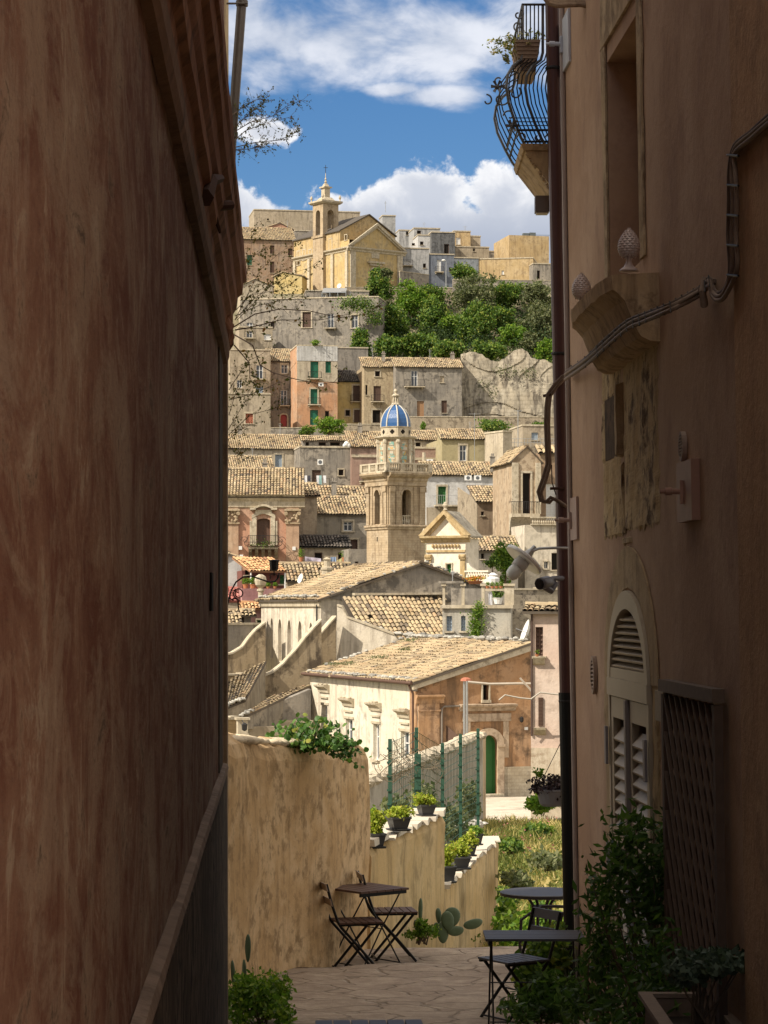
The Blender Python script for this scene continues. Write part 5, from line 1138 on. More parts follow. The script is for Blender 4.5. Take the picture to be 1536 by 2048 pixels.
polywall('buttress', 'concave buttress wall at the left edge with a pale rim', tfr(500, 136), [(440, 1312), (465, 1308), (485, 1296), (500, 1276), (512, 1262), (531, 1247), (531, 1540), (440, 1540)], .5, OLDW, [(440, 1312), (465, 1308), (485, 1296), (500, 1276), (512, 1262), (531, 1247)], group='buttresses of the arcade church')
rubble_wall('terrace_wall', 'narrow ledge wall sloping at the left edge under the concave buttress', 440, 131, 532, 133, 1352, 1360, mat=OLDW)
# lower aisle block and its tiled roof
af2 = Fr(600, 131.5, 850, 130.5); polywall('aisle_wall', 'cream side wall with sloping top in front of the big gable', af2, [(674, 1212), (674, 1540), (800, 1540), (800, 1284), (788, 1270), (694, 1236), (684, 1215)], .5, CREAM, [(674, 1212), (684, 1215), (694, 1236), (788, 1270)])
mb = MB(); A = Q(680, 1340, 126); 
rt_ = thing('tiled_roof', Q(790, 1290, 133), 'steep roof of large barrel tiles below the big grey gable', 'roof')
tl, tr, br_, bl = Q(684, 1195, 134.6), Q(890, 1193, 137), Q(960, 1322, 131.5), Q(760, 1318, 129.5)
tiles(mb, bl, br_, tr, tl, .25, .42, 6, clip=[(683, 1193), (889, 1190), (889, 1290), (800, 1290), (788, 1270), (692, 1236)])
A, B, Cc, Dd = [Vector(q) - Vector((0, 0, .04)) for q in (Q(683, 1193, 134.6), Q(889, 1191, 137), Q(889, 1292, 132.3), Q(800, 1290, 131.6))]
mb.poly([A, B, Cc, Dd, Vector(Q(692, 1236, 132.9)) - Vector((0, 0, .04))], 0.02); mb.build('tile_field', TILE, rt_)
st = MB(); rocks(st, Q(694, 1236, 132.6), Q(790, 1270, 131.3), 26, .16, .1); rocks(st, Q(790, 1268, 131.2), Q(886, 1275, 131.6), 34, .2, .2); st.build('roof_stones', ROCK, rt_)
mb = MB(); f_ = tfr(780, 136.1); uv = [f_.uv(x, y) for x, y in ((704, 1191), (889, 1189), (889, 1185), (704, 1186))]; mb.fprism(f_, uv, -.6, .5); one('ledge', mb, TRIM, 'thin stone ledge above the steep roof of large tiles', 'ledge')

# ---- terrace structure with pillars
def pillar_terrace():
    rt, fr, vt, vb = house('roof_terrace', 'weathered roof terrace with stone pillars and barred windows beside the steep tile roof', 885, 127, 1022, 130, 1212, 1290, 4, stucco('weathered_white', (.5, .47, .4), (.58, .52, .42), (.2, .17, .13), .6), [(893, 1232, 904, 1262, 'bl'), (922, 1232, 931, 1262, 'bl')], None, cat='terrace', down=2, parapet=False, yaw=-4)
    P = fr.p; c = MB(); c.fbox(fr, -.1, fr.L + .1, vt - .12, vt + .05, -.3, .15); c.build('ledge', TRIM, rt)
    zt = fr.uv(886, 1172)[1]
    for x0, x1 in ((885, 890), (923, 929), (963, 969), (1009, 1028)):
        u0, u1 = fr.uv(x0, 1190)[0], fr.uv(x1, 1190)[0]; m = MB(); m.fbox(fr, u0, u1, vt + .051, zt, -.35, 0); m.fbox(fr, u0 - .06, u1 + .06, zt + .001, zt + .12, -.42, .08); m.build('pillar', TRIM, rt)
    m = MB(); m.fbox(fr, .3, fr.L, vt + .05, zt - .1, -3.6, -3.3); m.build('back_wall', GREY, rt)
    return fr, vt, zt
pf, pvt, pzt = pillar_terrace()
mb = MB(); mb.fbox(pf, -.2, pf.uv(926, 1170)[0], pzt + .13, pzt + .25, -1.2, .12); one('ledge', mb, GREY, 'flat stone slab over the leftmost terrace pillars', 'ledge')
rubble_wall('rubble_wall', 'rough rubble wall right of the pillar terrace', 1022, 131, 1128, 132, 1180, 1300, mat=stucco('rubble_rough', (.42, .36, .27), (.52, .45, .35), (.13, .11, .09), .9, 2.5, .2, brick=.35))
for i, (x, w, lb) in enumerate([(975, 8, 'small terracotta pot on the terrace beam, leftmost of the four'), (985, 8, 'small terracotta pot on the terrace beam, second from the left of the four'), (993, 8, 'small terracotta pot on the terrace beam, second from the right of the four'), (1002, 8, 'small terracotta pot on the terrace beam, rightmost of the four')]):
    potplant(x, 1177, w, 13, 127.6, lb, LEAFB, TERRA, 90, .07, 'row of terracotta pots on the terrace beam', .5)
mb = MB(); u0, v0 = pf.uv(969, 1178); u1, _ = pf.uv(1010, 1178); mb.fbox(pf, u0, u1, v0 - .1, v0, -.25, -.02); one('shelf', mb, TRIM, 'beam carrying the row of terracotta pots', 'shelf')
potplant(950, 1168, 40, 16, 134, 'orange and yellow flowers in a long box above the terrace', rmat('flower_mix', [(0, (.5, .06, .04)), (.4, (.6, .25, .03)), (.7, (.2, .3, .04)), (1, (.6, .4, .04))]), TERRA, 500, .09)
potplant(996, 1208, 24, 32, 129, 'dark leafy plant in a white pot behind the terrace pillars', LEAF, WHITE, 400, .12)
mb = MB(); pts = []
for px, py, s in [(958, 1215, .3), (955, 1225, .34), (952, 1238, .38), (954, 1250, .42), (953, 1262, .36), (951, 1272, .24)]: pts.append(np.array(Q(px, py, 126.7)) + rng.normal(size=(260, 3)) * (s * .5, .12, .18))
leafpts(mb, np.concatenate(pts), .1); one('hanging_vine', mb, LEAFB, 'bright green vine hanging down the front of the pillar terrace', 'vine')
cloth(977, 1184, 984, 1210, 127, lm[0], 'white cloth hanging between the terrace pillars', 0, None)
mb = MB(); c = Q(986, 1157, 150); mb.lathe(c, [(.35, -.3), (.4, 0), (.2, .15), (.3, .2), (.1, .35)], 10); one('vent_cowl', mb, WHITE, 'white domed roof vent behind the row of terracotta pots', 'vent')
dish(1056, 1266, 118, .62, 'large white satellite dish edge-on by the pale pink house', (-.85, -.1, .3))

# ---- nearest big house: white side, orange front
def near_house():
    A = (1.407, 105.); L = 5.5; B = (A[0] + L * dv[0], A[1] + L * dv[1]); fr = Fr(0, 0, 0, 0, pts=(A, B)); D = 14.9; fl = fr.side(True, D); P = fr.p
    z0 = -8.05; ze = (HY - 1364) / F * 105; L2 = fr.uv(1064, 1285)[0]; zr = (HY - 1286) / F * P(L2, 0)[1]
    root = thing('corner_house', P(L / 2, z0, -D / 2), 'large house with white side wall, orange front and broad old tile roof', 'house')
    wr = [(fl.rect(*q[:4]), q[4]) for q in ((643, 1409, 650, 1466, 'g'), (690, 1437, 700, 1500, 'g'), (745, 1447, 753, 1520, 'g'), (800, 1462, 813, 1530, 'g'))]
    wr = [((r_[0] + .1, r_[1], r_[2] + .35, r_[3]), s) for r_, s in wr]
    dr = fr.rect(960, 1470, 994, 1574); dr = (dr[0], z0 + .12, dr[2], dr[3]); w2 = fr.rect(965, 1369, 977, 1400)
    ORF = stucco('orange_front', (.45, .26, .135), (.50, .32, .19), (.13, .09, .06), .9, 1.0, .7)
    side = MB(); wall(side, fl, 0, D, z0 - 1, ze, [(*r_, 0) for r_, s in wr], .25); side.build('side_wall', stucco('lime_wash', (.74, .67, .53), (.82, .75, .62), (.36, .3, .23), .6, 1, .5), root)
    f = MB(); wall(f, fr, 0, L2, z0 - 1, ze, [(*dr, 1), (*w2, 0)], .3); f.poly([P(0, ze), P(L2, ze), P(L2, zr)]); f.poly([P(0, ze, -D), P(L2, zr, -D), P(L2, ze, -D)]); f.quad(P(L2, z0 - 1), P(L2, z0 - 1, -D), P(L2, zr, -D), P(L2, zr)); f.quad(P(L2, z0, -D), P(0, z0, -D), P(0, ze, -D), P(L2, ze, -D))
    f.build('front_wall', ORF, root)
    for r_, s in wr: window(fl, r_, s, root, .25)
    hd = MB()
    for (r_, s), big in zip(wr, (0, 0, 0, 1)):
        c = (r_[0] + r_[2]) / 2; z = r_[3] + .85
        hd.profile(fl, c - .75, c + .75, [(.004, z - .3), (.08, z - .28), (.12, z - .12), (.3, z), (.32, z + .07), (.004, z + .09)]); hd.fbox(fl, c - .55, c + .55, z - .55, z - .48, .004, .08)
        hd.fbox(fl, r_[0] - .2, r_[2] + .2, r_[3], r_[3] + .1, .004, .05)
        for i in range(6): hd.ball(fl.p(c + random.uniform(-.6, .6), z + .11, .15), .1, .1, .05, 6, amp=.3)
    hd.build('window_hood', TRIM, root)
    window(fr, w2, 'd+t', root, .3); window(fr, dr, 'gd+D', root, .3, 1)
    tr = MB(); u0, v0, u1, v1 = dr; m = (u0 + u1) / 2; r0 = (u1 - u0) / 2; vc = v1 - r0; n = 12
    for q in range(n):
        t0, t1 = math.pi * q / n, math.pi * (q + 1) / n; tr.fprism(fr, [(m + r_ * math.cos(t), vc + r_ * math.sin(t)) for r_, t in ((r0, t0), (r0 + .3, t0), (r0 + .3, t1), (r0, t1))], .004, .1)
    for a_, b_ in ((u0 - .3, u0), (u1, u1 + .3)): tr.fbox(fr, a_, b_, z0, vc, .004, .1); tr.fbox(fr, a_ - .03, b_ + .03, vc - .12, vc, .1, .15)
    zz = fr.uv(970, 1412)[1]; ua, ub = fr.uv(918, 1412)[0], fr.uv(1030, 1412)[0]
    tr.profile(fr, ua, ub, [(.004, zz - .22), (.1, zz - .2), (.14, zz - .08), (.32, zz), (.34, zz + .07), (.004, zz + .1)])
    tr.fbox(fr, ua + .15, ub - .2, zz - .65, zz - .32, .004, .07); tr.fbox(fr, ua + .2, ua + .5, zz - 1.5, zz - .66, .004, .06); tr.fbox(fr, ub - .55, ub - .3, zz - 2.2, zz - .66, .004, .05)
    tr.build('door_surround', stucco('pinkish_stone', (.5, .38, .26), (.58, .46, .34), (.22, .15, .1), .5, 2), root)
    ba = MB(); zb = fr.uv(1040, 1533)[1]; ba.fbox(fr, u1 + .32, L2, z0 - .5, zb, .004, .06); ba.build('base_course', stucco('pale_base', (.5, .42, .3), (.56, .49, .37), (.3, .24, .16), .4, 1, .3, .6), root)
    pi = MB(); pi.fbox(fr, .02, .95, z0 - 1, fr.uv(860, 1398)[1] - .15, .004, .1); z = fr.uv(860, 1393)[1]; pi.profile(fr, -.1, 1.15, [(.004, z - .3), (.12, z - .28), (.15, z - .1), (.28, z), (.28, z + .06), (.004, z + .08)]); pi.fbox(fr, -.02, 1.0, z - .62, z - .55, .1, .15); pi.fbox(fl, D - .75, D - .02, z0 - 1, ze - .4, .004, .08); pi.build('corner_pilaster', stucco('orange_pilaster', (.5, .3, .16), (.55, .36, .22), (.22, .14, .09), .6, 2), root)
    vg = MB(); vg.fprism(fr, [(-.25, ze - .32), (L2, zr - .3), (L2, zr + .02), (-.25, ze)], .004, .2); vg.build('verge', TRIM, root)
    gt = MB(); gt.tube([fl.p(-.2, ze - .02, .33), fl.p(D + .2, ze - .04, .33)], .075, 8); gt.tube([fl.p(D - .3, ze - .05, .33), fl.p(D - .25, ze - .5, .12), fl.p(D - .25, z0, .12)], .045, 6); gt.build('gutter', plain('rusty_brown', (.12, .07, .05), .7, .2), root)
    rf = MB(); k = (zr - ze) / L2; e = .3
    tiles(rf, fl.p(-.2, ze - e * k + .06, e), fl.p(D + .25, ze - e * k + .06, e), P(L2, zr + .06, .25), P(L2, zr + .06, -D - .2), .19, .38, 5, jit=1.7)
    rf.build('roof', TILE, root)
    st = MB(); rocks(st, fl.p(0, ze + .1, .1), fl.p(D, ze + .1, .1), 120, .1, .17); rocks(st, P(L2 - .1, zr + .12, 0), P(L2 - .1, zr + .12, -D), 90, .14, .2); rocks(st, P(0, ze + .1, -D), P(L2, zr + .12, -D), 25, .12, .15); st.build('roof_stones', ROCK, root)
    ms = MB(); pts = []
    for u, n_ in ((2.2, -11), (1.2, -12.6), (3.4, -10.5), (4.6, -13.4), (1.0, -13.9)):
        pts.append(np.array(P(u, ze + k * u + .15, n_)) + rng.normal(size=(200, 3)) * (.28, .45, .04))
    leafpts(ms, np.concatenate(pts), .07); ms.build('roof_moss', LEAFO, root)
    pl = MB(); u, v = fr.uv(1052, 1457); pl.fbox(fr, u - .08, u + .08, v - .06, v + .06, .004, .03); pl.build('number_plate', WHITE, root)
    la = MB(); u, v = fr.uv(1040, 1440); la.tube([P(u, v + .1, .01), P(u, v + .12, .18)], .02, 5); la.lathe(P(u, v - .1, .18), [(.03, 0), (.08, .05), (.09, .2), (.02, .26)], 8); la.build('wall_lamp', IRON, root)
    dpx = MB(); u, v = fr.uv(882, 1413); dpx.tube([P(u + 2.3, v + .05, .1), P(u + .1, v, .1), P(u, v - .1, .1), P(u, z0, .1)], .045, 6); dpx.build('drainpipe', plain('grey_pipe', (.2, .17, .14), .6), root)
    sh = MB(); u, v = fr.uv(892, 1452); sh.add([P(u, v - 1.4, .02), P(u, v, .02), P(u + .35, v - .35, .35), P(u + .35, v - 1.75, .35), P(u + .04, v - 1.4, .02), P(u + .04, v, .02), P(u + .39, v - .35, .35), P(u + .39, v - 1.75, .35)], [(0, 1, 2, 3), (7, 6, 5, 4), (0, 4, 5, 1), (1, 5, 6, 2), (2, 6, 7, 3), (3, 7, 4, 0)]); sh.build('open_shutter', BROWNP, root)
    return fr, fl, ze
nf, nl, nze = near_house()
# ---- low roofs between the left wall and the near house
def roofhouse(name, label, pts, d0, d1, wyb, mat=GREY, tm=TILE, w=.22, wallpx=None):
    """mono-pitch roof given by its four photo corners (eave left, eave right, ridge right, ridge left)"""
    e = [Q(*p) for p in ((*pts[0], d0[0]), (*pts[1], d0[1]), (*pts[2], d1[1]), (*pts[3], d1[0]))]
    root = thing(name, ((e[0][0] + e[1][0]) / 2, (d0[0] + d1[0]) / 2, e[0][2] - 3), label, 'building'); mb = MB(); tiles(mb, *e, w, .4, 5); mb.build('roof', tm, root)
    f = Fr(0, 0, 0, 0, pts=(e[0][:2], e[1][:2])); vb = f.uv(pts[0][0], wyb)[1]
    m = MB(); lo = [(q[0], q[1], vb) for q in e]; up = [(q[0], q[1] + .02, q[2] - .1) for q in e]
    m.add(lo + up, [(0, 1, 5, 4), (1, 2, 6, 5), (2, 3, 7, 6), (3, 0, 4, 7), (4, 5, 6, 7)]); m.build('wall', mat, root)
    s = MB(); rocks(s, Vector(e[0]) + Vector((0, 0, .1)), Vector(e[1]) + Vector((0, 0, .1)), 26, .1, .1); s.build('roof_stones', ROCK, root)
    return root
roofhouse('low_house', 'low building whose straw-coloured roof meets the concave buttress', [(440, 1420), (490, 1400), (532, 1322), (440, 1372)], (117, 118), (127, 128), 1440, BEI)
roofhouse('low_house', 'narrow stepped tile roof below the long curving buttress', [(478, 1437), (505, 1425), (622, 1370), (545, 1392)], (112, 113), (121, 119), 1460, GREY)
fr = tfr(560, 116); polywall('house_wall', 'grey stained wall under the narrow stepped tile roof', fr, [(500, 1428), (622, 1378), (622, 1452), (500, 1452)], .5, GREY)
mb = MB(); uv = [fr.uv(x, y) for x, y in ((496, 1452), (622, 1452), (622, 1440), (496, 1440))]; mb.fprism(fr, uv, -.5, .35); one('ledge', mb, TRIM, 'pale ledge at the foot of the grey stained wall', 'ledge')
fr = tfr(560, 113.5); polywall('house_wall', 'plain grey-beige wall behind the caper plant', fr, [(500, 1453), (640, 1453), (640, 1530), (500, 1530)], .4, BEI)
rubble_wall('garden_wall', 'small ochre wall panel at the left edge above the garden wall', 440, 108, 478, 108.5, 1440, 1530, mat=stucco('ochre_brick', (.45, .32, .17), (.5, .38, .22), (.25, .17, .1), .4, 1, .3, .5))
mb = MB(); f_ = Fr(476, 107.5, 496, 107.6); v0 = f_.uv(480, 1500)[1]; v1 = f_.uv(480, 1440)[1]; mb.fbox(f_, 0, f_.L, v0, v1, -.4, 0); mb.fbox(f_, -.08, f_.L + .08, v1 + .001, v1 + .1, -.45, .08); one('gate_pier', mb, TRIM, 'pale stone pier beside the small ochre wall panel', 'pier')
mb = MB(); c = Q(489, 1450, 106.5); mb.tube([Q(484, 1440, 107.3), c], .02, 5); mb.lathe(Q(489, 1462, 106.5), [(.03, 0), (.11, .05), (.13, .28), (.02, .36)], 6); one('wall_lantern', mb, IRON, 'small iron lantern fixed to the pale stone pier', 'lantern')
polywall('stair_parapet', 'sloping stone stair parapet behind the ochre garden wall', tfr(510, 106), [(484, 1480), (520, 1490), (560, 1510), (560, 1540), (484, 1540)], .4, TRIM)

# ---- pale pink house on the right
rt, fr, vt, vb = house('pink_house', 'pale pinkish house with brown shutters, nearest on the right', 1062, 90, 1175, 88, 1222, 1580, 5, stucco('pale_pink', (.62, .47, .38), (.66, .54, .45), (.36, .29, .22), .15, 1, .25), [(1071, 1254, 1086, 1312, 'b')], ('shed', 1213), cat='house', down=1, tw=.2)
u0, v0, u1, v1 = fr.rect(1067, 1313, 1090, 1316)
m = MB(); m.profile(fr, u0, u1, [(.004, v0 - .25), (.15, v0 - .2), (.3, v0), (.32, v1), (.004, v1)]); m.build('sill', TRIM, rt)
u0, v0, u1, v1 = fr.rect(1077, 1395, 1086, 1452); m = MB(); m.fbox(fr, u0, u1, v0, v1, .004, .06); 
for i in range(20): z = v0 + (v1 - v0) * (i + .5) / 20; m.fbox(fr, u0 + .01, u1 - .01, z - .01, z + .01, .06, .08)
m.build('shutter', BROWNP, rt); u0, v0, u1, v1 = fr.rect(1069, 1455, 1092, 1459); m = MB(); m.profile(fr, u0, u1, [(.004, v0 - .2), (.1, v0 - .15), (.25, v0), (.28, v1), (.004, v1)]); m.build('sill', TRIM, rt)
m = MB(); u, v = fr.uv(1063, 1220); m.tube([fr.p(.03, vt, .06), fr.p(.03, vt - 4.5, .06)], .035, 6); m.build('drainpipe', plain('dark_pipe', (.08, .05, .04)), rt)
potplant(1074, 1313, 8, 12, 89.7, 'tiny terracotta pot on the window sill of the pale pink house', LEAFB, TERRA, 60, .05, 'potted plants', .5)
lw_ = MB(); u0, v0, u1, v1 = fr.rect(1063, 1490, 1125, 1576); lw_.fbox(fr, 0.0, fr.L, vb, v1 - .1, .004, .05); lw_.build('worn_base', stucco('worn_base', (.56, .47, .35), (.62, .54, .42), (.3, .2, .12), .7, 1.5, .4), rt)
TK = 1.
# ============================================================ the lane, the terrace and everything near
class LeftF:
    """left wall: u = distance down the lane, n = out towards the lane"""
    def p(s, u, v, n=0): return (-.389 - .0426 * u + n, u, v)
    def uv(s, px, py):
        Y = -.389 / ((px - CX) / F + .0426); return (Y, (HY - py) / F * Y)
    def rect(s, x0, y0, x1, y1):
        a = s.uv(x0, y0); b = s.uv(x1, y1); c = s.uv((x0 + x1) / 2, y0), s.uv((x0 + x1) / 2, y1); return min(a[0], b[0]), c[1][1], max(a[0], b[0]), c[0][1]
class RightF_:
    """right wall, leaning back slightly: u = 19.5 - distance, so u grows to the right in view"""
    def p(s, u, v, n=0): Y = 19.5 - u; return (2.31 - .0426 * Y - .0165 * v - n, Y - .0426 * n, v)
    def uv(s, px, py):
        b = (HY - py) / F; Y = 2.31 / ((px - CX) / F + .0426 + .0165 * b); return (19.5 - Y, b * Y)
    def rect(s, x0, y0, x1, y1):
        ym = (y0 + y1) / 2; xm = (x0 + x1) / 2
        return s.uv(x0, ym)[0], s.uv(xm, y1)[1], s.uv(x1, ym)[0], s.uv(xm, y0)[1]
class RightF(RightF_):
    def ray(s, px, py, n=0):
        b = (HY - py) / F; Y = (2.31 - n) / ((px - CX) / F + .0426 + .0165 * b); return s.p(19.5 - Y, b * Y, n)
LW, RW = LeftF(), RightF(); ZN, ZF = -3.08, -3.2     # near slab and lower far slab of the terrace

def paving():
    m, t, b = bsdf('stone_paving', .85, 0, .25); o = t.new('ShaderNodeTexCoord').outputs['Object']
    dn = t.new('ShaderNodeTexNoise'); t.ln(o, dn.inputs['Vector']); dn.inputs['Scale'].default_value = 3
    wv = t.mix(.2, o, dn.outputs['Color'])
    vo = t.new('ShaderNodeTexVoronoi', feature='DISTANCE_TO_EDGE'); t.ln(t.map(wv, (0, 0, 0), (.8, 1.3, 1)), vo.inputs['Vector']); vo.inputs['Scale'].default_value = 3.1
    vc = t.new('ShaderNodeTexVoronoi'); t.ln(t.map(wv, (0, 0, 0), (.8, 1.3, 1)), vc.inputs['Vector']); vc.inputs['Scale'].default_value = 3.1
    n = t.noise(o, 5, 7, .7); n2 = t.noise(o, 22, 5, .7)
    c = t.mix(t.step(n, .35, .7), (.38, .295, .225), (.58, .47, .36)); sv = t.new('ShaderNodeSeparateXYZ'); t.ln(vc.outputs['Color'], sv.inputs[0]); c = t.mix(t.math('MULTIPLY', sv.outputs[0], .35), c, (.33, .26, .2))
    j = t.step(vo.outputs[0], .004, .035); c = t.mix(t.math('ADD', t.math('MULTIPLY', j, t.step(n, .2, .5)), .5, clamp=True), (.16, .125, .09), c); c = t.mix(t.math('MULTIPLY', n2, .5), c, (.14, .11, .08))
    t.ln(c, b.inputs['Base Color']); bump(t, b, t.math('ADD', t.math('MULTIPLY', j, 1.2), t.math('ADD', n, t.math('MULTIPLY', n2, .4))), .7, .03)
    return m
PAVE = paving()
def floor_sheet(name, x0, x1, y0, y1, z, front=None):
    nx, ny = 46, max(3, int((y1 - y0) * 11)); mb = MB(); vs = []
    for j in range(ny + 1):
        for i in range(nx + 1):
            y = y0 + (y1 - y0) * j / ny; a = x0(y) if callable(x0) else x0; b = x1(y) if callable(x1) else x1; x = a + (b - a) * i / nx
            if j == ny: y += noise.noise(Vector((x * 2.2, 1, 4))) * .1 + (front(x) if front else 0)
            vs.append((x, y, z + noise.noise(Vector((x * 2.6, y * 1.7, 0))) * .018))
    k = len(vs); vs += [(v[0], v[1], v[2] - 1.6) for v in vs[-(nx + 1):]]; n = nx + 1
    mb.add(vs, [(j * n + i, j * n + i + 1, (j + 1) * n + i + 1, (j + 1) * n + i) for j in range(ny) for i in range(nx)] + [(ny * n + i, ny * n + i + 1, k + i + 1, k + i) for i in range(nx)])
    return tag(mb.build(name, PAVE, None, True), kind='structure')
floor_sheet('lane_paving', lambda y: -.45 - .0426 * y, lambda y: 2.55 - .0426 * y, 8.0, 21.55, ZN, lambda x: -.28 * max(0, -x) ** 1.2)
floor_sheet('terrace_paving', lambda y: -1.6, 2.9, 19.6, 23.45, ZF, lambda x: .12 * x)
fl = MB(); fl.box(-5, -8, -1.72, 9, 4.2, -1.6)
for i in range(9): fl.box(-1.2, 4.2 + i * .42, -3.4, 3.4, 4.2 + (i + 1) * .42, -1.6 - (i + 1) * .164)
tag(fl.build('lane_steps', PAVE, None), kind='structure')

# ---- left building
def left_material():
    m, t, b = bsdf('red_peeling_plaster', .9, 0, .15); o = t.new('ShaderNodeTexCoord').outputs['Object']
    st = t.noise(t.map(o, (0, 0, 0), (1, 1.8, 2.2)), 1.0, 10, .72, .6); st2 = t.noise(t.map(o, (4, 2, 1), (1, 3.4, 6.0)), 1.0, 10, .78, .6)
    fi = t.noise(t.map(o, (4, 2, 1), (9, 12, 34)), 1.3, 8, .8); big = t.noise(t.map(o, (1, 6, 3), (1, .9, 1.5)), 1., 8, .72, .8)
    sp = t.new('ShaderNodeSeparateXYZ'); t.ln(o, sp.inputs[0])
    c = t.mix(t.step(st, .38, .62), (.15, .062, .040), (.25, .145, .10))
    c = t.mix(t.math('MULTIPLY', t.step(st2, .49, .6), .65), c, (.34, .24, .175))
    # a tall plaster band bleached grey-buff between two red stretches
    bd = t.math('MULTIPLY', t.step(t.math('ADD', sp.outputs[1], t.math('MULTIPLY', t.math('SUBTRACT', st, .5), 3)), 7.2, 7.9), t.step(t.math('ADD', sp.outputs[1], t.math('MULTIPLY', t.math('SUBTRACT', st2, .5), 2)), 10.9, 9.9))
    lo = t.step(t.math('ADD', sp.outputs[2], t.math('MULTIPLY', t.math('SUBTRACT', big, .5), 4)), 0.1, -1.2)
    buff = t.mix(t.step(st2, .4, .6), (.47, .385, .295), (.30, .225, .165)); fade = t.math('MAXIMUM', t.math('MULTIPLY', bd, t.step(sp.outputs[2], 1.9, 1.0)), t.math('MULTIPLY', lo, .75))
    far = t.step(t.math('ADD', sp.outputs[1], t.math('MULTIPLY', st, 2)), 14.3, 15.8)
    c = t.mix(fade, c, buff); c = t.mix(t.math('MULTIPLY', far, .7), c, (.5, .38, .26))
    c = t.mix(t.math('MULTIPLY', t.step(big, .48, .6), .6), c, (.34, .265, .20))
    c = t.mix(t.math('MULTIPLY', t.step(st2, .56, .66), .8), c, (.075, .05, .035)); c = t.mix(t.math('MULTIPLY', t.step(st, .56, .63), .7), c, (.38, .31, .24)); c = t.mix(t.math('MULTIPLY', t.step(fi, .5, .72), .6), c, (.085, .05, .038))
    c = t.mix(t.math('MULTIPLY', t.step(fi, .4, .27), .5), c, (.42, .32, .26))
    t.ln(c, b.inputs['Base Color']); bump(t, b, t.math('ADD', t.math('MULTIPLY', fi, .7), t.math('ADD', st, st2)), .8, .03)
    return m
LPL = left_material()
def left_building():
    root = thing('plaster_building', LW.p(8, -3.4, -1), 'tall old building with red streaked peeling plaster filling the left of the view', 'building')
    mb = MB(); Y0, Y1 = 3.0, 18.15; D = 3.6; ny, nz = 130, 60; TT = 7.5; vs = []
    for j in range(nz + 1):
        z = -3.4 + (TT + 3.4) * j / nz
        for i in range(ny + 1):
            y = Y0 + (Y1 - Y0) * i / ny; vs.append(LW.p(y, z, noise.noise(Vector((y * .9, z * .7, 0))) * .012 + noise.noise(Vector((y * 3, z * 2, 7))) * .004))
    n = ny + 1; mb.add(vs, [(j * n + i, j * n + i + 1, (j + 1) * n + i + 1, (j + 1) * n + i) for j in range(nz) for i in range(ny)])
    P = LW.p
    mb.quad(P(Y1, -3.4, -.0), P(Y1, -3.4, -D), P(Y1, TT, -D), P(Y1, TT, 0)); mb.quad(P(Y0, TT, 0), P(Y1, TT, 0), P(Y1, TT, -D), P(Y0, TT, -D)); mb.quad(P(Y0, -3.4, -D), P(Y1, -3.4, -D), P(Y1, TT, -D), P(Y0, TT, -D)); mb.quad(P(Y0, -3.4, 0), P(Y0, -3.4, -D), P(Y0, TT, -D), P(Y0, TT, 0))
    mb.build('wall', LPL, root, True)
    def run(name, prof_, y0, y1, mat, seg=60, amp=.006):
        m = MB(); k = len(prof_); vs = []
        for i in range(seg + 1):
            y = y0 + (y1 - y0) * i / seg
            for q, (n_, z) in enumerate(prof_): vs.append(P(y, z + noise.noise(Vector((y * 1.2, q * 1.3, z))) * amp, n_ + noise.noise(Vector((y * .9, q, 3 + z))) * amp * .6))
        m.add(vs, [(i * k + q, i * k + (q + 1) % k, (i + 1) * k + (q + 1) % k, (i + 1) * k + q) for i in range(seg) for q in range(k)] + [tuple(range(k - 1, -1, -1)), tuple(range(seg * k, seg * k + k))])
        return m.build(name, mat, root)
    dk = stucco('dark_brown_stone', (.16, .095, .055), (.22, .13, .08), (.05, .035, .025), .6, 3, .3)
    run('string_course', [(.0, 1.71), (.035, 1.715), (.05, 1.76), (.055, 1.83), (.0, 1.85)], Y0, 17.6, dk)
    rs = stucco('red_brown_stone', (.25, .12, .07), (.32, .17, .1), (.09, .05, .035), .6, 3, .3)
    pr = [(.0, 1.98), (.02, 2.0), (.03, 2.06), (.06, 2.09), (.065, 2.16), (.09, 2.2), (.1, 2.28), (.13, 2.31), (.14, 2.38), (.155, 2.4), (.16, 2.47), (.0, 2.5)]
    run('cornice', pr, Y0, 18.42, rs, 90, .012)
    bl = MB()
    for i in range(5):
        y = 17.75 + i * .13; z = 1.98 - i * .032; bl.ball(P(y, 2.0 - max(0, i - 3) * .045, .02), .05, .09, .1, 8, amp=.25)
    bl.build('broken_cornice_end', rs, root)
    ro = stucco('rough_plinth', (.06, .045, .034), (.13, .10, .075), (.015, .012, .01), 1., 5, .5, patch=1.)
    run('plinth', [(.0, -3.4), (.035, -3.4), (.03, -1.2), (.0, -1.19)], Y0, 17.85, ro, 120, .012)
    run('plinth_cap', [(.0, -1.165), (.038, -1.16), (.044, -1.14), (.036, -1.11), (.0, -1.1)], Y0, 17.75, stucco('plinth_cap_stone', (.2, .145, .11), (.28, .21, .16), (.1, .07, .05), .5, 4, .3))
    ct = MB(); ct.fprism(LW, [(17.75, -3.4), (18.2, -3.4), (18.2, 1.9), (17.75, 1.9)], .0, .03); ct.build('corner_strip', stucco('corner_strip_stone', (.30, .21, .13), (.36, .26, .17), (.1, .07, .05), .6, 3, .6), root)
    dg = MB(); dg.fprism(LW, [(16.3, -1.08), (17.2, -1.08), (17.2, 1.7), (16.3, 1.7)], .0, .012); dg.build('dark_end_panel', stucco('dark_panel', (.06, .045, .035), (.1, .08, .06), (.02, .015, .01), .5, 4, .3), root)  # thin dark panel laid on the wall before its far corner
    h = MB(); h.fprism(LW, [(14.25, .2), (14.6, .2), (14.6, -.02), (14.25, -.02)], .0, .014); h.build('small_slot', DARK, root)
left_building()
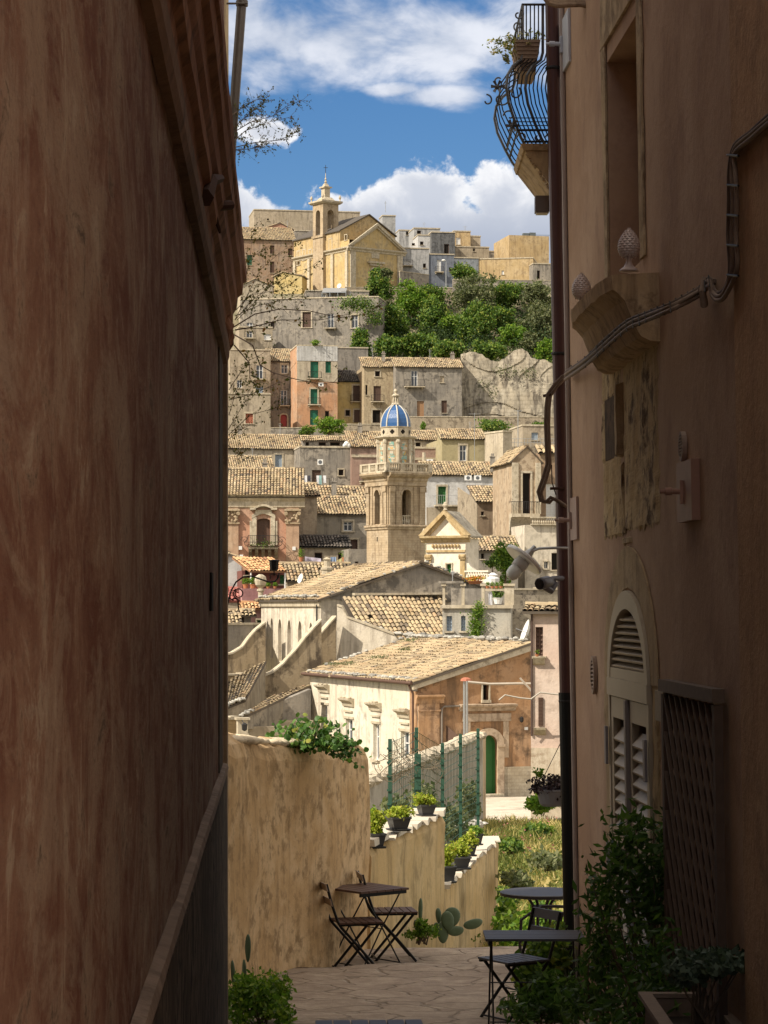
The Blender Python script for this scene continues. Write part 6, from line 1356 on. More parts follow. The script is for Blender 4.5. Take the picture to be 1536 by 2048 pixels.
def iron_hook():
    mb = MB(); p0 = Vector(LW.p(12.2, 2.0, .03)); mb.tube([p0, p0 + Vector((.02, .2, .12)), p0 + Vector((.05, .5, .18))], [.05, .035, .02], 6)
    mb.tube([Q(412, 400, 13.6), Q(436, 412, 13.7), Q(462, 410, 13.8)], [.034, .03, .026], 8)
    mb.tube([Q(414, 345, 13.3), Q(421, 375, 13.4), Q(418, 400, 13.5), Q(415, 430, 13.6)], [.015, .03, .035, .02], 7); mb.tube([Q(418, 400, 13.5), Q(432, 440, 13.6), Q(440, 465, 13.7)], [.02, .014, .008], 6)
    one('iron_hook', mb, plain('rusty_iron', (.07, .035, .025), .8, .4, .4, 20), 'rusty broken iron bracket jutting from the left building under its cornice', 'bracket')
iron_hook()
mb = MB(); mb.tube([Q(486, -30, 18.6), Q(484, 0, 18.6), Q(473, 150, 18.6), Q(463, 290, 18.6), Q(460, 360, 18.6)], .036, 12)
for x0, x1, y in ((453, 495, 7),): mb.tube([Q(x0, y, 18.55), Q(x1, y, 18.55)], .008, 6)
mb.lathe(Q(484, 7, 18.6), [(.045, -.02), (.045, .02)], 12, (0, 0, 1)); mb.lathe(Q(464, 270, 18.6), [(.045, -.02), (.045, .02)], 12)
one('drainpipe', mb, plain('grey_pipe_metal', (.17, .15, .13), .5, .3, .3, 14), 'slanting grey drainpipe at the far upper corner of the left building', 'pipe')
mb = MB(); x0 = Q(430, 0, 19.2)[0]; mb.box(x0 - .35, 19.1, 3.9, Q(449, 0, 19.2)[0], 19.7, 8); mb.box(x0 - .3, 19.0, 3.85, Q(441, 0, 19)[0], 19.095, 8)
one('rear_pilaster', mb, stucco('ochre_pilaster', (.5, .38, .2), (.55, .43, .26), (.3, .2, .12), .4, 2), 'ochre pilaster standing behind the top of the left building cornice', 'pilaster')

# ---- scroll bracket with lantern
def scroll_sign():
    root = thing('lantern_bracket', Q(456, 1215, 18.3), 'black scrolled iron bracket carrying a small square lantern at the left wall corner', 'lantern')
    d = 18.6; mb = MB(); k = .006
    pts = [(450, 1235), (456, 1205), (462, 1182), (472, 1164), (486, 1154), (502, 1152), (520, 1158), (538, 1164), (550, 1163), (557, 1154), (558, 1146)]
    mb.tube([Q(x, y, d) for x, y in pts], k, 6)
    mb.tube([Q(477 + (11 - t * .5) * math.cos(t * 1.0 + 1.2), 1187 + (11 - t * .5) * math.sin(t * 1.0 + 1.2), d) for t in np.linspace(0, 9.5, 40)], k * .9, 6)
    mb.tube([Q(458, 1197, d), Q(464, 1199, d), Q(470, 1196, d)], k, 5); mb.tube([Q(470, 1197, d), Q(476, 1200, d), Q(477, 1220, d)], k, 5)
    mb.build('scroll', IRON, root)
    l = MB(); c = Vector(Q(548, 1131, d)); s = .036; l.lathe(c - Vector((0, 0, .035)), [(.02, 0), (s * .85, .002), (s, .068), (s * 1.15, .07), (s * 1.15, .075), (.005, .08)], 6); l.build('lantern_box', IRON, root)
    m = MB(); m.tube([Q(548, 1140, d), Q(548, 1152, d)], .005, 5); m.tube([Q(541, 1158, d), Q(540, 1150, d), Q(548, 1147, d), Q(555, 1151, d), Q(554, 1158, d)], .004, 5); m.build('stem', IRON, root)
scroll_sign()

# ---- twigs growing from the end of the left cornice
def twigs(name, label, mains, d, nt, leaf, mat, tl=.12, dens=5, rad=.006, seed=1, lf=.5):
    random.seed(seed); root = thing(name, Q(*mains[0][0], d), label, 'branch'); mb = MB(); L = []
    for m in mains:
        P = [Vector(Q(x, y, d + .25 * math.sin(i * 1.3 + x))) for i, (x, y) in enumerate(m)]
        n = len(P); mb.tube(P, [rad * (1 - .75 * i / (n - 1)) for i in range(n)], 5)
        for i in range(nt):
            f = random.uniform(.08, 1) * (n - 1); a = int(min(f, n - 1.001)); p = P[a].lerp(P[a + 1], f - a); t = (P[a + 1] - P[a]).normalized()
            dv_ = (t * random.uniform(.2, 1) + Vector((random.uniform(-.6, .8), random.uniform(-.8, .8), random.uniform(-.8, .8)))).normalized(); ln = tl * random.uniform(.4, 1.5)
            q = [p, p + dv_ * ln * .5 + Vector((0, 0, random.uniform(-.01, .02))), p + dv_ * ln]
            mb.tube(q, [rad * .3, rad * .22, rad * .1], 4, caps=False)
            for j in range(dens):
                if random.random() < lf: L.append(q[0].lerp(q[2], random.uniform(.2, 1.05)) + Vector((random.uniform(-1, 1), random.uniform(-1, 1), random.uniform(-1, 1))) * leaf * .5)
    mb.build('branches', plain('twig_bark', (.16, .11, .08), .9, 0, .3, 20), root); lm_ = MB(); leafpts(lm_, np.array(L), leaf); lm_.build('leaves', mat, root)
twigs('overhanging_twigs', 'dense sprig of fine dark twigs against the sky at the left wall top', [[(462, 268), (500, 245), (545, 232), (575, 212), (604, 200)], [(464, 296), (510, 285), (560, 280), (585, 268), (600, 255)], [(464, 230), (485, 215), (510, 200), (528, 198)], [(464, 285), (490, 262), (530, 246), (590, 232)], [(466, 300), (500, 298), (530, 290)], [(468, 255), (498, 228), (520, 212)]], 18.5, 38, .015, LEAFT, .11, 9, .004, 3, .75)
twigs('overhanging_branches', 'long thin leafy branches arching from the broken end of the left cornice', [[(466, 655), (510, 628), (560, 618), (620, 622), (680, 636), (735, 628), (770, 600)], [(466, 668), (505, 690), (520, 730), (545, 745), (590, 758), (640, 768), (668, 765), (690, 735)], [(470, 660), (500, 655), (560, 640), (640, 640), (700, 628)], [(468, 690), (498, 725), (500, 760), (525, 780)]], 18.6, 20, .03, LEAFT, .09, 4, .0055, 5, .6)
twigs('overhanging_branches', 'fine feathery branches rising from the left cornice in front of the yellow church', [[(470, 640), (505, 600), (545, 570), (590, 545), (640, 528)], [(470, 640), (500, 580), (520, 540), (560, 505), (600, 480)], [(468, 600), (490, 560), (500, 520), (505, 470)], [(470, 632), (520, 610), (570, 600), (600, 590)], [(472, 620), (500, 590), (560, 580), (600, 555)], [(468, 560), (490, 520), (530, 500)], [(474, 640), (530, 585), (560, 540)]], 18.5, 24, .017, LEAFT, .12, 9, .003, 8, .85)
twigs('overhanging_branches', 'tangle of dry thin shoots low on the left wall edge above the tiled roofs', [[(458, 780), (480, 745), (500, 720), (540, 700)], [(458, 800), (495, 790), (530, 778), (565, 760)], [(456, 860), (480, 820), (500, 790), (545, 770)], [(456, 880), (480, 860), (500, 850)], [(456, 890), (470, 905), (495, 915)], [(458, 830), (470, 790), (480, 760)], [(457, 870), (500, 830), (555, 815), (560, 800)]], 18.3, 16, .017, LEAFT, .12, 8, .003, 11, .8)

# ---- right building
def right_material():
    m, t, b = bsdf('salmon_plaster', .9, 0, .15); o = t.new('ShaderNodeTexCoord').outputs['Object']
    n = t.noise(o, .8, 7, .6, .3); st = t.noise(t.map(o, (0, 0, 0), (2.2, 2.2, 1.5)), 1.3, 8, .7, .4); fi = t.noise(o, 14, 5, .7)
    c = t.mix(t.step(n, .38, .64), (.42, .275, .18), (.51, .355, .245)); c = t.mix(t.math('MULTIPLY', t.step(st, .48, .7), .55), c, (.30, .185, .135)); c = t.mix(t.math('MULTIPLY', t.step(fi, .5, .75), .25), c, (.28, .17, .11))
    t.ln(c, b.inputs['Base Color']); bump(t, b, t.math('ADD', fi, st), .35, .015); return m
RPL = right_material()
BUFF = stucco('buff_sandstone', (.46, .34, .2), (.54, .42, .27), (.18, .12, .07), .6, 2.5, .4)
HOLE = stucco('weathered_tufa', (.50, .36, .19), (.58, .45, .27), (.12, .07, .035), 1., 5, .3)
RW_UP = RW.rect(1217, 100, 1282, 552); RW_UP = (RW_UP[0], RW.uv(1250, 552)[1], RW_UP[2], RW.uv(1250, 66)[1])
ua, va = RW.uv(1228, 1500); ub, vb_ = RW.uv(1306, 1500); RW_SH = (ua, -3.0, ub, RW.uv(1266, 1190)[1])
KA = .62
def right_building():
    root = thing('plaster_building', RW.p(6, -3.4, -1), 'salmon pink plastered building filling the right of the view', 'building')
    mb = MB(); P = RW.p; hs = [(*RW_UP, 0), (*RW_SH, KA)]; wall(mb, RW, 0, 17, -3.4, 5.2, hs, .32); D = 3.
    E = 17; T = 5.2; mb.quad(P(0, -3.4), P(0, -3.4, -D), P(0, T, -D), P(0, T)); mb.quad(P(0, T), P(E, T), P(E, T, -D), P(0, T, -D)); mb.quad(P(0, -3.4, -D), P(E, -3.4, -D), P(E, T, -D), P(0, T, -D)); mb.quad(P(E, -3.4), P(E, -3.4, -D), P(E, T, -D), P(E, T))
    mb.build('wall', RPL, root)
    # deep window with stone surround, edge left ragged by later plaster
    u0, v0, u1, v1 = RW_UP
    w = MB(); w.fbox(RW, u0 + .01, u1 - .01, v0, v1, -.33, -.3); wo = w.build('window', stucco('dim_ochre_recess', (.26, .165, .07), (.32, .21, .1), (.12, .08, .04), .3, 3), root)
    s = MB()
    for (ue, sg) in ((u0, -1), (u1, 1)):
        n = 60; vs = []
        for i in range(n + 1):
            z = v0 + (v1 + .12 - v0) * i / n; wd = .17 + noise.noise(Vector((z * 3, ue, 1))) * .04 + noise.noise(Vector((z * 11, ue, 2))) * .015
            vs += [P(ue - sg * .002, z, .004), P(ue + sg * wd, z, .004), P(ue + sg * wd, z, .018), P(ue - sg * .002, z, .018)]
        s.add(vs, [(i * 4 + a, i * 4 + b_, i * 4 + 4 + b_, i * 4 + 4 + a) for i in range(n) for a, b_ in ((0, 1), (1, 2), (2, 3), (3, 0))])
    s.fprism(RW, [(u0 - .19, v1 + .121), (u1 + .17, v1 + .121), (u1 + .25, v1 + .9), (u0 - .1, v1 + .8)], .004, .022)
    for ue in (u0 + .012, u1 - .12): s.fbox(RW, ue, ue + .1, v0, v1, -.298, -.2)
    s.build('surround', BUFF, wo)
    # strip of exposed tufa under the balcony
    a0 = RW.rect(1206, 690, 1318, 1070)
    def rough(u0, u1, v0, v1, n0, amp, nu=26, nv=70, sd=0, rag=.05):
        m = MB(); vs = []
        for j in range(nv + 1):
            v = v0 + (v1 - v0) * j / nv
            for i in range(nu + 1):
                q = i / nu; e = (noise.noise(Vector((v * 4, sd, q))) + noise.noise(Vector((v * 13, sd, q)))) * rag; u = u0 + (u1 - u0) * q + (e if i in (0, nu) else 0)
                h = n0 + amp * (noise.fractal(Vector((u * 5, v * 5, sd)), 1, 2, 5)); h = .001 if (i in (0, nu) or j in (0, nv)) else max(.003, h)
                vs.append(P(u, v + (noise.noise(Vector((u * 9, sd, 3))) * rag if j in (0, nv) else 0), h))
        w_ = nu + 1; m.add(vs, [(j * w_ + i, j * w_ + i + 1, (j + 1) * w_ + i + 1, (j + 1) * w_ + i) for j in range(nv) for i in range(nu)]); return m
    um = a0[0] + (a0[2] - a0[0]) * .38
    zt = RW.uv(1260, 690)[1]; zb = RW.uv(1260, 1068)[1]
    z1 = RW.uv(1230, 790)[1]; z2 = RW.uv(1230, 915)[1]
    rough(a0[0], um - .03, z1, zt, .006, .012, 12, 20, 1).build('bare_stone', HOLE, root); rough(a0[0], um - .05, zb, z2, .008, .014, 12, 30, 2).build('bare_stone', HOLE, root)
    rough(a0[0] - .02, a0[0] + .17, z2, z1, .008, .01, 6, 24, 7, .03).build('bare_stone', HOLE, root)
    rough(um + .09, a0[2], zb + .02, zt, .008, .016, 16, 70, 3, .09).build('bare_stone', HOLE, root)
    rough(um - .03, um + .09, z2 - .02, z1 + .05, .05, .006, 5, 30, 4, .006).build('bare_stone', BUFF, root); rough(um - .06, um + .08, zb, z2 - .06, .014, .012, 6, 30, 5, .02).build('bare_stone', HOLE, root)
    dk = MB(); dk.fbox(RW, a0[0] + .16, um - .03, z2, z1, .001, .006); dk.build('dark_niche', stucco('dark_niche_stone', (.09, .055, .03), (.16, .1, .055), (.03, .02, .012), .5, 5), root)
    # ragged stone border left round the arched shutter door
    u0, v0, u1, v1 = RW_SH; m_ = (u0 + u1) / 2; r = (u1 - u0) / 2; vc = v1 - r * KA
    for sg, wd in ((-1, .42), (1, .3)):
        ue = m_ + sg * r; lo, hi = (ue - wd, ue - .05) if sg < 0 else (ue + .05, ue + wd)
        rough(lo, hi, -3.0, vc + .1, .012, .012, 8, 70, 10 + sg, .06).build('bare_stone', BUFF if sg < 0 else HOLE, root)
    vt_ = RW.uv(1262, 1080)[1]; n = 16; m = MB()
    for q in range(n):
        t0, t1 = math.pi * q / n, math.pi * (q + 1) / n; f = lambda t, e: (m_ + (r + e) * math.cos(t), vc + (r * KA + e) * math.sin(t))
        m.fprism(RW, [f(t0, .05), f(t0, .32 + .05 * noise.noise(Vector((q, 0, 0)))), f(t1, .32 + .05 * noise.noise(Vector((q + 1, 0, 0)))), f(t1, .05)], .003, .016)
    m.build('bare_stone', BUFF, root)
    rough(m_ - .3, m_ + .16, v1 + .34, vt_ + .02, .014, .01, 8, 14, 20, .05).build('bare_stone', BUFF, root)
    # projecting pilaster nearest to the camera
    up = RW.uv(1492, 1215)[0]; m = MB(); m.fbox(RW, up, 16.9, -3.4, 5.1, .003, .035); m.build('pilaster', stucco('brown_pilaster', (.50, .31, .175), (.56, .37, .22), (.3, .18, .1), .3, 2, .3), root)
    e = MB(); e.tube([P(.02, -3.2, .02), P(.02, 1, .02), P(.02, 5.15, .02)], .02, 8); e.build('corner_bead', plain('pale_corner_bead', (.4, .33, .29), .6), root)
right_building()
def arched_shutters():
    u0, v0, u1, v1 = RW_SH; root = thing('shuttered_door', RW.p((u0 + u1) / 2, v0, 0), 'tall arched door with cream louvred shutters and louvred fanlight in the right wall', 'shutters')
    m_ = (u0 + u1) / 2; r = (u1 - u0) / 2; vc = v1 - r * KA; P = RW.p; t = .09; n = 20
    fm = MB()
    for q in range(n):
        a, b = math.pi * q / n, math.pi * (q + 1) / n; f = lambda w, rr: (m_ + rr * math.cos(w), vc + (r * KA + rr - r) * math.sin(w)); fm.fprism(RW, [f(a, r - t), f(a, r + .03), f(b, r + .03), f(b, r - t)], -.12, .035)
    fm.fbox(RW, u0 - .03, u1 + .03, vc - .12, vc, -.12, .04); fm.fbox(RW, u0 + t, u1 - t, vc + .001, vc + .07, -.1, .03)
    for a, b in ((u0 - .03, u0 + .03), (u1 - .03, u1 + .03)): fm.fbox(RW, a, b, v0, vc - .121, -.12, .03)
    fm.build('frame', BEIGEP, root)
    s = MB()
    for i in range(13):
        z = vc + .09 + i * .045
        if z > v1 - t - .03: break
        w = (r - t) * math.sqrt(max(0, 1 - ((z + .02 - vc) / (r * KA - t)) ** 2)); s.hexa([P(m_ - w, z - .016, .02), P(m_ + w, z - .016, .02), P(m_ + w, z + .008, -.05), P(m_ - w, z + .008, -.05), P(m_ - w, z - .004, .025), P(m_ + w, z - .004, .025), P(m_ + w, z + .02, -.045), P(m_ - w, z + .02, -.045)])
    s.build('fanlight_louvres', BEIGEP, root)
    bk = MB(); bk.fprism(RW, [(m_ + (r - .02) * math.cos(q), vc + (r * KA - .02) * math.sin(q)) for q in np.linspace(0, math.pi, 16)], -.31, -.25); bk.fbox(RW, u0 + .01, u1 - .01, v0, vc, -.31, -.24); bk.build('dark_backing', DARK, root)
    for a, b in ((u0 + .035, m_ - .02), (m_ + .02, u1 - .035)):
        f = MB(); st = .1
        f.fbox(RW, a, a + st, v0 + .02, vc - .13, -.03, .02); f.fbox(RW, b - st, b, v0 + .02, vc - .13, -.03, .02); f.fbox(RW, a + st, b - st, vc - .27, vc - .13, -.03, .02); f.fbox(RW, a + st, b - st, v0 + .02, v0 + .4, -.03, .02); f.fbox(RW, a + st, b - st, -1.62, -1.5, -.03, .02)
        o = f.build('shutter', BEIGEP, root); l = MB(); z = v0 + .45
        while z < vc - .3:
            if not -1.72 < z < -1.45: l.hexa([P(a + st, z - .06, .012), P(b - st, z - .06, .012), P(b - st, z + .02, -.05), P(a + st, z + .02, -.05), P(a + st, z - .045, .02), P(b - st, z - .045, .02), P(b - st, z + .035, -.042), P(a + st, z + .035, -.042)])
            z += .085
        l.build('louvres', BEIGEP, o)
    c = MB(); c.fbox(RW, m_ - .035, m_ + .035, v0 + .02, vc - .13, .02, .05); c.build('cover_strip', plain('grey_strip', (.25, .21, .19)), root)
    for u in (u0 - .02, u1 + .0):
        for z in (-.95, -1.75, -2.4): h = MB(); h.fbox(RW, u - .035, u + .035, z - .13, z + .13, .041, .06); h.build('hinge', plain('grey_hinge', (.26, .23, .23), .6, .2), root)
arched_shutters()
def oval_vent(px, py, w, h, label):
    root = thing('wall_vent', RW.p(*RW.uv(px, py), 0), label, 'vent', 'vents in the right wall'); u, v = RW.uv(px, py); mb = MB(); P = RW.p; n = 24
    c = lambda rr, q: (u + w * rr * math.cos(q), v + h * rr * math.sin(q))
    for q in range(n): a, b = 2 * math.pi * q / n, 2 * math.pi * (q + 1) / n; mb.fprism(RW, [c(.78, a), c(1, a), c(1, b), c(.78, b)], .002, .03)
    mb.build('rim', plain('vent_rim', (.34, .25, .19), .7), root); d = MB(); d.fprism(RW, [c(.79, 2 * math.pi * q / n) for q in range(n)], .002, .006); d.build('backing', DARK, root)
    s = MB()
    for i in range(7):
        z = v - h * .62 + h * 1.24 * i / 6; ww = w * .76 * math.sqrt(max(.05, 1 - ((z - v) / h / .78) ** 2)); s.hexa([P(u - ww, z - .008, .028), P(u + ww, z - .008, .028), P(u + ww, z + .006, .01), P(u - ww, z + .006, .01), P(u - ww, z, .03), P(u + ww, z, .03), P(u + ww, z + .014, .012), P(u - ww, z + .014, .012)])
    s.build('louvres', plain('vent_rim', (.34, .25, .19)), root)
oval_vent(1192, 1350, .11, .14, 'round pale louvred vent left of the arched shutters'); oval_vent(1371, 893, .075, .085, 'small oval brownish vent above the flat tap box')
def wall_box(x0, y0, x1, y1, kx, ky, label, mat, nb=.05):
    u0, v0, u1, v1 = RW.rect(x0, y0, x1, y1); root = thing('meter_box', RW.p((u0 + u1) / 2, v0, 0), label, 'utility box', 'utility covers on the right wall'); mb = MB(); mb.fbox(RW, u0, u1, v0, v1, .002, nb); mb.build('cover', mat, root)
    k = MB(); u, v = RW.uv(kx, ky); n = Vector(RW.p(0, 0, 1)) - Vector(RW.p(0, 0, 0)); c = Vector(RW.p(u, v, nb)); k.lathe(c, [(.016, 0), (.016, .06), (.022, .062), (.022, .1), (.012, .104), (.012, .13)], 10, n); k.fbox(RW, u - .02, u + .02, v - .07, v + .06, nb + .001, nb + .02); k.build('tap', mat, root)
SALM = plain('salmon_painted_metal', (.36, .2, .14), .6)
wall_box(1371, 922, 1401, 1043, 1384, 983, 'flat painted box with a short tap below the oval vent', SALM); wall_box(1144, 995, 1158, 1080, 1148, 1040, 'narrow painted cover with a tap at the corner beside the lamp arm', plain('salmon_light', (.42, .3, .25), .6), .02)
wall_box(1124, 32, 1142, 140, 1130, 88, 'white cover plate with an orange tap at the top of the corner', plain('bluish_white', (.5, .52, .56), .5), .02)

# ---- downpipe
def downpipe():
    root = thing('downpipe', Q(1150, 2080, 19.65), 'dark brown downpipe running down the corner of the right building', 'pipe'); d = 19.68
    X = lambda y: 1104 + (1147 - 1104) * y / 2048
    mb = MB(); mb.tube([Q(X(-200), -200, d), Q(X(0), 0, d), Q(X(1400), 1400, d)], .055, 16); mb.build('upper_pipe', plain('oxblood_pipe', (.085, .035, .03), .4, .1, .3, 5, .5), root)
    lo = MB(); lo.tube([Q(X(1385), 1385, d), Q(X(1410), 1410, d), Q(X(2090), 2090, d)], [.064, .062, .062], 16); lo.build('lower_pipe', plain('black_pipe', (.012, .013, .012), .5, .2, .2, 5), root)
    for y in (137, 708, 1402): c = MB(); c.lathe(Q(X(y), y, d), [(.062, -.012), (.066, 0), (.062, .012)], 16); c.tube([Q(X(y) + 13, y, d - .03), Q(X(y) + 26, y + 2, d - .15)], .008, 6); c.build('clamp', IRON, root)
downpipe()

# ---- stone shelf balcony with two pine cone finials
def shelf():
    root = thing('stone_balcony', RW.p(2, .6, 0), 'small curved stone balcony shelf below the tall window in the right wall', 'balcony'); P = RW.p
    uL = RW.uv(1224, 580)[0]; uR = RW.uv(1318, 540)[0]
    zt = .0; zt = (HY - 545) / F * 14.95
    prof_ = [(.0, zt - .42), (.07, zt - .415), (.13, zt - .39), (.17, zt - .33), (.20, zt - .25), (.235, zt - .17), (.29, zt - .12), (.315, zt - .105), (.325, zt - .02), (.0, zt)]
    mb = MB(); nU = 14; k = len(prof_); vs = []
    for i in range(nU + 1):
        q = i / nU; u = uL + (uR - uL) * q; e = 1 - .12 * (2 * q - 1) ** 4
        for n_, z in prof_: vs.append(P(u, z + noise.noise(Vector((u * 6, z * 5, n_ * 4))) * .012, n_ * e + (noise.noise(Vector((u * 7, z * 7, 1))) * .01 if n_ > 0 else 0)))
    mb.add(vs, [(i * k + q, i * k + (q + 1) % k, (i + 1) * k + (q + 1) % k, (i + 1) * k + q) for i in range(nU) for q in range(k)] + [tuple(range(k - 1, -1, -1)), tuple(range(nU * k, nU * k + k))])
    mb.build('shelf', stucco('balcony_sandstone', (.5, .35, .2), (.58, .43, .27), (.15, .085, .045), .7, 5, .5), root)
    return zt, uL, uR
zt_, uL_, uR_ = shelf()
def pinecone(px, py_base, label, s, d):
    c = Vector(Q(px, py_base, d)); root = thing('pinecone_finial', c, label, 'finial', 'pine cone finials on the stone balcony')
    mb = MB(); mb.lathe(c, [(.06, 0), (.054, .012), (.03, .03), (.018, .055), (.018, .075), (.028, .085)], 16); mb.build('foot', plain('pale_ceramic', (.62, .5, .45), .3, 0, .1, 8, .5), root, True)
    h = .2 * s; r = .078 * s; cb_ = MB(); n = 12; mrow = 12
    for j in range(mrow):
        t = (j + .5) / mrow; rr = r * math.sin(math.pi * min(1, (.10 + .9 * t) ** .8)) ** .75; z = .085 + h * t
        for i in range(n):
            a = 2 * math.pi * (i + .5 * (j % 2)) / n; nx, ny = math.cos(a), math.sin(a); w = rr * math.pi / n * 1.05; hh = h / mrow * 1.05
            q = c + Vector((nx * rr, ny * rr, z)); tx = Vector((-ny, nx, 0)); tp = q + Vector((nx, ny, 0)) * .0035 * s
            A_, B_, C_, D_ = q - tx * w, q + Vector((0, 0, hh)) - Vector((nx, ny, 0)) * rr * .08, q + tx * w, q - Vector((0, 0, hh)) - Vector((nx, ny, 0)) * rr * .05
            cb_.add([A_, B_, C_, D_, tp], [(0, 4, 1), (1, 4, 2), (2, 4, 3), (3, 4, 0)])
    prof2 = [(max(.004, r * .93 * math.sin(math.pi * min(1, (.10 + .9 * t) ** .8)) ** .75), .085 + h * t) for t in np.linspace(0.02, .99, 14)]
    cb_.lathe(c, prof2, 18); cb_.build('cone', plain('pale_ceramic', (.62, .5, .45)), root)
pinecone(1258, 543, 'nearer and larger pine cone finial on the stone balcony', .86, 14.95); pinecone(1163, 622, 'farther pine cone finial at the left end of the stone balcony', .84, 16.9)

# ---- cable bundle
def cables():
    root = thing('cable_bundle', RW.p(1, .5, .1), 'bundle of old painted cables tied with wire, sagging across the right wall', 'cable')
    def pt(px, py, n=.06): return RW.ray(px, py, n + (.2 if 1185 < px < 1345 else .12 if 1160 < px < 1365 else 0))
    path = [(1560, 222), (1536, 238), (1500, 268), (1470, 296), (1462, 340), (1464, 400), (1462, 470), (1464, 540), (1450, 580), (1436, 592), (1424, 580), (1418, 560), (1400, 580), (1340, 612), (1290, 632), (1252, 650), (1205, 690), (1170, 722), (1130, 748)]
    cm = plain('old_cable', (.13, .09, .065), .75, 0, .3, 25); cl = plain('old_cable_light', (.22, .155, .11), .75, 0, .3, 25)
    for i, (dy, dn) in enumerate(((-5, 0), (1, .015), (6, .0), (10, .02))):
        random.seed(40 + i); P_ = [Vector(pt(x + random.uniform(-1.5, 1.5) + (dy if 296 < y < 560 and x > 1440 else 0), y + (dy if not (296 < y < 560 and x > 1440) else 0) + random.uniform(-1, 1), .05 + dn)) for x, y in path]
        # smooth
        Q_ = []
        for a, b, c, d in zip([P_[0]] + P_, P_, P_[1:], P_[2:] + [P_[-1]]):
            for t in (0, .25, .5, .75): Q_.append(.5 * ((2 * b) + (c - a) * t + (2 * a - 5 * b + 4 * c - d) * t * t + (3 * b - a - 3 * c + d) * t ** 3))
        Q_.append(P_[-1]); mb = MB(); mb.tube(Q_, .0105 + .002 * (i % 2), 7); mb.build('cable', (cm, cl)[i % 2], root, True)
    tie = MB(); random.seed(3)
    for (x0, y0), (x1, y1) in zip(path[11:], path[12:]):
        n = max(1, int(math.hypot(x1 - x0, y1 - y0) / 13))
        for i in range(n): x, y = x0 + (x1 - x0) * i / n, y0 + (y1 - y0) * i / n; tie.tube([pt(x - 2, y - 8, .045), pt(x - 1, y - 9, .075), pt(x + 1, y + 13, .085), pt(x + 2, y + 14, .045)], .0035, 4)
    for y in range(310, 560, 60): tie.tube([pt(1454, y, .045), pt(1455, y, .08), pt(1476, y + 2, .08), pt(1477, y + 2, .045)], .006, 5)
    tie.build('wire_ties', IRON, root)
    for x, y in ((1432, 575), (1247, 655), (1128, 765)):
        k = MB(); u, v = RW.uv(x, y); k.tube([RW.p(u, v + .03, 0), RW.p(u, v + .04, .06), RW.p(u + .05, v - .03, .08), RW.p(u + .04, v - .1, .07), RW.p(u, v - .08, .06), RW.p(u - .03, v + .0, .07)], .02, 7); k.build('insulator', cl, root)
    # free end hanging beyond the corner
    d = 19.6; tail = [(1130, 752), (1112, 770), (1098, 790), (1095, 815), (1094, 850), (1096, 900), (1097, 930), (1088, 960), (1079, 985), (1084, 1003), (1096, 1004), (1104, 996), (1116, 1002), (1130, 1012)]
    for i, e in enumerate((-3, 3)):
        k = MB(); k.tube([Q(x + e, y + e * .4, d + e * .004) for x, y in tail], .014, 7); k.build('cable', (cm, cl)[i], root, True)
    k = MB(); k.tube([Q(1086, 792, d), Q(1102, 788, d)], .012, 6); k.tube([Q(1100, 977, d), Q(1128, 977, d)], .012, 6); k.tube([Q(1103, 930, d), Q(1104, 965, d), Q(1112, 990, d)], .005, 5); k.build('bracket', plain('rusty_iron', (.07, .035, .025)), root)
cables()

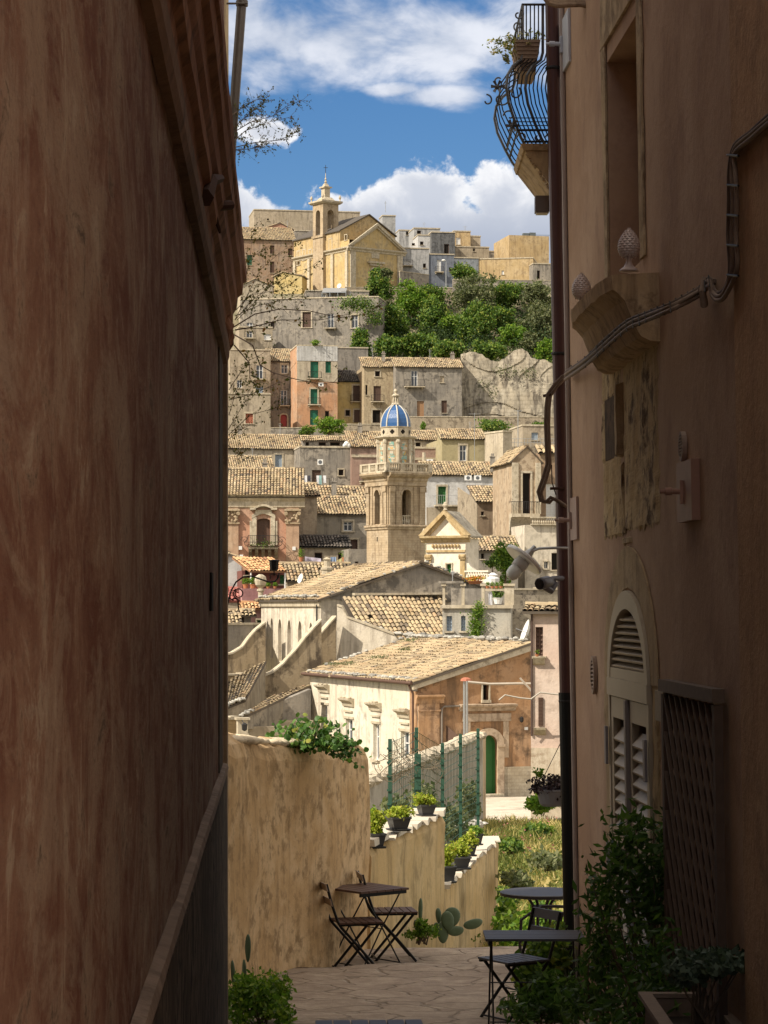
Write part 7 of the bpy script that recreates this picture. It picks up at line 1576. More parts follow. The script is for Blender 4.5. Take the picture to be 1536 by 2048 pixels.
# ---- square lamp, street lamp, camera
def lamps():
    root = thing('wall_lamp', Q(1084, 428, 20.3), 'small square brown wall lamp just left of the downpipe against the sky', 'wall lamp')
    mb = MB(); a = Q(1070, 428, 20.1); b = Q(1098, 393, 20.1); mb.box(a[0], 20.05, a[2] + .012, b[0], 20.18, b[2]); mb.build('housing', plain('brown_grey_metal', (.17, .14, .12), .5, .3), root)
    g = MB(); g.box(a[0] + .01, 20.06, a[2], b[0] - .01, 20.17, a[2] + .011); g.build('glass', plain('frosted', (.5, .45, .35), .4), root); r = MB(); r.box(b[0], 20.09, a[2] + .04, b[0] + .08, 20.14, b[2] - .03); r.build('bracket', IRON, root)
    root = thing('street_lamp', Q(1120, 1097, 19.7), 'enamelled street lamp with a tilted round reflector on a curved arm', 'street lamp'); d = 19.5
    arm = MB(); arm.tube([Q(1135, 1096, d + .1), Q(1100, 1096, d), Q(1078, 1097, d), Q(1068, 1101, d), Q(1061, 1108, d)], .011, 8); arm.build('arm', METAL, root)
    ax = Vector((-.62, -.18, -.76)).normalized(); c = Vector(Q(1051, 1116, d)); sh = MB()
    sh.lathe(c - ax * .05, [(.02, 0), (.035, .02), (.06, .035), (.16, .05), (.167, .055), (.167, .078), (.155, .08), (.06, .072), (.05, .078)], 40, ax); sh.build('reflector', plain('lamp_enamel', (.85, .86, .83), .3, .1, .1, 4, .5), root, True)
    nk = MB(); nk.lathe(c - ax * .12, [(.016, 0), (.02, .03), (.03, .06), (.034, .09)], 16, ax); nk.build('neck', METAL, root)
    bu = MB(); bu.lathe(c, [(.055, .025), (.06, .06), (.058, .1)], 24, ax); bu.build('collar', WHITE, root, True)
    gb = MB(); gb.lathe(c, [(.05, .1), (.056, .14), (.05, .18), (.03, .205), (.005, .212)], 24, ax); gb.build('glass_bowl', plain('frosted_glass', (.8, .83, .78), .25, 0, .05, 3, .6), root, True)
    root = thing('security_camera', Q(1115, 1150, 19.7), 'dark grey bullet security camera on a bracket below the street lamp', 'camera'); c = Vector(Q(1079, 1168, 19.4)); ax = Vector((-.55, -.8, -.12)).normalized()
    b = MB(); b.lathe(c, [(.036, 0), (.047, -.004), (.049, -.03), (.047, -.13), (.04, -.16), (.01, -.165)], 24, ax); b.build('housing', plain('camera_grey', (.16, .16, .18), .4), root, True)
    l = MB(); l.lathe(c, [(.041, .001), (.041, .004), (.03, .005), (.018, .006), (.002, .006)], 24, ax); l.build('lens', plain('camera_lens', (.01, .01, .012), .15, 0, .1, 4, .6), root)
    k = MB(); q = c - ax * .08; k.tube([q + Vector((0, 0, -.03)), q + Vector((.05, .05, -.06)), q + Vector((.09, .1, .0))], .028, 10); k.tube([q + Vector((.02, .0, .02)), Q(1105, 1157, 19.55), Q(1140, 1156, 19.7)], .02, 8); k.build('bracket', plain('camera_grey', (.16, .16, .18)), root)
lamps()

# ---- iron balcony beyond the downpipe
def iron_balcony():
    Y0, Y1 = 19.75, 20.9; xl = (1042 - CX) / F * Y0; zs = (HY - 287) / F * Y0; xr = 2.4
    root = thing('iron_balcony', (xl + .6, Y0, zs - .4), 'curved wrought iron balcony on a stone slab at the top right', 'balcony')
    s = MB(); zb = (HY - 372) / F * Y0; xb = (1102 - CX) / F * Y0
    s.hexa([(xl + .02, Y0 + .02, zs - .05), (xr, Y0 + .02, zs - .05), (xr, Y1, zs - .05), (xl + .02, Y1, zs - .05), (xl, Y0, zs), (xr, Y0, zs), (xr, Y1, zs), (xl, Y1, zs)])
    s.hexa([(xb + .02, Y0 + .1, zb), (xr, Y0 + .1, zb), (xr, Y1, zb), (xb + .02, Y1, zb), (xl + .035, Y0 + .035, zs - .052), (xr, Y0 + .035, zs - .052), (xr, Y1, zs - .052), (xl + .035, Y1, zs - .052)])
    for i in range(26): q = random.random(); s.ball((xl + .035 + (xb - xl - .04) * q, Y0 + .05 + .06 * q, zs - .055 + (zb - zs + .05) * q), .012, .02, .014, 6, amp=.3)
    s.build('slab', stucco('balcony_slab_stone', (.5, .36, .2), (.58, .44, .28), (.2, .13, .07), .6, 5, .4), root)
    pf_ = [(.0, .0), (.04, .05), (.1, .16), (.165, .3), (.19, .42), (.175, .52), (.12, .6), (.04, .66), (.02, .72), (.02, 1.1)]
    def bars(k, mat_, name, wd):
        m = MB()
        for s_ in k:
            if s_[0] == 'f': m.tube([(xl + .03 + s_[1] - .85 * n, Y0 + .03 - n * .6, zs + z) for n, z in pf_], wd, 5)
            elif s_[0] == 's': m.tube([(xl + .03 - n, Y0 + .03 + s_[1], zs + z) for n, z in pf_], wd, 5)
            else: m.tube([(xl + .03 - n * .8, Y0 + .03 - n * .8, zs + z) for n, z in pf_], wd, 6)
        m.build(name, mat_, root)
    bars([('f', .03 + .032 * i) for i in range(20)] + [('s', .15 + .25 * i) for i in range(4)], IRON, 'railing_bars', .0055)
    bars([('c',), ('f', .16), ('s', 1.1)], IRONG, 'railing_posts', .012)
    r = MB()
    for z, e in ((1.1, .02), (.02, 0), (.1, .06)): r.tube([(xr, Y0 + .03 - e, zs + z), (xl + .03 - e, Y0 + .03 - e, zs + z), (xl + .03 - e, Y1, zs + z)], .01, 6)
    for z in (.13, .16, .19): r.tube([(xl + .35, Y0 + .0 - .06, zs + z), (xl - .06, Y0 - .06, zs + z), (xl - .06, Y1, zs + z)], .004, 4)
    r.build('rails', IRON, root)
    c = MB(); o = Vector((xl + .03, Y0 + .03, zs))
    def spiral(cx, cz, r0, turns, ph, w=.007, dx=-1, dy=0): c.tube([o + Vector((dx * (cx + r0 * (1 - t * .75) * math.cos(ph + t * turns)), dy * .1 - .02, cz + r0 * (1 - t * .75) * math.sin(ph + t * turns))) for t in np.linspace(0, 1, 22)], w, 5)
    spiral(.19, .36, .09, 5.5, 1.6); spiral(.08, .52, .07, 5.5, -.5); spiral(.2, .5, .06, 5, 3.5); spiral(.08, .4, .055, 5, 2.2); spiral(.05, 1.02, .045, 6, 2); spiral(.05, .93, .04, 6, -1); spiral(.04, .83, .035, 6, 2); spiral(.12, .22, .05, 5, 0); spiral(.3, .34, .05, 4.5, 1.5); spiral(.02, .05, .04, 6, 0); spiral(-.1, .05, .035, 6, 2); spiral(-.2, .05, .035, 6, 0)
    for ctr in ((.22, .44), (.1, .13)):
        for i in range(6): a = i * 1.05; p = o + Vector((-ctr[0], -.06, ctr[1])); c.hexa([tuple(p + Vector((math.cos(a) * k * .05 - math.sin(a) * w, -.02 * k, math.sin(a) * k * .05 + math.cos(a) * w + th))) for th in (0, .004) for k, w in ((.2, -.006), (1, -.012), (1, .012), (.2, .006))])
        c.ball(p, .022, .022, .022, 8)
    c.build('scrolls', IRONG, root)
    root = thing('planter_box', (xl + .05, Y0 + .1, zs + .7), 'brown woven planter box hung in the iron balcony railing', 'planter'); a = Q(1030, 80, Y0); b = Q(1076, 142, Y0)
    m = MB(); x0, x1, z0, z1 = a[0], b[0] - .02, b[2], a[2]; m.hexa([(x0 + .05, Y0 + .02, z0), (x1, Y0 + .02, z0), (x1, Y0 + .5, z0), (x0 + .05, Y0 + .5, z0), (x0, Y0 - .02, z1), (x1 + .04, Y0 - .02, z1), (x1 + .04, Y0 + .55, z1), (x0, Y0 + .55, z1)])
    for i in range(8): z = z0 + (z1 - z0) * (i + .5) / 8; e = .05 * (1 - (i + .5) / 8); m.box(x0 + e - .006, Y0 - .02 + e * .8 - .006, z - .006, x1 + .03 - e * .5, Y0 + .5, z + .006)
    m.build('box', plain('woven_brown', (.28, .2, .14), .7, 0, .3, 30), root)
    f = MB(); st = []; random.seed(9)
    tb = MB()
    for i in range(26):
        p = Vector((x0 + random.uniform(0, .12), Y0 + random.uniform(0, .4), z1)); e = p + Vector((random.uniform(-.2, .12), random.uniform(-.1, .1), random.uniform(-.02, .1))); e2 = e + Vector((random.uniform(-.07, .02), 0, random.uniform(-.1, 0))); tb.tube([p, e, e2], .0022, 3); st += [np.array(e2) + rng.normal(size=(7, 3)) * .014, np.array(e) + rng.normal(size=(6, 3)) * .02]
    for i in range(10): st.append(np.array(Q(1012 + random.uniform(-6, 6), 110 + i * 1.5, Y0)) + rng.normal(size=(4, 3)) * .01)
    tb.build('stems', LEAFT, root); leafpts(f, np.concatenate(st), .03); f.build('leaves', rmat('pale_spiky_leaf', [(0, (.12, .16, .05)), (.6, (.3, .3, .1)), (1, (.5, .36, .2))], .6, .3), root)
iron_balcony()
mb = MB(); u0 = RW.uv(1090 + 45, 5)[0]
for j, (r_, e) in enumerate(((.02, 0), (.035, .05), (.03, .1), (.02, .14))):
    mb.tube([Vector(Q(x, y - 7 + j * 7, 18.3)) + Vector((0, -e, 0)) for x, y in ((1085, -14), (1096, 2), (1112, 6), (1135, 5), (1158, 4), (1178, 8), (1190, 4), (1205, -6))], r_, 8)
mb.box(Q(1178, 0, 18.3)[0], 17.9, Q(0, 16, 18.3)[2], Q(1214, 0, 18.3)[0], 18.5, Q(0, -40, 18.3)[2])
one('carved_corbel', mb, stucco('corbel_stone', (.34, .25, .17), (.42, .32, .22), (.14, .09, .06), .5, 5), 'carved scroll corbel poking into the top edge beside the downpipe', 'corbel')
# ---- lattice, stone block, planters, plants on the right
def trellis():
    u0 = RW.uv(1352, 1700)[0]; u1 = RW.uv(1462, 1700)[0]; zt = RW.uv(1400, 1368)[1]
    root = thing('wooden_trellis', RW.p((u0 + u1) / 2, ZN, .2), 'dark weathered wooden lattice screen on the right wall', 'trellis'); P = RW.p; w = plain('weathered_wood', (.11, .07, .048), .8, 0, .4, 16); wl = plain('weathered_wood_light', (.15, .105, .075), .8, 0, .4, 16)
    f = MB(); 
    for a, b in ((u0, u0 + .07), (u1 - .07, u1)): f = MB(); f.fbox(RW, a, b, ZN, zt - .085, .03, .075); f.build('upright', w, root)
    t = MB(); t.fbox(RW, u0 - .03, u1 - .0, zt - .07, zt, .02, .085); t.build('top_rail', wl, root)
    l = MB(); W_ = u1 - u0 - .14; H_ = zt - .085 - ZN; st = .2
    for sg, nn in ((1, .04), (-1, .062)):
        k = -22
        while k * st < W_ + H_:
            # slats at steep angle clipped to the frame
            a = k * st; pts = []
            for q in np.linspace(0, 1, 2):
                pass
            s_ = 1.15; zA, zB = 0., H_; uA = a + (zA / s_) * 1; uB = a + (zB / s_)
            if uB < 0 or uA > W_: k += 1; continue
            if uA < 0: zA = (0 - a) * s_; uA = 0
            if uB > W_: zB = (W_ - a) * s_; uB = W_
            X = (lambda u: u0 + .07 + u) if sg > 0 else (lambda u: u1 - .07 - u)
            e = .014; l.hexa([P(X(uA) - e, ZN + zA, nn - .01), P(X(uA) + e, ZN + zA, nn - .01), P(X(uA) + e, ZN + zA, nn + .01), P(X(uA) - e, ZN + zA, nn + .01), P(X(uB) - e, ZN + zB, nn - .01), P(X(uB) + e, ZN + zB, nn - .01), P(X(uB) + e, ZN + zB, nn + .01), P(X(uB) - e, ZN + zB, nn + .01)]); k += 1
    l.build('lattice', w, root)
    u, v = RW.uv(1330, 1412)[0], 0; b = MB(); r_ = RW.rect(1330, 1383, 1350, 1443); b.fbox(RW, r_[0], r_[2], r_[1], r_[3], .01, .06); one('stone_block', b, plain('pale_tuff', (.42, .35, .25), .9, 0, .3, 25), 'pale rough stone block let into the wall left of the lattice', 'stone block')
trellis()
def planter(x0, y0, x1, y1, z1, label):
    root = thing('wooden_planter', ((x0 + x1) / 2, (y0 + y1) / 2, ZN), label, 'planter', 'wooden planters along the right wall'); w = plain('planter_wood', (.2, .14, .1), .8, 0, .35, 14); m = MB(); t = .03
    m.box(x0, y0, ZN, x0 + t, y1, z1); m.box(x1 - t, y0, ZN, x1, y1, z1); m.box(x0 + t, y0, ZN, x1 - t, y0 + t, z1 - .004); m.box(x0 + t, y1 - t, ZN, x1 - t, y1, z1 - .004); m.build('box', w, root)
    r = MB(); e = .035; r.box(x0 - e, y0 - e, z1 + .001, x0 + e, y1 + e, z1 + .025); r.box(x1 - e, y0 - e, z1 + .001, x1 + e, y1 + e, z1 + .025); r.box(x0 + e, y0 - e, z1 + .001, x1 - e, y0 + e, z1 + .024); r.box(x0 + e, y1 - e, z1 + .001, x1 - e, y1 + e, z1 + .024); r.build('rim', plain('planter_rim_wood', (.26, .19, .14), .8, 0, .3, 14), root)
    s = MB(); s.box(x0 + t, y0 + t, z1 - .14, x1 - t, y1 - t, z1 - .1); s.build('soil', plain('soil', (.03, .022, .016), .95, 0, .4, 20), root)
planter(1.30, 9.6, 1.66, 11.0, -1.93, 'wooden planter box at the bottom right corner'); planter(1.42, 11.3, 1.78, 13.6, -2.12, 'long wooden planter under the grey-green herb, behind the corner planter')
def shrub(label, blobs, n, size, mat, base,  cat='shrub', nm='shrub', group='potted shrubs in the lane', cl=60, cs=.2, stems=9, flat=0):
    root = thing(nm, base, label, cat, group); p, cen = blobpts(blobs, n, cl, cs); m = MB(); leafpts(m, p, size * (1.15 if mat is LEAFD else 1), flat, .17 if mat is LEAFD else .3); m.build('foliage', mat, root)
    t = MB()
    for c in cen[::max(1, len(cen) // stems)]: b = Vector(base) + Vector((random.uniform(-.06, .06), random.uniform(-.06, .06), 0)); c = Vector(c); t.tube([b, b.lerp(c, .5) + Vector((random.uniform(-.04, .04), random.uniform(-.04, .04), .03)), c], [.009, .006, .003], 5)
    t.build('stems', BARK, root); return root
def B(px, py, d, rpx, rpy, ry=.25): k = d / F; q = Q(px, py, d); return (q[0], q[1], q[2], rpx * k, ry, rpy * k)
pm = MB()
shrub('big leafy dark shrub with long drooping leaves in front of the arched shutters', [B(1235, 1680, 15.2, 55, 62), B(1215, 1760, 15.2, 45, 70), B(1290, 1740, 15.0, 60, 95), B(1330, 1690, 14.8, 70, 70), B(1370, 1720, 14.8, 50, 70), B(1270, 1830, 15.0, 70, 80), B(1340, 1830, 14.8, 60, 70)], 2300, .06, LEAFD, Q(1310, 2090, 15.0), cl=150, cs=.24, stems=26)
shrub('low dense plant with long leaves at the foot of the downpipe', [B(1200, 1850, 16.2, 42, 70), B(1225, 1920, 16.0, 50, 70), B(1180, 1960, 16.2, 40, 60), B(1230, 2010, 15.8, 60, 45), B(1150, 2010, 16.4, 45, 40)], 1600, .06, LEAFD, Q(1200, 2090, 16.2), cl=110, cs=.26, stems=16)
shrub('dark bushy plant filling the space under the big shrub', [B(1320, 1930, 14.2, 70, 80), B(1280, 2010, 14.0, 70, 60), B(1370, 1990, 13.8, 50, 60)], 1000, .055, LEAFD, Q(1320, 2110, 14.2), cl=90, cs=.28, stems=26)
shrub('grey-green feathery herb growing over the wooden planter', [B(1400, 1930, 12.6, 62, 26, .2), B(1450, 1925, 12.5, 42, 22, .2), B(1370, 1950, 12.6, 30, 20, .2)], 1700, .045, rmat('grey_green_leaf', [(0, (.04, .06, .04)), (.6, (.10, .14, .095)), (1, (.16, .2, .14))], .6, .2), (1.6, 12.6, -2.15), cl=70, cs=.25)
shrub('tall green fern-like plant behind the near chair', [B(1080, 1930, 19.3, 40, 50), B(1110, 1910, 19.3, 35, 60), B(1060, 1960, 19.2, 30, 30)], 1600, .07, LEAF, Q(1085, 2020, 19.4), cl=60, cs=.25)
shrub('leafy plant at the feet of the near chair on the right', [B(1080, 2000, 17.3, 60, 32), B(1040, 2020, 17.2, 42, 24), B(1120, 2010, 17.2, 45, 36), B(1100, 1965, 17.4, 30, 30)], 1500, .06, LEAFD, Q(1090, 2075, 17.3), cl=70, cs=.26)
shrub('small yellowish green bush in the bottom left corner by the rough plinth', [B(540, 1990, 18.6, 45, 45), B(500, 2005, 18.4, 50, 50), B(555, 2030, 18.3, 34, 34), B(480, 1985, 18.5, 26, 34)], 3400, .04, LEAFB, Q(520, 2070, 18.5), cl=90, cs=.2)
mb = MB(); p0 = Vector(Q(1243, 1770, 14.9))
for i in range(15):
    z = 1780 + i * 18; x = 1243 + i * 2.6; a = Vector(Q(x, z, 15.75)); mb.hexa([tuple(a + Vector(q)) for q in ((0, 0, 0), (.055, 0, -.03), (.055, .02, -.03), (0, .02, 0), (0, .0, .035), (.055, .0, .005), (.055, .02, .005), (0, .02, .035))])
one('plastic_strip_curtain', mb, plain('glossy_pale_blue', (.55, .6, .72), .12, 0, .1, 5, .8), 'pale bluish glossy strips glinting through the leaves in the shutter opening', 'curtain')

# ---- garden walls
GW = stucco('ochre_garden_render', (.57, .38, .19), (.68, .49, .28), (.17, .105, .05), .4, 4.5, .3, patch=.8)
GW2 = stucco('ochre_garden_render_far', (.60, .43, .21), (.66, .5, .28), (.2, .15, .08), .35, 1.8, .5)
def gwall(name, label, path, mat, th=.3, lump=.03, cap=True, stones=0):
    """path of (x, y, z top); wall thickness goes to the back left"""
    root = thing(name, (path[0][0], path[0][1], -4.6), label, 'wall', 'stepped ochre garden walls'); mb = MB(); P = [Vector(p) for p in path]; L = [0]
    for a, b in zip(P, P[1:]): L.append(L[-1] + (b - a).length)
    n = max(10, int(L[-1] * 14)); nz = 26; fr_ = []; 
    for i in range(n + 1):
        s = L[-1] * i / n; k = max(j for j in range(len(L)) if L[j] <= s + 1e-9); k = min(k, len(P) - 2); p = P[k].lerp(P[k + 1], (s - L[k]) / (L[k + 1] - L[k])); t = (P[k + 1] - P[k]); t.z = 0; t.normalize(); nr = Vector((t.y, -t.x, 0)); fr_.append((p, nr, s))
    vs = []
    for p, nr, s in fr_:
        zt = p.z + noise.noise(Vector((s * 1.6, 1, 0))) * lump + noise.noise(Vector((s * 6, 2, 0))) * lump * .4
        for j in range(nz + 1):
            z = -4.6 + (zt + 4.6) * (j / nz) ** .8; e = noise.noise(Vector((s * 1.2, z * 1.2, 3))) * .03 + noise.noise(Vector((s * 5, z * 4, 5))) * .008
            if j == nz: e -= .035
            q = p + nr * e; vs.append((q.x, q.y, z))
        for f_, dz in (((.5, .075), (.8, .085), (1., .0)) if cap else ((.35, .0), (.75, .0), (1., -.03))): q = p - nr * th * f_; vs.append((q.x, q.y, zt + dz + noise.noise(Vector((s * 5, f_ * 3, 8))) * lump * .4))
        q = p - nr * th; vs.append((q.x, q.y, -4.6))
    w = nz + 5; mb.add(vs, [(i * w + j, (i + 1) * w + j, (i + 1) * w + j + 1, i * w + j + 1) for i in range(n) for j in range(w - 1)] + [tuple(range(n * w, n * w + w)), tuple(range(w - 1, -1, -1))])
    mb.build('render', mat, root, False)
    if stones:
        c = MB(); 
        for i in range(stones):
            a = fr_[int(n * i / stones)]; b = fr_[max(0, int(n * (i + 1) / stones) - 0)]; h = random.uniform(.03, .06); zA = a[0].z + .012 + random.uniform(0, .03); o = random.uniform(.0, .05)
            A, Bq = a[0] + (b[0] - a[0]) * .01, b[0] - (b[0] - a[0]) * .01; vs = []
            for z in (zA, zA + h):
                for q, nn in ((A, .03 + o), (Bq, .03 - o * .5), (Bq, -th - .03), (A, -th - .02)): r_ = a[1]; vs.append((q.x + r_.x * nn + random.uniform(-.012, .012), q.y + r_.y * nn, z + random.uniform(-.01, .01)))
            c.hexa(vs)
        c.build('coping_stones', plain('white_coping_stone', (.58, .52, .42), .9, 0, .2, 16), root)
    return root
def at(px, d, z): return ((px - CX) / F * d, d, z)
gwall('garden_wall', 'tall rough ochre garden wall behind the folding table', [at(425, 18.9, -1.0), at(452, 19.6, -1.04), at(520, 20.6, -1.15), at(578, 21.3, -1.2), at(668, 22.2, -1.24), at(737, 23.5, -1.32)], GW, .3, .05)
cp = MB(); random.seed(31)
cq = [at(500, 20.3, -1.12), at(578, 21.3, -1.2), at(668, 22.2, -1.24), at(734, 23.45, -1.32)]
for a_, b_ in zip(cq, cq[1:]):
    for i in range(16):
        q = Vector(a_).lerp(Vector(b_), random.random()); k = random.uniform(.07, .13); cp.ball((q.x - .16 + random.uniform(-.06, .04), q.y + random.uniform(-.05, .05), q.z + .045), k * 1.5, k * 1.5, k * .42, 10, amp=.08)
gt = [o for o in C.objects if o.get('label', '').startswith('tall rough ochre garden wall')][0]
cp.build('lumpy_crest', stucco('crest_sunlit_tone', (.72, .6, .42), (.8, .69, .5), (.25, .19, .12), .4, 4, .2), gt, True)  # lumps in a paler colour that stands for sun on the wall top
gwall('garden_wall', 'middle ochre garden wall topped by three green pot plants', [at(742, 23.6, -2.29), at(815, 25.4, -2.29), at(890, 27.3, -2.28)], GW2, .32, .015, False, 9)
gwall('garden_wall', 'lowest ochre garden wall with white flat coping stones', [at(888, 27.35, -3.1), at(945, 30, -3.1), at(997, 33, -3.08)], GW2, .34, .015, False, 11)
mb = MB()
for i in range(12):
    a = Vector(at(470 + i * 22, 19.9 + i * .3, 0)); t = (at(737, 23.5, 0)[0] - at(452, 19.6, 0)[0]); 
# low far garden wall behind the fence
rt, f_, v_ = rubble_wall('garden_wall', 'long pale concrete garden wall with rubble top, behind the green mesh fence', 700, 58, 966, 82, 1580, 1690, .35, stucco('pale_concrete', (.42, .38, .31), (.5, .46, .38), (.24, .2, .15), .5, 1, .5), False, group='stepped ochre garden walls')
st = MB(); rocks(st, f_.p(0, v_, -.15), f_.p(f_.L, v_, -.15), 420, .2, .14); st.build('rubble_top', plain('pale_rubble', (.5, .43, .32), .9, 0, .25, 9), rt)
m = MB(); m.fbox(f_, f_.L - .02, f_.L + .9, v_ - 3, v_ + .12, -.5, -.02); one('wall_end_pier', m, stucco('wall_end', (.58, .44, .27), (.64, .5, .34), (.3, .2, .12), .4, 1.5), 'bright ochre end pier of the long garden wall left of the green door', 'pier')

# ---- mesh fence
def fence():
    root = thing('mesh_fence', at(870, 42, -7.3), 'green wire mesh fence on tall green posts beyond the garden walls', 'fence'); ps = [(780, 1478, 1660, 36), (833, 1455, 1640, 38), (838, 1508, 1640, 38.3), (885, 1486, 1680, 41), (921, 1468, 1680, 43), (956, 1457, 1670, 45)]
    gm = plain('fence_green', (.035, .09, .06), .5, .1, .3, 8)
    for x, y0, y1, d in ps:
        m = MB(); a = Q(x, y0, d); b = Q(x + 1, y1 + 40, d); m.box(a[0] - .028, d - .028, b[2], a[0] + .028, d + .028, a[2]); 
        for q in range(8): z = a[2] - .15 - q * .2; m.box(a[0] - .045, d - .05, z, a[0] + .02, d - .034, z + .03)
        m.build('post', gm, root)
    w = MB(); pp = [(p[0], p[1], p[3]) for p in ps if p[0] != 838]
    for (xa, ya, da), (xb, yb, db) in zip(pp, pp[1:]):
        A, B_ = Vector(Q(xa, ya + 8, da)), Vector(Q(xb, yb + 8, db)); H_ = 1.75; n = max(4, int((B_ - A).length / .16))
        for i in range(n + 1): p = A.lerp(B_, i / n); p = p + Vector((noise.noise(Vector((i, da, 0))) * .05, 0, 0)); w.tube([p - Vector((0, 0, .0)), p + Vector((noise.noise(Vector((i, da, 4))) * .08, 0, -H_ / 2)), p - Vector((0, 0, H_))], .0035, 3, caps=False)
        for j in range(15): z = -H_ * j / 14; w.tube([A + Vector((0, 0, z)), A.lerp(B_, .5) + Vector((0, 0, z - .04 * math.sin(j))), B_ + Vector((0, 0, z))], .005, 3, caps=False)
    w.build('wire_mesh', gm, root)
    v = MB(); random.seed(5)
    for i in range(46):
        x = random.uniform(760, 880); d = 36 + (x - 780) * .05; p = Vector(Q(x, random.uniform(1500, 1560), d)); pts = [p]
        for k in range(5): pts.append(pts[-1] + Vector((random.uniform(-.12, .14), random.uniform(-.05, .05), random.uniform(-.12, .12))))
        v.tube(pts, .006, 3, caps=False)
    one('dry_vine', v, plain('dry_vine', (.15, .12, .08), .9), 'tangle of dry vine stems hanging on the mesh fence', 'vine')
fence()
mb = MB(); a = Q(808, 1640, 50); b = Q(762, 1602, 50); f_ = Fr(762, 50, 809, 50.5); u0, v0, u1, v1 = f_.rect(764, 1602, 808, 1660); root = thing('wooden_hatch', f_.p((u0 + u1) / 2, v0, 0), 'green-grey slatted hatch behind the pot plants at the foot of the concrete wall', 'hatch')
mb.fbox(f_, u0, u1, v0, v1, 0, .05); mb.build('panel', plain('hatch_green', (.12, .16, .14), .7), root); m = MB()
for i in range(5): u = u0 + (u1 - u0) * i / 4; m.fbox(f_, u - .02, u + .02, v0, v1, .051, .08)
m.fbox(f_, u0 - .03, u1 + .03, v1, v1 + .05, 0, .09); m.build('frame', IRONG, root)

# ---- path by the green door, weedy slope
mb = MB(); pts = [(3.2, 92), (12, 88), (13, 112), (2.6, 108)]
m_ = stucco('pale_concrete_path', (.55, .48, .38), (.6, .53, .43), (.35, .29, .2), .2, .8, .2)
mb.add([(x, y, z) for z in (-8.4, -8.0) for x, y in ((1.5, 90), (14, 82), (16, 107.5), (1.4, 104.9))], [(3, 2, 1, 0), (4, 5, 6, 7), (0, 1, 5, 4), (1, 2, 6, 5), (2, 3, 7, 6), (3, 0, 4, 7)])
tag(mb.build('path', m_, None), kind='structure')
mb = MB(); f_ = Fr(955, 104, 1012, 106); fb = nf; mb.fbox(fb, fb.uv(950, 1576)[0], fb.uv(1000, 1576)[0], -8.0, -7.9, .02, .5); one('door_step', mb, TRIM, 'low stone step in front of the green arched door', 'step')
def slope_z(x, y): return np.interp(y, [22, 24, 33, 45, 60, 75, 90], [-4.3, -4.15, -4.5, -5.1, -6.0, -6.9, -7.95])
mb = MB(); nx, ny = 40, 60; vs = []
for j in range(ny + 1):
    for i in range(nx + 1): y = 23.3 + (92 - 23.3) * (j / ny) ** 1.4; x = -6 + 22 * i / nx + 0; vs.append((x, y, float(slope_z(x, y)) + noise.noise(Vector((x * .7, y * .4, 0))) * .18))
n = nx + 1; mb.add(vs, [(j * n + i, j * n + i + 1, (j + 1) * n + i + 1, (j + 1) * n + i) for j in range(ny) for i in range(nx)])
tag(mb.build('weedy_slope', stucco('dry_earth', (.2, .16, .09), (.28, .23, .13), (.07, .07, .03), .7, 1.5, .3), None, True), kind='structure')
def grass():
    random.seed(21); g = np.random.default_rng(5); K = 26000; y = 23.8 + (88 - 23.8) * g.random(K) ** 1.25; px = g.uniform(955, 1150, K); x = (px - CX) / F * y
    z = np.array([slope_z(a, b) for a, b in zip(x, y)]); hh = (.10 + .34 * g.random(K)) * (1 + .4 * np.sin(x * 2.1 + y * .7)); s = np.stack([x, y, z], 1)
    lean = g.normal(size=(K, 3)) * (.14, .14, 0); tip = s + lean * (1 + hh[:, None] * 2) + np.stack([0 * hh, 0 * hh, hh], 1); wd = g.normal(size=(K, 3)) * (.012, .012, 0); wd = wd + np.sign(wd) * .006
    mid = (s + tip) / 2 + (0, 0, .02); V = np.stack([s, mid + wd, tip, mid - wd], 1)
    rn = np.clip(.52 + .36 * np.sin(x * 1.1 + 1.3 * np.sin(y * .23)) * np.cos(y * .17 + x * .4) + g.normal(size=K) * .22 + np.where((y > 30) & (y < 46), .22, 0) - np.where(y < 27, .3, 0), 0, 1)
    mb = MB(); mb.arr(V.reshape(-1, 3), np.arange(K * 4).reshape(-1, 4), rn); tag(mb.build('wild_grass', STRAW, None), 'dry yellow grass and weeds covering the sunny slope below the path', 'grass', kind='stuff')
    L = []; 
    for i in range(520):
        yy = 24 + 60 * random.random() ** 1.4; xx = (random.uniform(975, 1145) - CX) / F * yy; L.append(np.array((xx, yy, float(slope_z(xx, yy)) + random.uniform(.05, .42))) + g.normal(size=(26, 3)) * (.16, .16, .09))
    mb = MB(); leafpts(mb, np.concatenate(L), .055); tag(mb.build('low_weeds', rmat('weed_leaf', [(0, (.05, .08, .02)), (.6, (.13, .17, .04)), (1, (.26, .27, .08))], .6, .3), None), 'low green weeds growing through the dry grass on the slope', 'weeds', kind='stuff')
    fl_ = MB(); P = []
    for i in range(55): yy = random.uniform(50, 86); xx = (random.uniform(985, 1115) - CX) / F * yy; P.append(np.array((xx, yy, float(slope_z(xx, yy)) + random.uniform(.3, .6))) + g.normal(size=(3, 3)) * .03)
    leafpts(fl_, np.concatenate(P), .05); tag(fl_.build('pink_flowers', rmat('pink_petal', [(0, (.45, .12, .16)), (1, (.6, .25, .28))], .6, .3), None), 'tiny pink flowers scattered over the upper slope', 'flowers', kind='stuff')
grass()
shrub('creeping green plant spilling over the pale path by the pink house', [B(1080, 1608, 84, 26, 16, .6), B(1100, 1600, 85, 20, 14, .6)], 900, .2, LEAFB, Q(1085, 1632, 85), cat='plant', nm='creeping_plant', group='wild plants beyond the terrace')
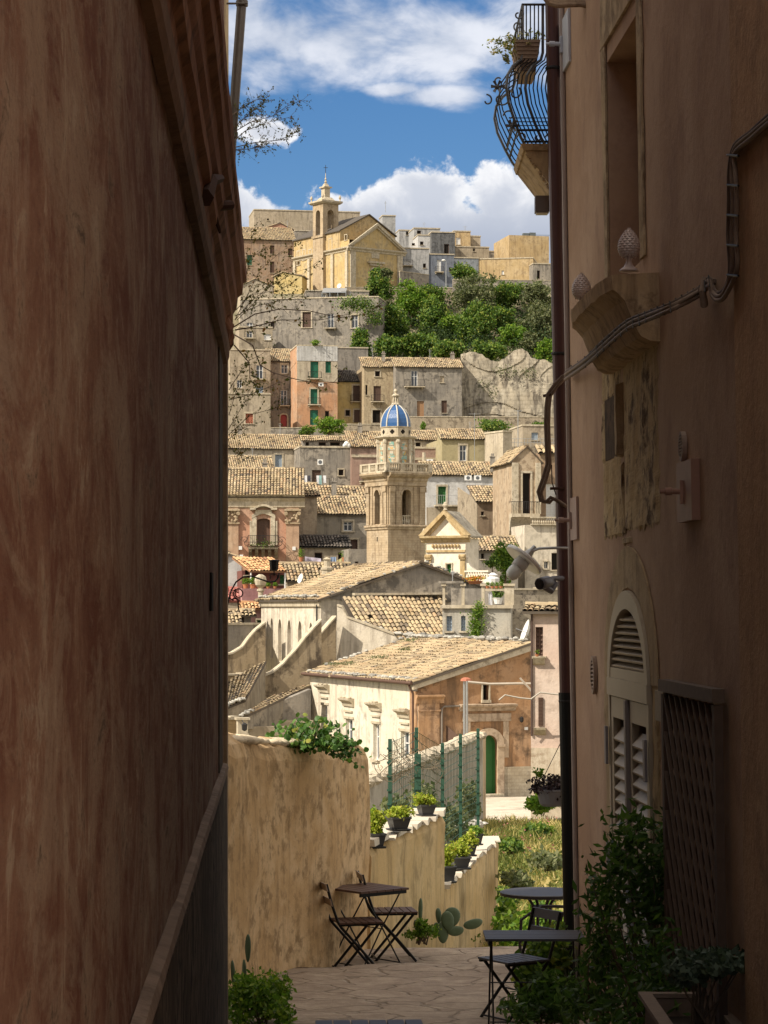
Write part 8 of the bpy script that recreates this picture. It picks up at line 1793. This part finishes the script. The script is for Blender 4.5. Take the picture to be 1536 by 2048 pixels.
shrub('bushy green plant at the near edge of the slope behind the round table', [B(1040, 1860, 25.5, 50, 30, .5), B(1090, 1840, 26, 40, 30, .5), B(1015, 1830, 27, 20, 40, .4)], 2400, .07, LEAFB, Q(1050, 1950, 25.8), cat='plant', nm='wild_plant', group='wild plants beyond the terrace')
for x, y, d, w_, h_, lb, mt in [(1030, 1760, 32, 26, 14, 'straggly olive shrub in the middle of the dry slope', LEAFO), (1095, 1720, 40, 26, 14, 'pale scrub beside the hanging pot on the slope', LEAFO), (1020, 1690, 50, 20, 10, 'low green scrub high on the slope', LEAF), (1075, 1660, 66, 24, 9, 'green weeds just below the pale path', LEAF), (1010, 1790, 29, 14, 12, 'dark green weeds beside the lowest garden wall', LEAF), (1110, 1780, 30, 20, 14, 'dry feathery shrub near the downpipe on the slope', STRAW)]:
    shrub(lb, [B(x, y, d, w_, h_, .5), B(x + w_ * .5, y + 4, d, w_ * .7, h_ * .7, .4)], 900, .07 * d / 30, mt, Q(x, y + h_ + 8, d), cat='plant', nm='wild_plant', group='wild plants beyond the terrace', cl=40, cs=.3)
# rubble and plants behind the mesh
shrub('wild grey-green weeds behind the lower part of the mesh fence', [B(900, 1650, 50, 45, 40, .8), B(935, 1600, 56, 26, 40, .8), B(790, 1620, 46, 30, 30, .8), B(845, 1600, 50, 30, 34, .8)], 2400, .12, LEAFO, Q(900, 1740, 50), cat='plant', nm='wild_plant', group='wild plants beyond the terrace')
mb = MB(); rocks(mb, Q(880, 1650, 60), Q(940, 1650, 58), 70, .16, .35); one('rubble_heap', mb, plain('white_rubble', (.5, .47, .42), .9, 0, .25, 8), 'heap of pale rubble seen through the green mesh', 'rubble')

# ---- pot plants on the walls
def pot(px, py, d, w, h, label, fw, fh, mat=LEAFY, n=900, size=.035, tray=True):
    k = d / F; c = Vector(Q(px, py, d)); root = thing('potted_plant', c, label, 'potted plant', 'bright green pot plants on the garden walls'); m = MB(); a, b, hh = w * k * .36, w * k * .5, h * k
    vs = []
    for r_, z in ((a, .02), (b, hh)):
        for q in range(4): t = math.pi / 4 + q * math.pi / 2 + .35; vs.append((c.x + r_ * 1.3 * math.cos(t), c.y + r_ * 1.3 * math.sin(t), c.z + z))
    m.hexa(vs); vs = [(c.x + b * 1.4 * math.cos(math.pi / 4 + q * math.pi / 2 + .35), c.y + b * 1.4 * math.sin(math.pi / 4 + q * math.pi / 2 + .35), c.z + z) for z in (hh, hh + .018) for q in range(4)]; m.hexa(vs); m.build('pot', PLAST, root)
    if tray: t_ = MB(); t_.hexa([(c.x + rr * math.cos(math.pi / 4 + q * math.pi / 2 + .35), c.y + rr * math.sin(math.pi / 4 + q * math.pi / 2 + .35), c.z + z) for rr, z in ((b * 1.25, 0), (b * 1.4, .018)) for q in range(4)]); t_.build('saucer', PLAST, root)
    f = MB(); fx, fz = fw * k / 2, fh * k / 2; bl = [(c.x + random.uniform(-.4, .4) * fx, c.y + random.uniform(-.3, .3) * fx, c.z + hh + fz * random.uniform(.4, 1.2), fx * .62, fx * .6, fz * .62) for i in range(5)] + [(c.x, c.y, c.z + hh + fz * .6, fx * .85, fx * .7, fz * .6)]
    p, _ = blobpts(bl, n, 90, .17); leafpts(f, p, size, .4); f.build('foliage', mat, root)
pot(852, 1632, 26.6, 34, 20, 'round yellow-green pot plant on a saucer at the right end of the middle garden wall', 58, 30)
pot(797, 1661, 24.8, 42, 24, 'largest yellow-green pot plant, in the centre of the middle garden wall', 70, 40)
pot(752, 1696, 23.9, 34, 26, 'pot plant half hidden by the tall garden wall, brightest green', 42, 60, LEAFY, 1100)
pot(742, 1662, 24.6, 30, 10, 'taller darker plant behind the half hidden pot plant', 46, 46, LEAFB, 700, .035, False)
pot(893, 1765, 27.7, 34, 30, 'yellow-green pot plant leftmost on the lowest garden wall', 38, 50)
pot(918, 1738, 28.7, 40, 22, 'wide yellow-green pot plant in the middle of the lowest garden wall', 60, 44)
pot(938, 1712, 29.8, 26, 20, 'third pot plant along the lowest garden wall', 40, 34)
pot(952, 1690, 31, 24, 20, 'darker pot plant farthest along the lowest garden wall', 36, 24, LEAFB)

# ---- caper plant
def caper():
    root = thing('caper_bush', Q(610, 1497, 21.4), 'caper plant with round green leaves spilling over the top of the tall garden wall', 'plant'); d = 21.6; random.seed(2); P = []; st = MB()
    ends = [(530, 1475), (560, 1455), (545, 1490), (600, 1450), (640, 1440), (640, 1465), (680, 1455), (690, 1480), (700, 1495), (725, 1510), (712, 1530), (690, 1520), (580, 1480), (610, 1485), (655, 1490), (665, 1500), (575, 1495), (715, 1500), (610, 1465), (590, 1460)]
    for x, y in ends:
        a = Vector(Q(620 + (x - 620) * .25, 1495, d + random.uniform(-.1, .2))); e = Vector(Q(x, y, d + random.uniform(-.25, .25))); m = a.lerp(e, .55) + Vector((0, 0, .06)); st.tube([a, m, e], [.006, .005, .003], 5)
        for i in range(34):
            t = random.random(); q = (a.lerp(m, t * 2) if t < .5 else m.lerp(e, t * 2 - 1)) + Vector((random.gauss(0, .04), random.gauss(0, .07), random.gauss(0, .035) + .01)); P.append(q)
    st.build('stems', plain('green_stem', (.12, .14, .05)), root); lf = MB()
    for q in P:
        n = Vector((random.gauss(0, .7), random.gauss(-.5, .6), random.gauss(.4, .5))).normalized(); a = n.orthogonal().normalized(); b = n.cross(a); r_ = random.uniform(.017, .03)
        k = 7; lf.add([q + (a * math.cos(2 * math.pi * i / k) * r_ + b * math.sin(2 * math.pi * i / k) * r_ * .85) + n * (.004 if i % 2 else 0) for i in range(k)], [tuple(range(k))], random.random())
    lf.build('leaves', rmat('caper_leaf', [(0, (.03, .08, .015)), (.6, (.07, .15, .03)), (.95, (.13, .22, .05)), (1, (.4, .38, .08))], .45, .25), root)
caper()

# ---- prickly pears
CAC = plain('cactus_green', (.10, .145, .075), .5, 0, .25, 18, .4)
def cactus(label, pads, d, extra=None, group='prickly pears on the terrace'):
    root = thing('prickly_pear', Q(pads[0][0], pads[0][1] + pads[0][3], d), label, 'cactus', group)
    for i, (x, y, rx, ry, ang) in enumerate(pads):
        k = d / F; c = Vector(Q(x, y, d + .05 * ((i % 3) - 1))); m = MB(); n = 18; vs = []; a = R(ang); rows = [(0, 1.), (.35, .93), (.6, .74), (.8, .45)]
        X = Vector((math.cos(a), .12, math.sin(a))); Z = Vector((-math.sin(a), .1, math.cos(a))); Y = Vector((0, 1, 0)); th = .014
        ring = []
        for sg in (-1, 1):
            for q, (f_, s_) in enumerate([(1., 0.), (.9, .5), (.6, .9), (.25, 1.)]):
                if sg == 1 and q == 0: continue
                ring.append([c + X * rx * k * f_ * math.cos(2 * math.pi * j / n) + Z * ry * k * f_ * math.sin(2 * math.pi * j / n) * (1 - .12 * math.sin(2 * math.pi * j / n)) + Y * th * s_ * sg for j in range(n)])
        order = [ring[3], ring[2], ring[1], ring[0], ring[4], ring[5], ring[6]]; vs = [p for r_ in order for p in r_]
        m.add(vs, [(r_ * n + j, r_ * n + (j + 1) % n, (r_ + 1) * n + (j + 1) % n, (r_ + 1) * n + j) for r_ in range(6) for j in range(n)] + [tuple(range(n - 1, -1, -1)), tuple(range(6 * n, 7 * n))])
        m.build('pad', CAC, root, True)
    return root
cactus('spreading prickly pear with many round pads at the terrace edge', [(886, 1862, 12, 22, 0), (904, 1832, 17, 20, -8), (877, 1830, 6, 16, 5), (911, 1861, 17, 10, 5), (946, 1847, 20, 10, 14), (872, 1858, 7, 15, -5), (895, 1840, 13, 20, 10)], 23.0)
cactus('narrow upright prickly pear with one long pad near the garden wall', [(838, 1851, 9, 16, 0), (841, 1817, 4.5, 24, -2), (833, 1850, 6, 12, 10)], 22.9)
cactus('thin dark prickly pear standing in the shade at the bottom left', [(489, 1945, 4.5, 30, 3), (496, 1893, 6, 28, 0), (466, 1945, 4.5, 28, 4)], 18.9)
shrub('low bright green plant at the foot of the prickly pears', [B(828, 1868, 22.8, 20, 12, .12), B(858, 1862, 22.8, 22, 14, .12), B(842, 1850, 22.8, 14, 12, .1)], 900, .03, LEAFB, Q(845, 1888, 22.8), cat='plant', nm='low_plant', group='small plants on the terrace', cl=50)

# ---- folding furniture
DWOOD = plain('dark_brown_slat', (.10, .055, .04), .55, 0, .3, 12); BLK = plain('black_steel', (.012, .012, .012), .45, .4, .2, 9); GWOOD = plain('grey_black_slat', (.07, .068, .075), .5, 0, .25, 12); LWOOD = plain('pale_back_slat', (.30, .23, .18), .6, 0, .2, 10)
def bistro_chair(label, x, y, z, rz, slat, back):
    root = thing('folding_chair', (0, 0, 0), label, 'chair', 'folding slatted chairs'); W_ = .17
    for sy in (-1, 1):
        l = MB(); yy = sy * W_; l.tube([(-.30, yy, .79), (-.255, yy, .62), (-.20, yy, .46), (-.17, yy, .41), (.02, yy, .2), (.19, yy, .0)], .0125, 7); l.build('back_leg', BLK, root)
        l = MB(); yy = sy * (W_ - .03); l.tube([(.18, yy, .435), (.0, yy, .215), (-.18, yy, .0)], .0125, 7); l.build('front_leg', BLK, root)
    s = MB()
    for yy in (-W_, W_): s.box(-.18, yy - .012, .42, .2, yy + .012, .437)
    for xx in (-.17, .18): s.tube([(xx, -W_, .03 if xx < 0 else .02), (xx, W_, .03 if xx < 0 else .02)], .007, 6)
    s.tube([(.0, -W_, .215), (.0, W_, .215)], .006, 6); s.build('seat_frame', BLK, root)
    st = MB()
    for i in range(6): xx = -.185 + i * .066; st.box(xx, -.195, .438, xx + .056, .195, .452)
    st.build('seat', slat, root)
    b = MB()
    for x0, z0 in ((-.302, .73), (-.262, .60)): b.hexa([(x0, -.19, z0), (x0 + .014, -.19, z0 - .004), (x0 + .014, .19, z0 - .004), (x0, .19, z0), (x0 - .018, -.19, z0 + .065), (x0 - .004, -.19, z0 + .063), (x0 - .004, .19, z0 + .063), (x0 - .018, .19, z0 + .065)])
    b.build('backrest', back, root); root.location = (x, y, z); root.rotation_euler = (0, 0, rz); return root
def bistro_table(label, x, y, z, rz, slat, w=.55, l=.54, h=.7):
    root = thing('folding_table', (0, 0, 0), label, 'table', 'folding slatted tables'); t = MB(); n = 6
    for i in range(n): xx = -w / 2 + i * w / n; t.box(xx, -l / 2, h - .018, xx + w / n - .009, l / 2, h)
    t.build('tabletop', slat, root); f = MB()
    for yy in (-l / 2 + .03, l / 2 - .03): f.box(-w / 2 + .01, yy - .01, h - .05, w / 2 - .02, yy + .01, h - .019)
    f.build('apron', BLK, root)
    for sy in (-1, 1):
        for sx in (-1, 1): g = MB(); yy = sy * (l / 2 - .04 - (.02 if sx > 0 else 0)); g.tube([(sx * (w / 2 - .06), yy, h - .04), (0, yy, h * .5), (-sx * (w / 2 - .06), yy, 0)], .007, 6); g.build('leg', BLK, root)
    b = MB(); b.tube([(-w / 2 + .06, -l / 2 + .04, .03), (-w / 2 + .06, l / 2 - .04, .03)], .006, 5); b.tube([(w / 2 - .06, -l / 2 + .05, .03), (w / 2 - .06, l / 2 - .05, .03)], .006, 5); b.tube([(0, -l / 2 + .04, h * .5), (0, l / 2 - .04, h * .5)], .005, 5); b.build('brace', BLK, root)
    root.location = (x, y, z); root.rotation_euler = (0, 0, rz); return root
bistro_table('brown folding table with crossed legs by the ochre garden wall', -.165, 22.35, ZF, R(40), DWOOD, .56, .56)
bistro_chair('brown folding chair at the left, nearest to the tall garden wall', -.25, 22.0, ZF, R(14), DWOOD, LWOOD)
bistro_chair('brown folding chair behind and right of the brown folding table', .08, 22.75, ZF, R(8), DWOOD, LWOOD)
bistro_table('near black slatted table in front of the downpipe on the right', 1.09, 18.2, ZN, R(90), GWOOD, .5, .72)
bistro_chair('black folding chair under the near slatted table, facing left', .98, 18.75, ZN, R(213), GWOOD, GWOOD)
bistro_table('black table cut off by the bottom edge of the picture', -.07, 14.12, ZN, R(3), GWOOD, .62, .62)
def round_table(x, y, z):
    root = thing('round_table', (x, y, z), 'round dark metal table at the terrace edge behind the downpipe', 'table'); m = plain('grey_brown_metal', (.055, .05, .05), .45, .4, .2, 6); t = MB(); t.lathe((x, y, z), [(.34, .7), (.365, .705), (.365, .73), (.355, .735), (.01, .737)], 40); t.build('tabletop', m, root)
    c = MB()
    for i in range(4): a = i * math.pi / 2 + .4; ca, sa = math.cos(a), math.sin(a); c.tube([(x + .14 * ca, y + .14 * sa, z + .7), (x + .085 * ca, y + .085 * sa, z + .62), (x + .075 * ca, y + .075 * sa, z + .3), (x + .1 * ca, y + .1 * sa, z + .15), (x + .27 * ca, y + .27 * sa, z)], .014, 7)
    for h in (.6, .3): c.lathe((x, y, z), [(.08, h), (.095, h), (.095, h + .012), (.08, h + .012)], 16)
    c.build('leg', m, root)
round_table(1.37, 21.7, ZF)
def armchair(x, y, z, rz, label):
    root = thing('metal_armchair', (0, 0, 0), label, 'chair'); m = plain('grey_brown_metal', (.055, .05, .05)); s = MB(); s.box(-.22, -.23, .43, .22, .23, .45); s.build('seat', m, root)
    f = MB()
    for yy in (-.25, .25): f.tube([(.22, yy, 0), (.23, yy, .4), (.22, yy, .6), (.14, yy, .66), (-.2, yy, .66)], .014, 7); f.tube([(-.27, yy, 0), (-.2, yy, .45), (-.29, yy, .86)], .014, 7)
    f.build('frame', m, root); b = MB(); 
    for zz in (.6, .74, .84): b.tube([(-.225 - (zz - .45) * .2, -.25, zz), (-.25 - (zz - .45) * .2, 0, zz), (-.225 - (zz - .45) * .2, .25, zz)], .012, 6)
    b.build('backrest', m, root); root.location = (x, y, z); root.rotation_euler = (0, 0, rz)
armchair(1.42, 21.0, ZF, R(165), 'dark metal armchair pulled up to the round table')

# ---- hanging flower pot by the pink house
def hanging_pot():
    c = Vector(Q(1106, 1612, 20.6)); root = thing('hanging_flowerpot', c, 'grey hanging pot with a dark purple trailing plant left of the downpipe', 'hanging pot'); m = MB(); m.lathe(c, [(.09, 0), (.11, .02), (.135, .12), (.145, .125), (.145, .14), (.12, .14)], 20); m.build('pot', plain('grey_blue_pot', (.25, .27, .3), .5), root)
    h = MB(); t = Vector(Q(1124, 1480, 20.6)); 
    for q in (-.13, .13): h.tube([c + Vector((q, 0, .13)), t], .003, 4)
    h.tube([t, t + Vector((.0, 0, .25))], .004, 4); h.build('hanger', IRON, root)
    f = MB(); p, _ = blobpts([(c.x, c.y, c.z + .18, .16, .14, .08), (c.x - .08, c.y, c.z + .15, .09, .1, .07), (c.x + .08, c.y - .05, c.z + .1, .08, .08, .1)], 1300, 70, .2); leafpts(f, p, .032); f.build('foliage', rmat('purple_leaf', [(0, (.025, .02, .025)), (.6, (.07, .05, .06)), (1, (.14, .1, .11))], .5, .1), root)
    g = MB(); p, _ = blobpts([(c.x - .13, c.y, c.z + .27, .05, .05, .04)], 120, 10, .3); leafpts(g, p, .03); g.build('green_sprig', LEAFB, root)
hanging_pot()
# ---- cables and insulators in front of the orange house
def utility():
    root = thing('utility_pole', Q(934, 1500, 98), 'twin grey utility poles with a rusty cap in front of the orange front', 'pole'); m = MB(); m.tube([Q(929, 1560, 98), Q(929, 1362, 98)], .055, 8); m.tube([Q(935, 1560, 97.7), Q(934, 1362, 97.7)], .04, 8); m.build('pole', METAL, root); c = MB(); c.lathe(Q(932, 1362, 97.9), [(.22, 0), (.2, .08), (.08, .14)], 8); c.build('cap', RUSTP, root)
    for i, (pts, r_, lb) in enumerate([([(936, 1364), (980, 1368), (1040, 1367), (1090, 1368), (1140, 1364)], .05, 'thick grey cable running level from the twin poles to the downpipe'), ([(1040, 1356), (1060, 1378), (1075, 1400), (1092, 1422), (1106, 1430), (1122, 1420)], .04, 'pale cable sagging in a loop beside the pink house'), ([(998, 1400), (1010, 1390), (1040, 1396), (1062, 1398), (1080, 1385), (1125, 1390)], .03, 'thin pale cable rising from the orange wall towards the pink house')]):
        m = MB(); m.tube([Q(x, y, 95 - i * 3) for x, y in pts], r_, 5); one('overhead_cable', m, plain('pale_cable', (.4, .36, .3), .7), lb, 'cable', 'overhead cables')
utility()
